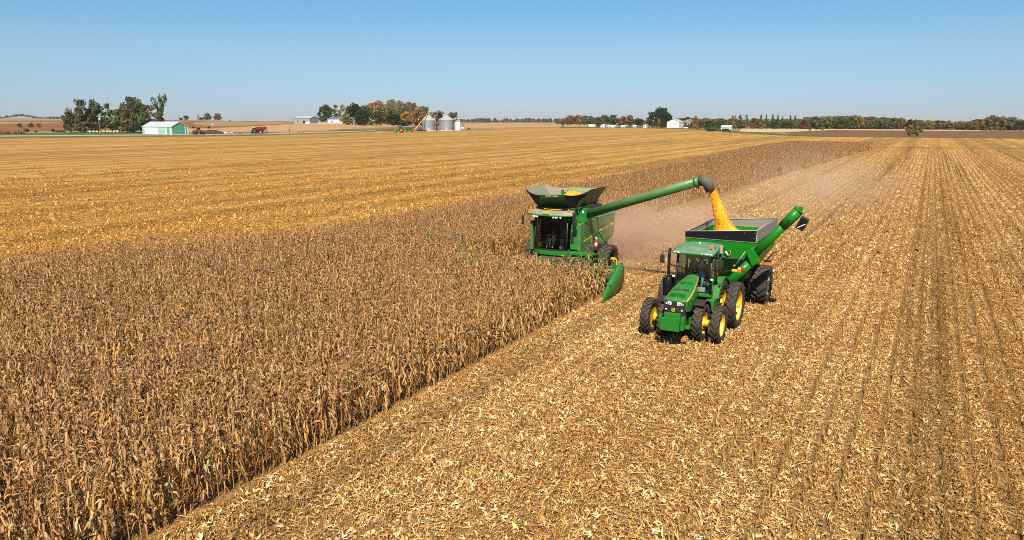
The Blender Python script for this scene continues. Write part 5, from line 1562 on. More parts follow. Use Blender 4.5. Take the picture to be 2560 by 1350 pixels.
def crown_proto(r, style):
    """unit tree: 1 high, about 1 wide at scale 1; returns crown mesh, trunk mesh"""
    mb = MB(); tk = MB()
    lobes = []
    if style == 'round':
        for k in range(36):
            a = r.uniform(0, 6.28); z = r.uniform(.14, .90); w = .50 * math.sin(math.pi * min(1, (z + .04) / 1.02)) ** .55
            d = w * r.uniform(.3, .85)
            lobes.append((math.cos(a) * d, math.sin(a) * d, z, r.uniform(.10, .17)))
        lobes.append((0, 0, .86, .13)); base = .1
    elif style == 'sparse':
        for k in range(19):
            a = r.uniform(0, 6.28); z = r.uniform(.26, .93); d = r.uniform(.05, .42) * (1.15 - abs(z - .65))
            lobes.append((math.cos(a) * d, math.sin(a) * d, z, r.uniform(.07, .135)))
        base = .2
    elif style == 'tall':
        for k in range(22):
            z = .22 + .74 * k / 21; a = r.uniform(0, 6.28); d = r.uniform(.05, .30) * (.7 + .7 * (z > .75))
            lobes.append((math.cos(a) * d + .1 * (z - .4), math.sin(a) * d, z, r.uniform(.065, .10) * (1.4 if z > .75 else 1)))
        base = .15
    elif style == 'poplar':
        for k in range(16):
            z = .12 + .85 * k / 15; w = .32 * math.sin(math.pi * min(1, .12 + z * .85)) ** .7
            a = r.uniform(0, 6.28)
            lobes.append((math.cos(a) * w * .5, math.sin(a) * w * .5, z, .075 + w * .2))
        base = .08
    elif style == 'spruce':
        for k in range(30):
            z = .06 + .9 * (k / 29); w = .46 * (1 - z) + .03; a = k * 2.4
            lobes.append((math.cos(a) * w * .55, math.sin(a) * w * .55, z, .045 + w * .36))
        lobes.append((0, 0, .97, .03)); base = .04
    else:                                     # bush
        for k in range(14):
            a = r.uniform(0, 6.28); z = r.uniform(.16, .78); d = r.uniform(.1, .36) * (1.1 - .5 * z)
            lobes.append((math.cos(a) * d, math.sin(a) * d, z, r.uniform(.13, .2)))
        base = .02
    per = {'round': 62, 'sparse': 60, 'tall': 46, 'poplar': 44, 'spruce': 34, 'bush': 52}[style]
    cs = {'round': .05, 'sparse': .042, 'tall': .036, 'poplar': .038, 'spruce': .036, 'bush': .06}[style]
    for (x, y, z, q) in lobes:
        lt = r.uniform(.65, 1.35)
        hue = (r.uniform(.9, 1.15), 1.0, r.uniform(.8, 1.15))
        for k in range(per):
            v = Vector((r.gauss(0, 1), r.gauss(0, 1), r.gauss(0, 1))).normalized() * q * (r.random() ** .4)
            p = Vector((x, y, z)) + Vector((v.x, v.y, v.z * .85))
            u = Vector((r.gauss(0, 1), r.gauss(0, 1), r.gauss(0, .7))).normalized(); w = u.orthogonal().normalized()
            s = cs * r.uniform(.55, 1.2)
            t = lt * r.uniform(.7, 1.25)
            mb.add([p - u * s, p + w * s * .7, p + u * s, p - w * s * .7], [(0, 1, 2, 3)], (t * hue[0], t * hue[1], t * hue[2]))
    tr = {'round': .028, 'sparse': .026, 'tall': .022, 'poplar': .015, 'spruce': .012, 'bush': .012}[style]
    top = .6 if style not in ('spruce', 'poplar') else .9
    tk.tube([(0, 0, 0), (.01, 0, base), (-.01, .01, top * .7), (0, 0, top)], [tr, tr * .8, tr * .55, tr * .2], 7)
    for (x, y, z, q) in lobes[::2 if style in ('round', 'bush') else 1]:
        if style in ('spruce', 'poplar'): continue
        z0 = max(base, z * .55 - .05)
        tk.tube([(0, 0, z0), (x * .5, y * .5, z0 + (z - z0) * .6), (x, y, z)], [tr * .4, tr * .28, tr * .1], 5, caps=False)
    return mb.mesh('crown', M_leaf), tk.mesh('trunk', M_bark)
r_ = random.Random(21)
PROTO = {s: [crown_proto(r_, s) for _ in range(n)] for s, n in (('round', 5), ('sparse', 3), ('tall', 2), ('poplar', 2), ('spruce', 3), ('bush', 4))}
def bare_proto(r):
    tk = MB()
    def grow(p, d, l, rad, lev):
        e = p + d * l
        tk.tube([p, e], [rad, rad * .6], 5, caps=False)
        if lev == 0: return
        for k in range(3 if lev > 1 else 4):
            v = (d + Vector((r.gauss(0, .5), r.gauss(0, .5), r.uniform(-.05, .4)))).normalized()
            grow(p + d * l * r.uniform(.55, 1), v, l * r.uniform(.5, .75), rad * .55, lev - 1)
    grow(Vector((0, 0, 0)), Vector((0, 0, 1)), .34, .028, 4)
    return tk.mesh('branches', M_bark)
BARE = [bare_proto(random.Random(k)) for k in (4, 9)]

def tree(px, base_y, top_y, w_px, style, col, label, group=None, bark=None, name=None, dist=None):
    g = at_dist(px, dist) if dist else ground_at(px, base_y)
    d = math.hypot(g.x, g.y)
    # height from the picture's top edge
    h = (CAMH - (top_y - HZ) * d / FPX) - g.z
    w = w_px * d / FPX
    nm = name or ('bush' if style == 'bush' else 'tree')
    if style == 'bare':
        t = thing(nm, g, label, 'tree', group)
        o = bpy.data.objects.new('branches', random.choice(BARE)); COL.objects.link(o); o.parent = t
        o.scale = (w * 1.25, w * 1.25, h * 1.05); o.rotation_euler = (0, 0, random.uniform(0, 6.28))
        return t
    cm, tm = random.choice(PROTO[style])
    t = thing(nm, g, label, 'bush' if style == 'bush' else 'tree', group)
    wid = {'round': 1.0, 'sparse': .62, 'tall': .62, 'poplar': .42, 'spruce': .75, 'bush': .85}[style]
    rz = random.uniform(0, 6.28)
    for nm2, me in (('crown', cm), ('trunk', tm)):
        o = bpy.data.objects.new(nm2, me); COL.objects.link(o); o.parent = t
        o.scale = (w / wid, w / wid, h); o.rotation_euler = (0, 0, rz)
        if nm2 == 'crown': o.color = (*jit(col, .10), 1)
        if nm2 == 'trunk' and bark:
            o.data = tm.copy(); o.data.materials.clear(); o.data.materials.append(bark)
    return t

OLIVE, DKG, MIDG, YG = (.195, .170, .050), (.078, .118, .034), (.11, .145, .040), (.23, .21, .050)
ORA, RUST, RED, TANL, DULL = (.40, .20, .032), (.26, .145, .050), (.23, .11, .055), (.30, .23, .11), (.165, .145, .072)
GL = 'trees of the grove left of the green shed'
for a in [
    (178, 331, 282, 34, 'round', OLIVE, 'olive tree at the left end of the grove beside the mown strip', GL),
    (194, 331, 276, 22, 'bare', TANL, 'bare pale tree second from the left end of the grove', GL),
    (206, 331, 256, 32, 'sparse', DULL, 'tall ragged grey brown tree with thin leaves near the left of the grove', GL, M_barkpale),
    (224, 331, 257, 34, 'sparse', DKG, 'tall dark green tree with a forked top left of the utility pole', GL),
    (231, 330.5, 276, 34, 'round', OLIVE, 'dense olive tree just left of the pole with the white transformer', GL),
    (247, 330.5, 264, 34, 'sparse', OLIVE, 'rust tinged loose tree right behind the transformer pole', GL),
    (264, 330.5, 264, 26, 'sparse', MIDG, 'green tree with open branches at the right of the first clump', GL),
    (215, 331.5, 298, 50, 'bush', DULL, 'dull brown thicket under the left clump of trees', GL),
    (250, 331.5, 300, 44, 'bush', DULL, 'dull brown thicket under the tree by the transformer pole', GL),
    (279, 331.5, 303, 18, 'bush', MIDG, 'bright green bush in the gap of the grove', GL),
    (299, 331, 276, 36, 'round', MIDG, 'rounded green tree at the left of the taller clump', GL),
    (318, 331, 266, 40, 'round', OLIVE, 'olive tree on the shoulder of the taller clump', GL),
    (337, 331, 249, 50, 'round', DULL, 'tallest broad grey green tree of the grove', GL),
    (355, 331, 252, 44, 'round', MIDG, 'broad green tree leaning right in the taller clump', GL, M_barkpale),
    (378, 331, 266, 34, 'sparse', TANL, 'tan thin leaved tree behind the left end of the green shed', GL),
    (322, 332, 306, 40, 'bush', OLIVE, 'olive undergrowth below the taller clump', GL),
    (352, 332, 304, 40, 'bush', MIDG, 'green undergrowth at the foot of the pale trunk', GL),
    (403, 330, 246, 30, 'tall', MIDG, 'slender tall tree with a flag shaped top standing alone above the green shed', GL),
]: tree(*a)
GB = 'bushes dotted over the ploughed hill'
for a in [
    (48, 320, 304, 12, 'bush', DKG, 'dark bush highest and farthest left on the ploughed hill'),
    (78, 320, 303, 13, 'bush', DKG, 'dark bush second from the left on the ploughed hill'),
    (97, 320, 305, 12, 'bush', OLIVE, 'olive bush right of the dark pair on the ploughed hill'),
    (48, 332, 320, 9, 'bush', OLIVE, 'small olive bush above the corn patch by the road'),
    (64, 332, 316, 15, 'bush', DKG, 'round dark bush at the far edge of the mown strip'),
    (90, 332, 320, 9, 'bush', MIDG, 'small green bush between the round dark bush and the grove'),
    (133, 331, 316, 9, 'bush', DKG, 'narrow dark bush left of the grove'),
    (154, 331, 321, 26, 'bush', DULL, 'flat brown bush at the left foot of the grove'),
    (485, 322, 313, 8, 'bush', DKG, 'dark bush on the field edge above the red tractor'),
    (522, 322, 313, 7, 'bush', MIDG, 'green bush on the field edge above the soil heap'),
    (601, 335, 328, 6, 'bush', MIDG, 'thin weed beside the road right of the white pickup'),
    (749, 332, 328, 5, 'bush', MIDG, 'left one of two weeds by the road below the grey machine shed'),
    (757, 332, 327, 5, 'bush', MIDG, 'right one of two weeds by the road below the grey machine shed'),
]: tree(*a, GB)
GH = 'trees on the skyline of the ploughed hill'
for a in [
    (452, 302, 294, 11, 'bush', DKG, 'dark low tree on the skyline left of the hilltop trees'),
    (466, 302, 290, 13, 'round', OLIVE, 'small olive tree on the skyline beside the dark low one'),
    (494, 302, 282, 20, 'bare', TANL, 'leafless pinkish tree on the skyline'),
    (506, 302, 293, 20, 'bush', DKG, 'dark low bush between the leafless and the olive skyline trees'),
    (520, 302, 283, 18, 'round', OLIVE, 'tall olive tree on the skyline next to the leafless one'),
    (545, 302, 284, 19, 'round', RUST, 'round brown tree standing alone on the skyline'),
    (575, 303, 299, 6, 'bush', DKG, 'tiny dark bush on the skyline right of the lone brown tree'),
]: tree(*a, GH, dist=1230)
GW = 'trees of the autumn wood behind the grain bins'
for a in [
    (815, 307.5, 263, 38, 'round', DKG, 'dark green rounded tree right of the grey machine shed'),
    (848, 307, 264, 24, 'sparse', OLIVE, 'thin olive tree left above the white barn with the blue roof'),
    (866, 308, 265, 28, 'sparse', TANL, 'tan thin tree right above the white barn with the blue roof'),
    (889, 312, 261, 42, 'round', DKG, 'broad dark green tree at the left of the autumn wood'),
    (914, 312, 265, 42, 'round', MIDG, 'mid green tree right of the broad dark one'),
    (926, 309, 259, 30, 'round', ORA, 'bright orange tree rising behind the mid green one'),
    (949, 308, 255, 46, 'round', RUST, 'large rust brown tree in the left half of the wood'),
    (975, 307, 250, 48, 'round', OLIVE, 'tallest dull green tree on top of the wood'),
    (1000, 307, 253, 42, 'round', OLIVE, 'olive tree right beside the tallest of the wood'),
    (950, 312, 268, 44, 'round', OLIVE, 'olive brown tree in front of the large rust one'),
    (977, 312, 268, 40, 'round', YG, 'yellow green tree in the middle of the wood'),
    (1003, 312, 264, 42, 'round', OLIVE, 'brownish olive tree right of the yellow green one'),
    (1022, 309, 256, 34, 'round', DULL, 'grey brown tree near the top right of the wood'),
    (1036, 310, 258, 30, 'round', RUST, 'russet tree with a pointed top at the right of the wood'),
    (1053, 313, 266, 34, 'round', YG, 'yellowish tree at the right end of the wood'),
    (1066, 314, 268, 22, 'round', RED, 'reddish tree behind the top of the orange grain auger'),
    (1018, 315, 279, 42, 'round', ORA, 'amber tree low in front of the wood left of the auger'),
    (1045, 317, 281, 36, 'round', RUST, 'rust tree low behind the utility pole by the bins'),
    (905, 314, 286, 36, 'round', DKG, 'dark low tree in front of the white farmhouse'),
    (929, 314, 300, 16, 'bush', MIDG, 'green bush before the white farmhouse'),
    (942, 314, 280, 34, 'round', OLIVE, 'low olive tree right of the white farmhouse'),
    (985, 316, 284, 44, 'round', DKG, 'dark green low tree at the front of the wood'),
    (865, 312, 284, 24, 'round', OLIVE, 'low olive tree right of the white barn'),
    (1005, 318, 296, 30, 'bush', DKG, 'dark shrub at the front edge of the wood above the tractor and wagon'),
    (1093, 324, 262, 44, 'bare', RUST, 'half bare tree between the two grain bins'),
    (1092, 324, 275, 40, 'sparse', RUST, 'rust leaved tree behind the gap of the grain bins'),
    (1125, 323, 272, 26, 'sparse', OLIVE, 'olive tree above the right grain bin'),
]: tree(*a, GW)
GR = 'trees round the farm at the far edge of the field'
for a in [
    (1407, 317, 304, 9, 'spruce', DKG, 'small dark tree at the left end of the far farm trees'),
    (1424, 313, 288, 30, 'round', RUST, 'orange brown tree at the left of the far farm trees'),
    (1444, 313, 287, 34, 'round', RUST, 'broad russet tree behind the leaning farm pole'),
    (1462, 313, 289, 26, 'round', MIDG, 'green tree right of the broad russet one'),
    (1478, 313, 289, 24, 'round', DKG, 'dark tree above the white trailer'),
    (1497, 318, 292, 25, 'round', YG, 'yellow green round tree right of the white trailer'),
    (1512, 314, 287, 26, 'round', MIDG, 'green tree behind the yellow green round one'),
    (1532, 314, 287, 30, 'round', DKG, 'dark green tree above the grey round roofed shed'),
    (1555, 317, 290, 26, 'round', RED, 'wine brown tree right of the low white sheds'),
    (1573, 317, 288, 26, 'round', RUST, 'brown tree next to the wine brown one'),
    (1595, 316, 296, 34, 'round', DKG, 'low dark tree left of the small white cottage'),
    (1631, 319, 280, 34, 'round', OLIVE, 'left half of the big tree group with a yellowing side'),
    (1653, 318, 270, 48, 'round', DKG, 'big dark green tree left of the white barn'),
    (1668, 318, 284, 30, 'round', MIDG, 'green tree touching the left of the white barn'),
    (1645, 319, 296, 11, 'round', ORA, 'small golden tree in the middle of the big tree group'),
    (1655, 321, 300, 22, 'bush', DKG, 'dark shrub in front of the white barn'),
    (1717, 317, 292, 30, 'round', DKG, 'dark tree behind the tan farmhouse roof'),
    (1738, 323, 290, 20, 'spruce', RUST, 'reddish brown cedar right of the tan farmhouse'),
    (1712, 320, 304, 14, 'bush', DKG, 'dark shrub in front of the tan farmhouse'),
    (1752, 322, 303, 18, 'round', YG, 'yellow green tree right of the reddish cedar'),
    (1766, 325, 304, 15, 'spruce', DKG, 'dark spruce first right of the yellow green tree'),
    (1782, 327, 302, 20, 'spruce', DKG, 'dark spruce in the middle of the three'),
    (1797, 328, 300, 22, 'spruce', DKG, 'dark spruce left of the white open shed'),
    (1777, 329, 317, 30, 'bush', DKG, 'dark hedge bush below the spruces'),
    (1806, 330, 320, 15, 'bush', DKG, 'dark bush half hiding the white open shed'),
    (1823, 331, 321, 13, 'bush', DULL, 'grey bush at the right front of the white open shed'),
    (1829, 323, 291, 9, 'poplar', OLIVE, 'left one of the slim poplars behind the white open shed'),
    (1837, 323, 290, 9, 'poplar', RUST, 'brownish slim poplar second from the left'),
    (1850, 323, 289, 11, 'poplar', MIDG, 'green poplar with a split top'),
    (1864, 323, 288, 9, 'poplar', OLIVE, 'tallest slim poplar at the right of the row'),
    (1856, 323, 308, 20, 'bush', DKG, 'dark shrub at the foot of the poplars'),
]: tree(*a, GR)
GE = 'trees standing out before the east wood'
for a in [
    (1884, 322, 295, 22, 'round', RUST, 'brown round tree right of the slim poplars'),
    (1901, 322, 288, 14, 'spruce', OLIVE, 'leftmost tall pine above the east wood'),
    (1914, 322, 287, 9, 'spruce', DKG, 'thin dark pine second above the east wood'),
    (1930, 322, 286, 13, 'spruce', DKG, 'tallest dark pine above the east wood'),
    (1943, 322, 288, 11, 'spruce', DKG, 'dark pine right of the tallest'),
    (1955, 322, 291, 9, 'spruce', DKG, 'small pine between the tallest and the paired pines'),
    (1974, 322, 289, 11, 'spruce', DKG, 'left one of the paired pines'),
    (1986, 322, 290, 12, 'spruce', DKG, 'right one of the paired pines'),
    (1905, 323, 300, 22, 'round', YG, 'yellowing tree below the leftmost pine'),
    (1936, 323, 302, 30, 'round', MIDG, 'green tree below the tallest pine'),
    (1968, 323, 303, 30, 'round', MIDG, 'green tree below the paired pines'),
    (2010, 323, 299, 24, 'round', RUST, 'rusty tree right of the paired pines'),
    (2024, 329, 312, 7, 'bush', DKG, 'dark small tree at the left end of the ploughed field'),
    (2042, 326, 309, 9, 'bush', DKG, 'dark shrub before the wood left of the bushy pair'),
    (2056, 326, 311, 13, 'bush', OLIVE, 'olive shrub before the wood right of the dark one'),
    (2477, 327, 290, 34, 'round', OLIVE, 'tall olive tree at the left of the eastern tree clump'),
    (2500, 327, 293, 34, 'round', OLIVE, 'broad olive tree in the middle of the eastern clump'),
    (2530, 327, 292, 36, 'round', DULL, 'grey green tree near the right edge of the eastern clump'),
    (2552, 328, 301, 30, 'round', DULL, 'low tree cut by the right edge of the picture'),
]: tree(*a, GE)
for a in [
    (2270, 342.5, 304, 24, 'bush', OLIVE, 'left one of two round bushy trees in the ploughed field'),
    (2292, 342.5, 307, 22, 'bush', OLIVE, 'right one of two round bushy trees in the ploughed field'),
]: tree(*a, 'bushy pair in the ploughed field', name='bushy_tree')

# far woods that read as one mass
def wood(name, spans, n, cols, seed, styles=('round', 'round', 'sparse')):
    r = random.Random(seed)
    pr = []; pal = []
    for c in cols:
        for s in styles:
            cm, tm = r.choice(PROTO[s])
            q = cm.copy(); ca = q.color_attributes['tint']
            buf = np.empty(len(ca.data) * 4, np.float32); ca.data.foreach_get('color', buf)
            buf = buf.reshape(-1, 4); buf[:, :3] *= np.array(c, np.float32); ca.data.foreach_set('color', buf.ravel())
            pr.append(q)
    P = []; S = []; R = []; I = []
    for k in range(n):
        a = r.choices(spans, [s[1] - s[0] for s in spans])[0]
        px = r.uniform(a[0], a[1]); f = (px - a[0]) / (a[1] - a[0])
        base = a[2] + (a[3] - a[2]) * f; top = a[4] + (a[5] - a[4]) * f
        g = ground_at(px, base); g = at_dist(px, math.hypot(g.x, g.y) * r.uniform(1.0, 1.14))
        d = math.hypot(g.x, g.y)
        h = (CAMH - (top + r.uniform(-1.5, 5) - HZ) * d / FPX) - g.z
        h *= r.choice((1, 1, 1, .8, .6)); w = h * r.uniform(.75, 1.15)
        P.append(g); S.append((w, w, h)); R.append((0, 0, r.uniform(0, 6.28))); I.append(r.randrange(len(pr)))
    return scatter(name, pr, P, R, S, I)
white = (1, 1, 1)
wood('far_wood', [(1880, 2030, 322, 322.5, 298, 298), (2000, 2130, 322.5, 323, 294, 291), (2130, 2260, 323, 324, 291, 297), (2260, 2430, 324, 326, 299, 304), (2430, 2640, 326, 327.5, 298, 303)], 900, [OLIVE, RUST, DULL, MIDG, OLIVE, YG, DULL, MIDG], 3)
wood('distant_treeline', [(1130, 1220, 307, 307, 297, 296), (1200, 1420, 306.5, 307, 296, 297), (1395, 1660, 311, 311, 297, 298), (1690, 1900, 314, 316, 295, 298), (1700, 1900, 320, 322, 300, 300)], 620, [OLIVE, RUST, DULL, MIDG, MIDG, OLIVE], 4)
# tiny trees on the farthest ridge
r_ = random.Random(8); pts = []; S = []
for k in range(170):
    g = at_dist(r_.uniform(-200, 190), r_.uniform(4300, 5300)); pts.append(g); h = r_.uniform(9, 17); S.append((h * 1.6, h * 1.6, h))
prb = []
for cm, tm in PROTO['bush'][:3]:
    q = cm.copy(); ca = q.color_attributes['tint']; buf = np.empty(len(ca.data) * 4, np.float32); ca.data.foreach_get('color', buf)
    buf = buf.reshape(-1, 4); buf[:, :3] *= np.array(DKG, np.float32); ca.data.foreach_set('color', buf.ravel()); prb.append(q)
scatter('ridge_woods', prb, pts, [(0, 0, r_.uniform(0, 6)) for _ in pts], S, [r_.randrange(3) for _ in pts])
# ================================================================== BUILDINGS, BINS, VEHICLES FAR OFF
M_wht = mat('white_siding', (0.80, 0.80, 0.79), 0.5, noise=(.6, .05))
M_shedg = mat('green_siding', (0.10, 0.36, 0.20), 0.5, noise=(.6, .07))
M_shedp = mat('pale_green_siding', (0.30, 0.55, 0.42), 0.5, noise=(.6, .07))
M_tin = mat('tin_roof', (0.52, 0.53, 0.54), 0.45, metal=.1, noise=(.5, .1))
M_greywall = mat('grey_siding', (0.27, 0.33, 0.33), 0.5, noise=(.6, .08))
M_blueroof = mat('slate_blue_roof', (0.10, 0.14, 0.21), 0.6)
M_binwall = mat('galvanised_bin', (0.25, 0.285, 0.30), 0.55, metal=.15, noise=(.7, .1))
M_binroof = mat('bin_roof', (0.40, 0.41, 0.41), 0.45, metal=.2, noise=(.8, .1), dust=((.62, .36, .20), .22))
M_whitebin = mat('white_bin', (0.80, 0.81, 0.82), 0.4)
M_concrete = mat('concrete', (0.48, 0.44, 0.39), 0.9, noise=(1, .1))
M_tanroof = mat('tan_shingle', (0.24, 0.155, 0.12), 0.85, noise=(2, .15))
M_tanwall = mat('tan_siding', (0.50, 0.34, 0.26), 0.7)
M_orange = mat('auger_orange', (0.80, 0.42, 0.06), 0.45)
M_wood = mat('weathered_pole', (0.26, 0.21, 0.16), 0.9, noise=(3, .2))
M_redp = mat('red_paint', (0.50, 0.012, 0.018), 0.4)
M_maroon = mat('maroon_paint', (0.20, 0.008, 0.02), 0.45)
M_soilheap = mat('dark_soil', (0.055, 0.034, 0.024), 0.95, noise=(.8, .3), bump=(1.2, .8))
M_straw = mat('straw_bale', (0.60, 0.48, 0.22), 0.9, noise=(2, .2))
M_glassd = mat('dark_window', (0.03, 0.035, 0.04), 0.15)

def gable(name, px, base_y, L, W_, He, Hr, label, cat, wall, roof, ridge='x', gable_mat=None, group=None, over=.35, slats=True):
    """farm building lined up with the fields; its nearest corner at the seen point. ridge 'x': long side faces south"""
    g = ground_at(px, base_y)
    t = thing(name, g, label, cat, group)
    x1, y0 = g.x, g.y
    x0, y1 = (x1 - L, y0 + W_) if ridge == 'x' else (x1 - W_, y0 + L)
    z = g.z - .3; ze = g.z + He; zr = g.z + Hr
    q = MB()
    if ridge == 'x':
        ym = (y0 + y1) / 2
        q.slab([(x0, y0, z), (x1, y0, z), (x1, y0, ze), (x0, y0, ze)], .15); q.slab([(x1, y1, z), (x0, y1, z), (x0, y1, ze), (x1, y1, ze)], .15)
        w = q.build('wall', wall, t)
        q = MB(); q.slab([(x1 + .003, y0, z), (x1 + .003, y1, z), (x1 + .003, y1, ze), (x1 + .003, ym, zr), (x1 + .003, y0, ze)], .15)
        q.build('gable_wall', gable_mat or wall, t); q = MB(); q.slab([(x0 - .003, y1, z), (x0 - .003, y0, z), (x0 - .003, y0, ze), (x0 - .003, ym, zr), (x0 - .003, y1, ze)], .15)
        q.build('gable_wall', gable_mat or wall, t)
        s = (zr - ze) / (ym - y0)
        q = MB()
        q.slab([(x0 - over, y0 - over, ze - s * over + .1), (x1 + over, y0 - over, ze - s * over + .1), (x1 + over, ym, zr + .1), (x0 - over, ym, zr + .1)], .12)
        q.slab([(x1 + over, y1 + over, ze - s * over + .1), (x0 - over, y1 + over, ze - s * over + .1), (x0 - over, ym, zr + .1), (x1 + over, ym, zr + .1)], .12)
        r = q.build('roof', roof, t)
        q = MB(); n = max(3, int(L / 3.2))
        for k in range(n + 1):
            xx = x0 + (x1 - x0) * k / n
            q.slab([(xx - .07, y0 - over, ze - s * over + .16), (xx + .07, y0 - over, ze - s * over + .16), (xx + .07, ym, zr + .16), (xx - .07, ym, zr + .16)], .06)
        if slats: q.build('roof_seam', roof, r)
        q = MB(); q.slab([(x1 + over + .03, y0 - over, ze - s * over - .15), (x1 + over + .03, y0 - over, ze - s * over + .14), (x1 + over + .03, ym, zr + .14), (x1 + over + .03, ym, zr - .2)][::-1], .04)
        q.slab([(x1 + over + .03, y1 + over, ze - s * over - .15), (x1 + over + .03, y1 + over, ze - s * over + .14), (x1 + over + .03, ym, zr + .14), (x1 + over + .03, ym, zr - .2)], .04)
        q.build('bargeboard', M_wht, t)
    else:
        xm = (x0 + x1) / 2
        q.slab([(x1, y0, z), (x1, y1, z), (x1, y1, ze), (x1, y0, ze)], .15); q.slab([(x0, y1, z), (x0, y0, z), (x0, y0, ze), (x0, y1, ze)], .15)
        q.build('wall', wall, t)
        q = MB(); q.slab([(x0, y0 - .003, z), (x1, y0 - .003, z), (x1, y0 - .003, ze), (xm, y0 - .003, zr), (x0, y0 - .003, ze)], .15)
        q.build('gable_wall', gable_mat or wall, t); q = MB(); q.slab([(x1, y1 + .003, z), (x0, y1 + .003, z), (x0, y1 + .003, ze), (xm, y1 + .003, zr), (x1, y1 + .003, ze)], .15)
        q.build('gable_wall', gable_mat or wall, t)
        s = (zr - ze) / (x1 - xm)
        q = MB()
        q.slab([(x1 + over, y0 - over, ze - s * over + .1), (x1 + over, y1 + over, ze - s * over + .1), (xm, y1 + over, zr + .1), (xm, y0 - over, zr + .1)], .12)
        q.slab([(x0 - over, y1 + over, ze - s * over + .1), (x0 - over, y0 - over, ze - s * over + .1), (xm, y0 - over, zr + .1), (xm, y1 + over, zr + .1)], .12)
        q.build('roof', roof, t)
    return t, (x0, x1, y0, y1, g.z, ze, zr)

def panel(t, name, m, a, b, z0, z1, face, pos, off=.06):
    """a door, window or band on a wall: face 's' (south) or 'e' (east)"""
    q = MB()
    if face == 's': q.box(a, b, pos - off, pos + .02, z0, z1)
    else: q.box(pos - .02, pos + off, a, b, z0, z1)
    return q.build(name, m, t)

# green and white shed by the road
t, (x0, x1, y0, y1, z, ze, zr) = gable('machine_shed', 428, 336.3, 29, 13, 4.9, 8.0, 'long white and green shed with pale roof beside the gravel road', 'shed', M_wht, M_tin, 'x', M_shedg)
panel(t, 'siding_panel', M_shedp, x0 + .2, x0 + 2.6, z, ze - .2, 's', y0)
panel(t, 'sliding_door', M_shedp, x1 - 12.5, x1 - 5.6, z, ze - .3, 's', y0)
panel(t, 'siding_panel', M_shedg, x1 - 4.0, x1 - 1.2, z, ze - .2, 's', y0, .07)
panel(t, 'corner_post', M_wht, y0, y0 + .9, z, ze, 'e', x1); panel(t, 'corner_post', M_wht, y1 - .9, y1, z, ze, 'e', x1)
panel(t, 'corner_post', M_wht, y1 - 2.6, y1 - 2.0, z, ze + .7, 'e', x1)
panel(t, 'door_track', M_wht, x1 - 13, x1 - 1, ze - .3, ze - .05, 's', y0, .1)
# grey machine shed on the rise
t, (x0, x1, y0, y1, z, ze, zr) = gable('machine_shed', 775, 308.5, 23, 13, 5.2, 7.6, 'grey metal machine shed on the rise beside the dark tree', 'shed', M_greywall, mat('grey_green_roof', (.34, .40, .40), .5), 'x', mat('shaded_grey_gable', (.20, .235, .25), .5))  # gable darker than the sunlit long wall: its shade is painted in
panel(t, 'doorway_shade', M_dark, x1 - 10, x1 - 6.8, z, z + 2.6, 's', y0); panel(t, 'window', M_glassd, x0 + 5, x0 + 6.2, z + 1.5, z + 2.6, 's', y0)  # near-black door panel paints the dark inside; no opening is cut
g = at_dist(769, math.hypot(x1, y0) - 12); q = MB(); q.ball((g.x, g.y, g.z), 2.4, 12, 6, sq=(1.3, 1, .75)); tag(q.build('lime_heap', M_wht, None), 'small white heap in front of the grey machine shed', 'heap')
# white barn with blue roof, farmhouse in the trees, low wall
t, (x0, x1, y0, y1, z, ze, zr) = gable('barn', 849, 308.6, 14, 9, 4.0, 6.0, 'low white barn with a slate blue roof left of the autumn wood', 'barn', M_wht, M_blueroof, 'x')
panel(t, 'door', M_greywall, x0 + 3, x0 + 6, z, z + 2.7, 's', y0)
t, (x0, x1, y0, y1, z, ze, zr) = gable('farmhouse', 934, 311, 10, 8, 5.2, 8.0, 'white farmhouse half hidden in the autumn wood', 'house', M_wht, M_greywall, 'y')
for k in range(3):
    w_ = panel(t, 'window', M_glassd, x0 + 1 + 2.4 * k, x0 + 2 + 2.4 * k, z + 2.6, z + 4, 's', y0); panel(t, 'door', M_greywall, x0 + 4, x0 + 5, z, z + 2.1, 's', y0) if k == 1 else None
gA, gB = ground_at(800, 309.8), ground_at(862, 311)
q = MB()
for k in range(9):
    p = gA.lerp(gB, k / 8); q.box(p.x - 1.6, p.x + 1.6, p.y - .8, p.y + .8, p.z - .3, p.z + random.uniform(1.0, 1.7))
tag(q.build('stone_wall', M_concrete, None, origin=tuple(gA)), 'low pale stone wall in front of the white barn', 'wall')

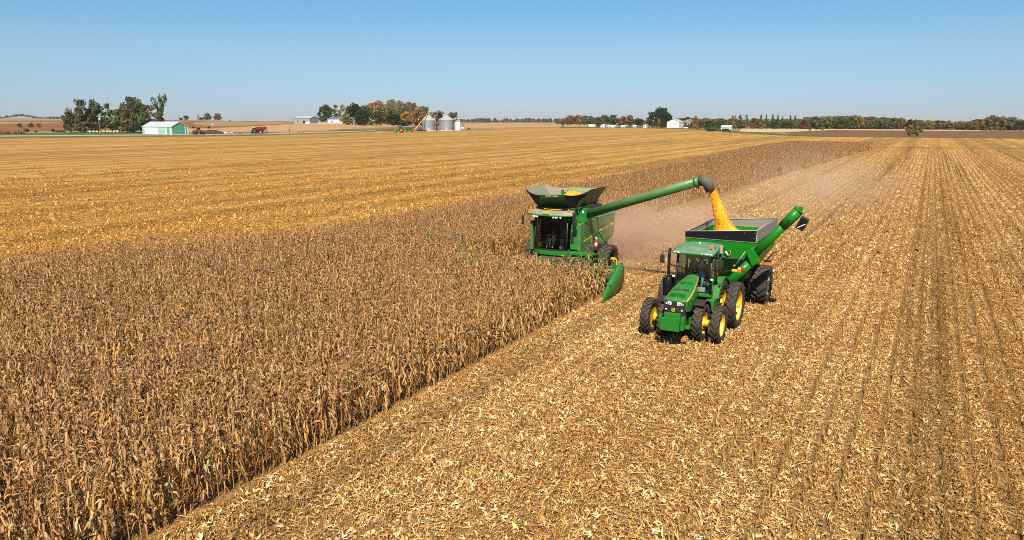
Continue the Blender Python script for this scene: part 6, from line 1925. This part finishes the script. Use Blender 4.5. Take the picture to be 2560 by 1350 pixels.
# grain bins
def grain_bin(px, base_y, w_px, eave_y, peak_y, label, wall, roof, ring=True):
    g = ground_at(px, base_y); d = math.hypot(g.x, g.y); R = w_px * d / FPX / 2
    he = CAMH - (eave_y - HZ) * d / FPX - g.z; hp = CAMH - (peak_y - HZ) * d / FPX - g.z
    t = thing('grain_bin', g, label, 'grain bin', 'grain bins beside the autumn wood')
    prof = []
    n = 12
    for k in range(n):
        z0 = he * k / n; z1 = he * (k + 1) / n
        prof += [(R, z0 + .01), (R + .05, z0 + .12), (R + .05, z1 - .12), (R, z1 - .01)]
    q = MB(); q.lathe(g, (0, 0, 1), prof, 48, sm=False); q.build('bin_wall', wall, t)
    q = MB(); q.lathe(g, (0, 0, 1), [(R + .25, he - .1), (R + .22, he + .06), (R * .12, hp - .25), (R * .12, hp), (0, hp + .1)], 36, sm=False)
    r = q.build('roof', roof, t)
    q = MB()
    for k in range(24):
        a = 2 * math.pi * k / 24
        q.tube([(g.x + math.cos(a) * (R + .2), g.y + math.sin(a) * (R + .2), g.z + he + .09), (g.x + math.cos(a) * R * .13, g.y + math.sin(a) * R * .13, g.z + hp - .2)], .05, 4, caps=False)
    q.build('roof_rib', roof, r)
    q = MB(); q.lathe(g, (0, 0, 1), [(R + .45, -.4), (R + .45, .35), (R, .36)], 40); q.build('foundation', M_concrete, t)
    dv = Vector((-g.x, -g.y, 0)).normalized(); sv = Vector((dv.y, -dv.x, 0))
    c = g + dv * (R + .06)
    q = MB(); q.slab([c + sv * -.6 + Vector((0, 0, .5)), c + sv * .6 + Vector((0, 0, .5)), c + sv * .6 + Vector((0, 0, 2.4)), c + sv * -.6 + Vector((0, 0, 2.4))], .1); q.build('door', M_tin, t)
    dv2 = (dv * .6 + sv * -.8).normalized(); s2 = Vector((dv2.y, -dv2.x, 0)); c = g + dv2 * (R + .15)
    q = MB()
    for s in (-.25, .25): q.tube([c + s2 * s, c + s2 * s + Vector((0, 0, he))], .05, 4)
    for k in range(int(he / .8)): q.tube([c - s2 * .25 + Vector((0, 0, .5 + .8 * k)), c + s2 * .25 + Vector((0, 0, .5 + .8 * k))], .03, 4)
    q.build('ladder', M_chassis, t)
    q = MB(); q.cbox(g + dv * R * .55 + Vector((0, 0, he + (hp - he) * .47)), (.7, .7, .5)); q.build('hatch', M_greywall, t)
    return g, R, he, hp
gb = grain_bin(1072, 327, 31, 301, 286.5, 'left of the two galvanised grain bins with the orange auger against its roof', M_binwall, M_binroof)
grain_bin(1116.5, 327, 35, 299.5, 287.5, 'right and wider galvanised grain bin next to the small white bin', M_binwall, M_binroof)
grain_bin(1145.5, 326, 14, 303.5, 299, 'small white grain bin at the right end of the bins', M_whitebin, mat('rusty_bin_roof', (.42, .30, .24), .6))
# orange transport auger leaning over the left bin
g0 = ground_at(1037, 327.5); d = math.hypot(gb[0].x, gb[0].y)
tip = Vector((gb[0].x, gb[0].y, gb[0].z + gb[3] + .7)) + Vector((0, -1.0, 0))
t = thing('grain_auger', g0, 'long orange transport auger reaching up to the left grain bin', 'auger')
q = MB(); q.tube([g0 + Vector((0, 0, .6)), tip], .32, 10); q.build('auger_tube', M_orange, t)
q = MB(); q.tube([tip + Vector((0, 0, .2)), tip + Vector((.5, .3, -.9))], .34, 8); q.build('spout', M_orange, t)
mid = g0.lerp(tip, .5)
q = MB()
for s in (-1, 1):
    q.tube([mid, Vector((mid.x + .8, mid.y + 1.6 * s, g0.z + .5))], .09, 6); q.lathe((mid.x + .8, mid.y + 1.6 * s, g0.z + .45), (0, 1, 0), [(0, -.12), (.45, -.12), (.45, .12), (0, .12)], 14)
q.build('undercarriage', M_chassis, t)
q = MB(); q.hexa([(g0.x - 1, g0.y - 1, g0.z + .2), (g0.x + .6, g0.y - 1, g0.z + .2), (g0.x + .6, g0.y + 1, g0.z + .2), (g0.x - 1, g0.y + 1, g0.z + .2)], [(g0.x - 1.6, g0.y - 1.6, g0.z + 1.2), (g0.x + 1.0, g0.y - 1.6, g0.z + 1.2), (g0.x + 1.0, g0.y + 1.6, g0.z + 1.2), (g0.x - 1.6, g0.y + 1.6, g0.z + 1.2)]); q.build('hopper', M_yellow, t)

# small vehicles, facing 'ang' (0 = nose towards +x)
def placed(fn):
    return fn
def rot_mb(mb, g, ang):
    c, s = math.cos(ang), math.sin(ang)
    mb.v = [(g.x + x * c - y * s, g.y + x * s + y * c, g.z + z) for x, y, z in mb.v]
    return mb
def simple_wheel(t, g, ang, x, y, r, w, tyre=None, rim=None):
    e = bpy.data.objects.new('wheel', None); COL.objects.link(e); e.parent = t
    q = MB(); q.lathe((x, y, r), (0, 1, 0), [(r * .5, -w / 2), (r * .93, -w / 2), (r, -w * .3), (r, w * .3), (r * .93, w / 2), (r * .5, w / 2)], 18); rot_mb(q, g, ang).build('tyre', tyre or M_tyre, e)
    q = MB(); q.lathe((x, y, r), (0, 1, 0), [(0, -w * .3), (r * .55, -w * .36), (r * .55, w * .36), (0, w * .3)], 14); rot_mb(q, g, ang).build('rim', rim or M_white, e)
def far_tractor(g, ang, label, paint, rim, duals=False):
    t = thing('tractor', g, label, 'tractor')
    q = MB(); q.hexa([(.6, -.42, 1.0), (3.3, -.38, 1.0), (3.3, .38, 1.0), (.6, .42, 1.0)], [(.6, -.42, 2.15), (3.2, -.34, 1.85), (3.2, .34, 1.85), (.6, .42, 2.15)]); rot_mb(q, g, ang).build('hood', paint, t, bevel=.06)
    q = MB(); q.box(-1.2, 3.0, -.4, .4, .7, 1.1); rot_mb(q, g, ang).build('chassis', M_chassis, t)
    q = MB(); q.hexa([(-1.1, -.8, 1.5), (.6, -.8, 1.5), (.6, .8, 1.5), (-1.1, .8, 1.5)], [(-.95, -.7, 3.0), (.45, -.7, 3.0), (.45, .7, 3.0), (-.95, .7, 3.0)]); rot_mb(q, g, ang).build('cab', M_glassd, t)
    q = MB(); q.box(-1.25, .75, -.85, .85, 3.0, 3.25); rot_mb(q, g, ang).build('roof', paint if not duals else M_black, t, bevel=.08)
    q = MB(); q.tube([(1.0, -.5, 2.0), (1.0, -.5, 3.3)], .07, 6); rot_mb(q, g, ang).build('exhaust_stack', M_black, t)
    for s in (-1, 1):
        for o in ((1.0, 1.65, 2.3) if duals else (1.0,)):
            simple_wheel(t, g, ang, -.6, s * o, 1.0, .5, rim=rim)
            simple_wheel(t, g, ang, 2.5, s * (o - .05), .78 if not duals else .95, .45, rim=rim)
        q = MB(); q.box(-1.3, .3, min(s * .7, s * 1.2), max(s * .7, s * 1.2), 2.0, 2.1); rot_mb(q, g, ang).build('fender', paint, t)
    return t
def far_cart(g, ang, label, paint, rim):
    t = thing('grain_cart', g, label, 'grain cart')
    q = MB(); b = [(-.9, -.7, .9), (.9, -.7, .9), (.9, .7, .9), (-.9, .7, .9)]; m_ = [(-2.6, -1.6, 2.5), (2.6, -1.6, 2.5), (2.6, 1.6, 2.5), (-2.6, 1.6, 2.5)]; tt = [(-2.7, -1.65, 3.6), (2.7, -1.65, 3.6), (2.7, 1.65, 3.6), (-2.7, 1.65, 3.6)]
    q.hexa(b, m_); q.hexa([(x, y, z + .004) for x, y, z in m_], tt); rot_mb(q, g, ang).build('hopper', paint, t)
    q = MB(); q.tube([(2.9, 1.0, .8), (3.0, 1.5, 3.4)], .2, 8); rot_mb(q, g, ang).build('unloading_auger', paint, t)
    q = MB(); q.box(-3.0, 4.2, -.12, .12, .7, .95); rot_mb(q, g, ang).build('frame', M_chassis, t)
    for s in (-1, 1): simple_wheel(t, g, ang, 0, s * 1.5, .85, .7, rim=rim)
    return t
def pickup(g, ang, label, paint, cat='pickup', scale=1.0, box=False):
    t = thing('pickup_truck', g, label, cat)
    q = MB(); q.box(-2.7, 2.7, -.95, .95, .5, 1.05); q.hexa([(1.2, -.92, 1.05), (2.65, -.9, 1.05), (2.65, .9, 1.05), (1.2, .92, 1.05)], [(1.2, -.88, 1.25), (2.5, -.82, 1.18), (2.5, .82, 1.18), (1.2, .88, 1.25)])
    q.box(-2.7, -1.0, -.95, -.85, 1.05, 1.32); q.box(-2.7, -1.0, .85, .95, 1.05, 1.32); q.box(-2.7, -2.6, -.85, .85, 1.05, 1.32)
    rot_mb(q, g, ang).build('body', paint, t, bevel=.05)
    q = MB(); q.hexa([(-1.0, -.9, 1.05), (1.3, -.9, 1.05), (1.3, .9, 1.05), (-1.0, .9, 1.05)], [(-.8, -.76, 1.78), (.6, -.76, 1.78), (.6, .76, 1.78), (-.8, .76, 1.78)]); rot_mb(q, g, ang).build('window', M_glassd, t)
    q = MB(); q.box(-.82, .62, -.78, .78, 1.78, 1.84)
    for s in (-1, 1):
        q.tube([(-.1, .86 * s, 1.05), (-.08, .78 * s, 1.8)], .05, 6)
    rot_mb(q, g, ang).build('roof', paint, t)
    for s in (-1, 1):
        for x in (-1.7, 1.75): simple_wheel(t, g, ang, x, s * .85, .39, .25)
        q = MB(); q.box(2.68, 2.73, min(s * .55, s * .85), max(s * .55, s * .85), .8, .95); rot_mb(q, g, ang).build('headlight', M_lamp, t)
    return t
HP = math.pi / 2
far_tractor(ground_at(497, 336.3), -.55, 'red tractor with black dual wheels parked between shed and soil heap', M_redp, M_chassis, True).scale = (1.35, 1.35, 1.35)
far_tractor(ground_at(637, 334.6), HP + .35, 'yellow and black tractor hitched in front of the maroon grain cart', M_yellow, M_chassis).scale = (1.25, 1.25, 1.25)
far_cart(ground_at(653, 334.3), HP - .9, 'maroon grain cart parked beside the gravel road', M_maroon, M_white).scale = (1.2, 1.2, 1.25)
pickup(ground_at(571, 335.6), HP - .1, 'white pickup parked at the right foot of the soil heap', M_white)
g = ground_at(538, 335.4); d = math.hypot(g.x, g.y); lat = Vector((-g.y, g.x, 0)).normalized() * -1; dep = Vector((g.x, g.y, 0)).normalized()
q = MB(); n, m_ = 30, 14; V = []; F = []
for i in range(n + 1):
    for j in range(m_ + 1):
        u = i / n * 2 - 1; v = j / m_ * 2 - 1
        pr = smooth(-1, -.55, u) * (1 - .75 * smooth(-.1, 1, u)) * (1 - smooth(.75, 1.0, u))
        p = g + lat * (u * 29 * d / FPX) + dep * (3.2 + v * 3.2)
        V.append((p.x, p.y, g.z - .05 + 2.75 * float(pr) * max(0, 1 - v * v) ** .6 * (1 + .14 * mnoise.noise(Vector((u * 5, v * 3, 0))))))
for i in range(n):
    for j in range(m_):
        o = i * (m_ + 1) + j; F.append((o, o + m_ + 1, o + m_ + 2, o + 1))
q.add(V, F, None, True); hp_ = q.build('soil_heap', M_soilheap, None, origin=tuple(g)); tag(hp_, 'long heap of dark soil beside the gravel road', 'soil heap')
if hp_.data.polygons[100].normal.z < 0: hp_.data.flip_normals()
# straw bales in a row along the mown strip
for k in range(12):
    p = ground_at(200 + 8.6 * k, 332.0 - .012 * k)
    q = MB(); q.lathe((p.x, p.y, p.z + .72), (math.cos(.5), math.sin(.5), 0), [(0, -.8), (.66, -.8), (.74, -.7), (.74, .7), (.66, .8), (0, .8)], 16)
    o = q.build('straw_bale', M_straw, None, origin=(p.x, p.y, p.z)); tag(o, '%s pale round straw bale from the left in the row along the mown strip' % ('first second third fourth fifth sixth seventh eighth ninth tenth eleventh twelfth'.split()[k]), 'straw bale', 'straw bales along the mown strip')
# strip of standing corn at the left edge
g1, g2 = ground_at(-120, 338.4), ground_at(62, 335.2)
pts = []; r_ = random.Random(2)
for k in range(2600):
    u = r_.random(); v = r_.random()
    p = g1.lerp(g2, u) + Vector((-g1.x, -g1.y, 0)).normalized() * -(v * 34 * (1 - .6 * u)); pts.append((p.x, p.y, float(height(p.x, p.y))))
scatter('far_corn_strip', corn_meshes, pts, [(0, 0, r_.uniform(0, 6)) for _ in pts], [(2.2, 2.2, 1.15)] * len(pts), [r_.randrange(NV) for _ in pts])
# tractor and wagon at the bins
far_tractor(ground_at(1001, 331.0), math.pi + .5, 'green tractor with yellow wheels hitched to the wagon at the bins', M_green, M_yellow).scale = (1.4, 1.4, 1.4)
g = ground_at(1023, 329.8); t = thing('grain_wagon', g, 'green gravity wagon with pale rim standing at the foot of the orange auger', 'wagon')
q = MB(); q.hexa([(-1.2, -.8, 1.0), (1.2, -.8, 1.0), (1.2, .8, 1.0), (-1.2, .8, 1.0)], [(-2.4, -1.4, 2.6), (2.4, -1.4, 2.6), (2.4, 1.4, 2.6), (-2.4, 1.4, 2.6)]); rot_mb(q, g, .5).build('hopper', M_green, t)
q = MB(); q.box(-2.5, 2.5, -1.5, -1.38, 2.61, 3.2); q.box(-2.5, 2.5, 1.38, 1.5, 2.61, 3.2); q.box(-2.5, -2.38, -1.38, 1.38, 2.61, 3.2); q.box(2.38, 2.5, -1.38, 1.38, 2.61, 3.2); rot_mb(q, g, .5).build('sideboard', M_galv, t)
q = MB(); q.box(-2.4, 2.4, -.6, .6, .7, .98); rot_mb(q, g, .5).build('frame', M_chassis, t)
for s in (-1, 1):
    for x in (-1.7, 1.7): simple_wheel(t, g, .5, x, s * 1.0, .6, .4, rim=M_yellow)
t.scale = (1.3, 1.3, 1.3)
pickup(ground_at(1051, 328.6), .25, 'black pickup parked before the left grain bin', M_blackpaint)
g = ground_at(1061.5, 328.4); t = thing('utility_trailer', g, 'low black trailer right of the black pickup', 'trailer')
q = MB(); q.box(-1.5, 1.5, -.8, .8, .55, .75); q.box(-1.5, 1.5, -.84, -.8, .75, 1.1); q.box(-1.5, 1.5, .8, .84, .75, 1.1); rot_mb(q, g, .25).build('bed', M_blackpaint, t)
for s in (-1, 1): simple_wheel(t, g, .25, 0, s * .95, .36, .22)
pickup(ground_at(1172, 324.2), -1.2, 'dark car coming along the farm lane right of the bins', M_blackpaint, 'car')
g = ground_at(1155.5, 323.4); t = thing('fuel_tank', g, 'white fuel tank lying beside the small white bin', 'tank')
q = MB(); q.lathe((g.x, g.y, g.z + 1.2), (math.cos(.4), math.sin(.4), 0), [(0, -1.7), (.5, -1.55), (.75, -1.2), (.75, 1.2), (.5, 1.55), (0, 1.7)], 16); q.build('vessel', M_white, t)
q = MB(); q.box(g.x - 1, g.x - .7, g.y - .6, g.y + .6, g.z, g.z + .6); q.box(g.x + .7, g.x + 1, g.y - .6, g.y + .6, g.z, g.z + .6); q.build('saddle', M_concrete, t)

# far farm: white barn, tan house, open shed, cottages, trailer
t, (x0, x1, y0, y1, z, ze, zr) = gable('barn', 1697, 320.4, 17, 14.3, 7.4, 10.2, 'white barn with gable front beside the tan farmhouse', 'barn', M_wht, M_tin, 'y', slats=False)
panel(t, 'barn_door', mat('off_white_door', (.66, .66, .66), .5), x0 + 3.6, x1 - 3.6, z, z + 5.2, 's', y0); panel(t, 'door_track', M_tin, x0 + 3.2, x1 - 3.2, z + 5.25, z + 5.6, 's', y0, .1)
t, (x0, x1, y0, y1, z, ze, zr) = gable('farmhouse', 1730, 319.8, 13, 11, 6.0, 10.6, 'tan farmhouse with steep brown roof right of the white barn', 'house', M_tanwall, M_tanroof, 'y', slats=False)
for k in range(2): panel(t, 'window', M_glassd, x0 + 2 + 4 * k, x0 + 3.6 + 4 * k, z + 3.4, z + 5.2, 's', y0)
panel(t, 'bargeboard', M_wht, x0 - .2, x1 + .2, ze - .1, ze + .15, 's', y0, .2)
q = MB(); q.slab([(x0 - 5.5, y0 + 1.5, z + 4.2), (x0, y0 + 1.5, z + 4.2), (x0, y0 + 6, z + 8.6), (x0 - 5.5, y0 + 6, z + 8.6)], .2); q.build('wing_roof', M_tanroof, t)
q = MB(); q.box(x0 - 5.3, x0 - .05, y0 + 2, y0 + 8, z - .3, z + 4.6); q.build('wing', M_tanwall, t)
t, (x0, x1, y0, y1, z, ze, zr) = gable('open_shed', 1826, 329.4, 7.6, 6, 3.6, 4.9, 'small white open fronted shed by the dark bushes', 'shed', M_wht, M_wht, 'x', slats=False)
panel(t, 'doorway_shade', M_dark, x0 + 1.0, x1 - 1.0, z, ze - 1.0, 's', y0)  # wall stays closed; a near-black panel stands for the shaded inside
t, _b = gable('cottage', 1617, 319.6, 6, 4.5, 3.0, 4.6, 'small white cottage left of the big tree group', 'house', M_wht, M_greywall, 'y', slats=False)
panel(t, 'window', M_glassd, _b[0] + 1, _b[0] + 2, _b[4] + 1, _b[4] + 2.1, 's', _b[2])
t, _b = gable('low_shed', 1511, 319.0, 5, 5, 3.0, 4.2, 'left one of the low white sheds right of the yellow green tree', 'shed', M_wht, M_wht, 'y', slats=False)
panel(t, 'door', M_greywall, _b[0] + 1.5, _b[0] + 3, _b[4], _b[4] + 2.2, 's', _b[2])
g = ground_at(1524, 319.0); t = thing('round_roofed_shed', g, 'grey round roofed metal shed between the low white sheds', 'shed')
q = MB(); q.lathe((g.x, g.y, g.z), (0.6, .8, 0), [(0, -4), (3.1, -4), (3.1, 4), (0, 4)], 24, sm=False); q.build('shell', M_tin, t)
q = MB(); q.box(g.x + .2, g.x + 1.8, g.y - 4.0, g.y - 3.3, g.z, g.z + 2.1); q.build('door', M_greywall, t)
for k, (px, lab) in enumerate(((1538, 'long low white shed right of the round roofed shed'), (1562, 'tiny white shed below the wine brown tree'), (1590, 'low white shed left of the small white cottage'))):
    t, _b = gable('low_shed', px, 318.6, 6.5 - k, 4, 1.8, 2.6, lab, 'shed', M_wht, M_wht, 'x', slats=False)
    panel(t, 'door', M_greywall, _b[1] - 2, _b[1] - 1, _b[4], _b[4] + 1.5, 's', _b[2])
g = ground_at(1478, 318.2); t = thing('box_trailer', g, 'white box trailer with dark red front at the left of the far farm', 'trailer')
q = MB(); q.box(-3.5, 4.8, -1.2, 1.2, .9, 3.7); rot_mb(q, g, .3).build('box', M_white, t)
q = MB(); q.box(-5.0, -3.5, -1.22, 1.22, .6, 3.5); rot_mb(q, g, .3).build('front', M_maroon, t)
for s in (-1, 1):
    for x in (3.2, 2.1, -4.2): simple_wheel(t, g, .3, x, s * 1.0, .48, .3)
g = ground_at(1714, 322.2); t = thing('storage_tank', g, 'white storage tank lying on the lawn before the tan farmhouse', 'tank')
q = MB(); q.lathe((g.x, g.y, g.z + 1.0), (.87, .5, 0), [(0, -2.3), (.7, -2.1), (.95, -1.7), (.95, 1.7), (.7, 2.1), (0, 2.3)], 16); q.build('vessel', M_white, t)
q = MB(); q.box(g.x - .4, g.x + .4, g.y - .3, g.y + .3, g.z - .1, g.z + .4); q.build('saddle', M_concrete, t)
far_tractor(ground_at(1625, 320.8), math.pi + .3, 'far green tractor with yellow wheels beside the small white cottage', M_green, M_yellow)
# utility poles
def pole(px, base_y, top_y, label, arm=True, box=False, dist=None):
    g = at_dist(px, dist) if dist else ground_at(px, base_y)
    d = math.hypot(g.x, g.y); h = CAMH - (top_y - HZ) * d / FPX - g.z
    t = thing('utility_pole', g, label, 'utility pole', 'utility poles')
    q = MB(); q.tube([g, g + Vector((0, 0, h))], [.20, .14], 8); q.build('pole', M_wood, t)
    lt = Vector((g.y, -g.x, 0)).normalized()
    if arm:
        c = g + Vector((0, 0, h - .5)); q = MB(); q.tube([c - lt * 1.1, c + lt * 1.1], .08, 6); q.build('crossarm', M_wood, t)
        q = MB()
        for s in (-1, 0, 1): q.lathe(c + lt * s + Vector((0, 0, .08)), (0, 0, 1), [(.05, 0), (.08, .1), (.04, .25), (0, .26)], 8)
        q.build('insulator', M_white, t)
    if box:
        c = g + Vector((0, 0, h - 2.0)) + lt * .45; q = MB(); q.lathe(c - Vector((0, 0, .55)), (0, 0, 1), [(0, 0), (.36, 0), (.36, 1.0), (0, 1.05)], 12); q.build('transformer', M_white, t)
    return t
pole(251, 338.5, 291, 'pole with a white transformer standing by the road before the grove', True, True)
pole(532, 336, 303, 'pole with a crossarm and pale transformer rising from the soil heap', True, True)
pole(547, 322, 301, 'thin bare pole on the field edge above the soil heap', False)
pole(724, 331, 306, 'thin pole by the road below the grey machine shed', True)
pole(1033, 318, 294, 'pale pole left of the orange auger at the edge of the wood', False)
pole(1046, 320, 294, 'pole with a transformer behind the orange auger', True, True)
pole(1448, 316, 297, 'pole before the broad russet tree of the far farm', True)
pole(1616.5, 320, 297, 'pole above the far green tractor by the cottage', True)
pole(1180, 320, 299, 'orange tinged pole with a red top right of the farm lane', False)
# ================================================================== WEEDS, STRAW ON THE HEADER, DUST, HAZE
M_weed = mat_attr('weed_green', 0.6, translucent=.25)
q = MB(); r_ = random.Random(14)
def weed(q, x, y, h, n, cols=((.05, .16, .02), (.07, .19, .03), (.04, .12, .02))):
    for k in range(n):
        a = r_.uniform(0, 6.28); z = h * r_.uniform(.2, 1); d = Vector((math.cos(a), math.sin(a), 0)); s = Vector((-math.sin(a), math.cos(a), r_.uniform(-.4, .4))).normalized()
        b = Vector((x + r_.gauss(0, .05), y + r_.gauss(0, .05), z)); L = r_.uniform(.12, .3)
        ribbon(q, [b, b + d * L * .6 + Vector((0, 0, .05)), b + d * L + Vector((0, 0, -.06))], [.01, L * .22, .005], s, jit(r_.choice(cols), .3, r_))
    q.tube([(x, y, 0), (x, y, h)], [.012, .005], 4, (.06, .13, .03))
for k in range(46):
    weed(q, r_.uniform(-17.4, -14.9), r_.uniform(35.2, 37.9), r_.uniform(1.5, 2.25), 16)
for k in range(12):
    weed(q, r_.uniform(-27.5, -25.5), r_.uniform(36.0, 40.5), r_.uniform(2.1, 2.5), 12)
tag(q.build('green_weeds', M_weed, None), kind='stuff')
# one sunflower standing above the corn
g = on_plane(1177, 640, 'Z', 2.0); t = thing('sunflower', (g.x, g.y, 0), 'small yellow sunflower with green leaves standing above the corn', 'flower')
q = MB(); q.tube([(g.x, g.y, 0), (g.x, g.y, 2.42)], [.02, .012], 6, (.07, .14, .03)); weed(q, g.x, g.y, 2.35, 14); q.build('stalk', M_weed, t)
q = MB(); dn = Vector((.2, -.8, .55)).normalized(); c = Vector((g.x, g.y, 2.45)); s1 = dn.orthogonal().normalized(); s2 = dn.cross(s1)
for k in range(16):
    a = 2 * math.pi * k / 16; d = s1 * math.cos(a) + s2 * math.sin(a); s = dn.cross(d)
    ribbon(q, [c + d * .04, c + d * .07 + dn * .01, c + d * .105], [.015, .02, .003], s, (.75, .45, .02))
q.build('petals', M_weed, t)
q = MB(); q.lathe(c, dn, [(0, .0), (.045, 0), (.04, .02), (0, .025)], 14, (.08, .04, .015)); q.build('disc', M_weed, t)
# broken stalks and leaves lying on the header
q = MB()
for k in range(900):
    x = r_.uniform(-24.2, -14.8); y = r_.uniform(37.2, 38.3); z = .75 + r_.uniform(0, .5) * (1 if y > 37.5 else .6)
    a = r_.uniform(0, 6.28); d = Vector((math.cos(a), math.sin(a), r_.uniform(-.3, .7))).normalized(); s = d.orthogonal().normalized(); L = r_.uniform(.2, .7); p = Vector((x, y, z)); w = r_.uniform(.008, .03)
    ribbon(q, [p, p + d * L * .5 + Vector((0, 0, .04)), p + d * L + Vector((0, 0, -.08))], [w * .6, w, w * .3], s, jit(r_.choice(LEAFS), .25, r_))
tag(q.build('header_trash', M_corn, None), kind='stuff')
# chaff flying behind the machine
q = MB()
for k in range(500):
    y = r_.uniform(43, 62); p = Vector((r_.uniform(-21, -12) + (y - 45) * .15, y, abs(r_.gauss(0, 1.0)) + .1)); s = r_.uniform(.015, .05)
    u = Vector((r_.gauss(0, 1), r_.gauss(0, 1), r_.gauss(0, 1))).normalized() * s; w = u.orthogonal().normalized() * s * .4
    q.add([p - u, p + w, p + u, p - w], [(0, 1, 2, 3)], jit(r_.choice(RES), .2, r_))
tag(q.build('flying_chaff', M_res, None), kind='stuff')

# dust raised by the combine
def dust_volume(name, lo, hi, c, s, dens, color):
    q = MB(); q.box(lo[0], hi[0], lo[1], hi[1], lo[2], hi[2])
    m = bpy.data.materials.new(name); m.use_nodes = True; nt = m.node_tree
    nt.nodes.remove(nt.nodes['Principled BSDF'])
    pv = nt.nodes.new('ShaderNodeVolumePrincipled'); pv.inputs['Color'].default_value = (*color, 1); pv.inputs['Anisotropy'].default_value = 0.0
    pos = n_pos(nt)
    v = nt.nodes.new('ShaderNodeVectorMath'); v.operation = 'SUBTRACT'; nt.links.new(pos, v.inputs[0]); v.inputs[1].default_value = c
    v2 = nt.nodes.new('ShaderNodeVectorMath'); v2.operation = 'DIVIDE'; nt.links.new(v.outputs[0], v2.inputs[0]); v2.inputs[1].default_value = s
    v3 = nt.nodes.new('ShaderNodeVectorMath'); v3.operation = 'LENGTH'; nt.links.new(v2.outputs[0], v3.inputs[0])
    fall = n_range(nt, v3.outputs['Value'], 0.0, 1.0, 1.0, 0.0)
    fall = n_math(nt, 'POWER', fall, 1.6)
    nz = n_range(nt, n_noise(nt, pos, .42, 6, .66), .42, .60, .0, 1.9)
    d = n_math(nt, 'MULTIPLY', n_math(nt, 'MULTIPLY', fall, nz), dens)
    nt.links.new(d, pv.inputs['Density']); nt.links.new(pv.outputs[0], nt.nodes['Material Output'].inputs['Volume'])
    o = q.build(name, m, None, origin=c); return tag(o, kind='stuff')
dust_volume('dust_cloud', (-25, 41.9, .03), (-8, 74, 5.0), (-16.6, 48.5, .6), (7.8, 22, 4.0), .40, (.90, .62, .40))
dust_volume('dust_drift', (-24, 56, .04), (2, 150, 7.0), (-11, 92, .6), (12.5, 46, 6.2), .050, (.90, .66, .45))
# autumn haze over the whole land
q = MB(); q.box(-7600, 7600, -7600, 7600, -1.3, 62)
m = bpy.data.materials.new('haze'); m.use_nodes = True; nt = m.node_tree; nt.nodes.remove(nt.nodes['Principled BSDF'])
pv = nt.nodes.new('ShaderNodeVolumePrincipled'); pv.inputs['Color'].default_value = (.86, .92, 1, 1); pv.inputs['Density'].default_value = 0.00005; pv.inputs['Anisotropy'].default_value = .2
nt.links.new(pv.outputs[0], nt.nodes['Material Output'].inputs['Volume'])
tag(q.build('haze', m, None), kind='stuff')
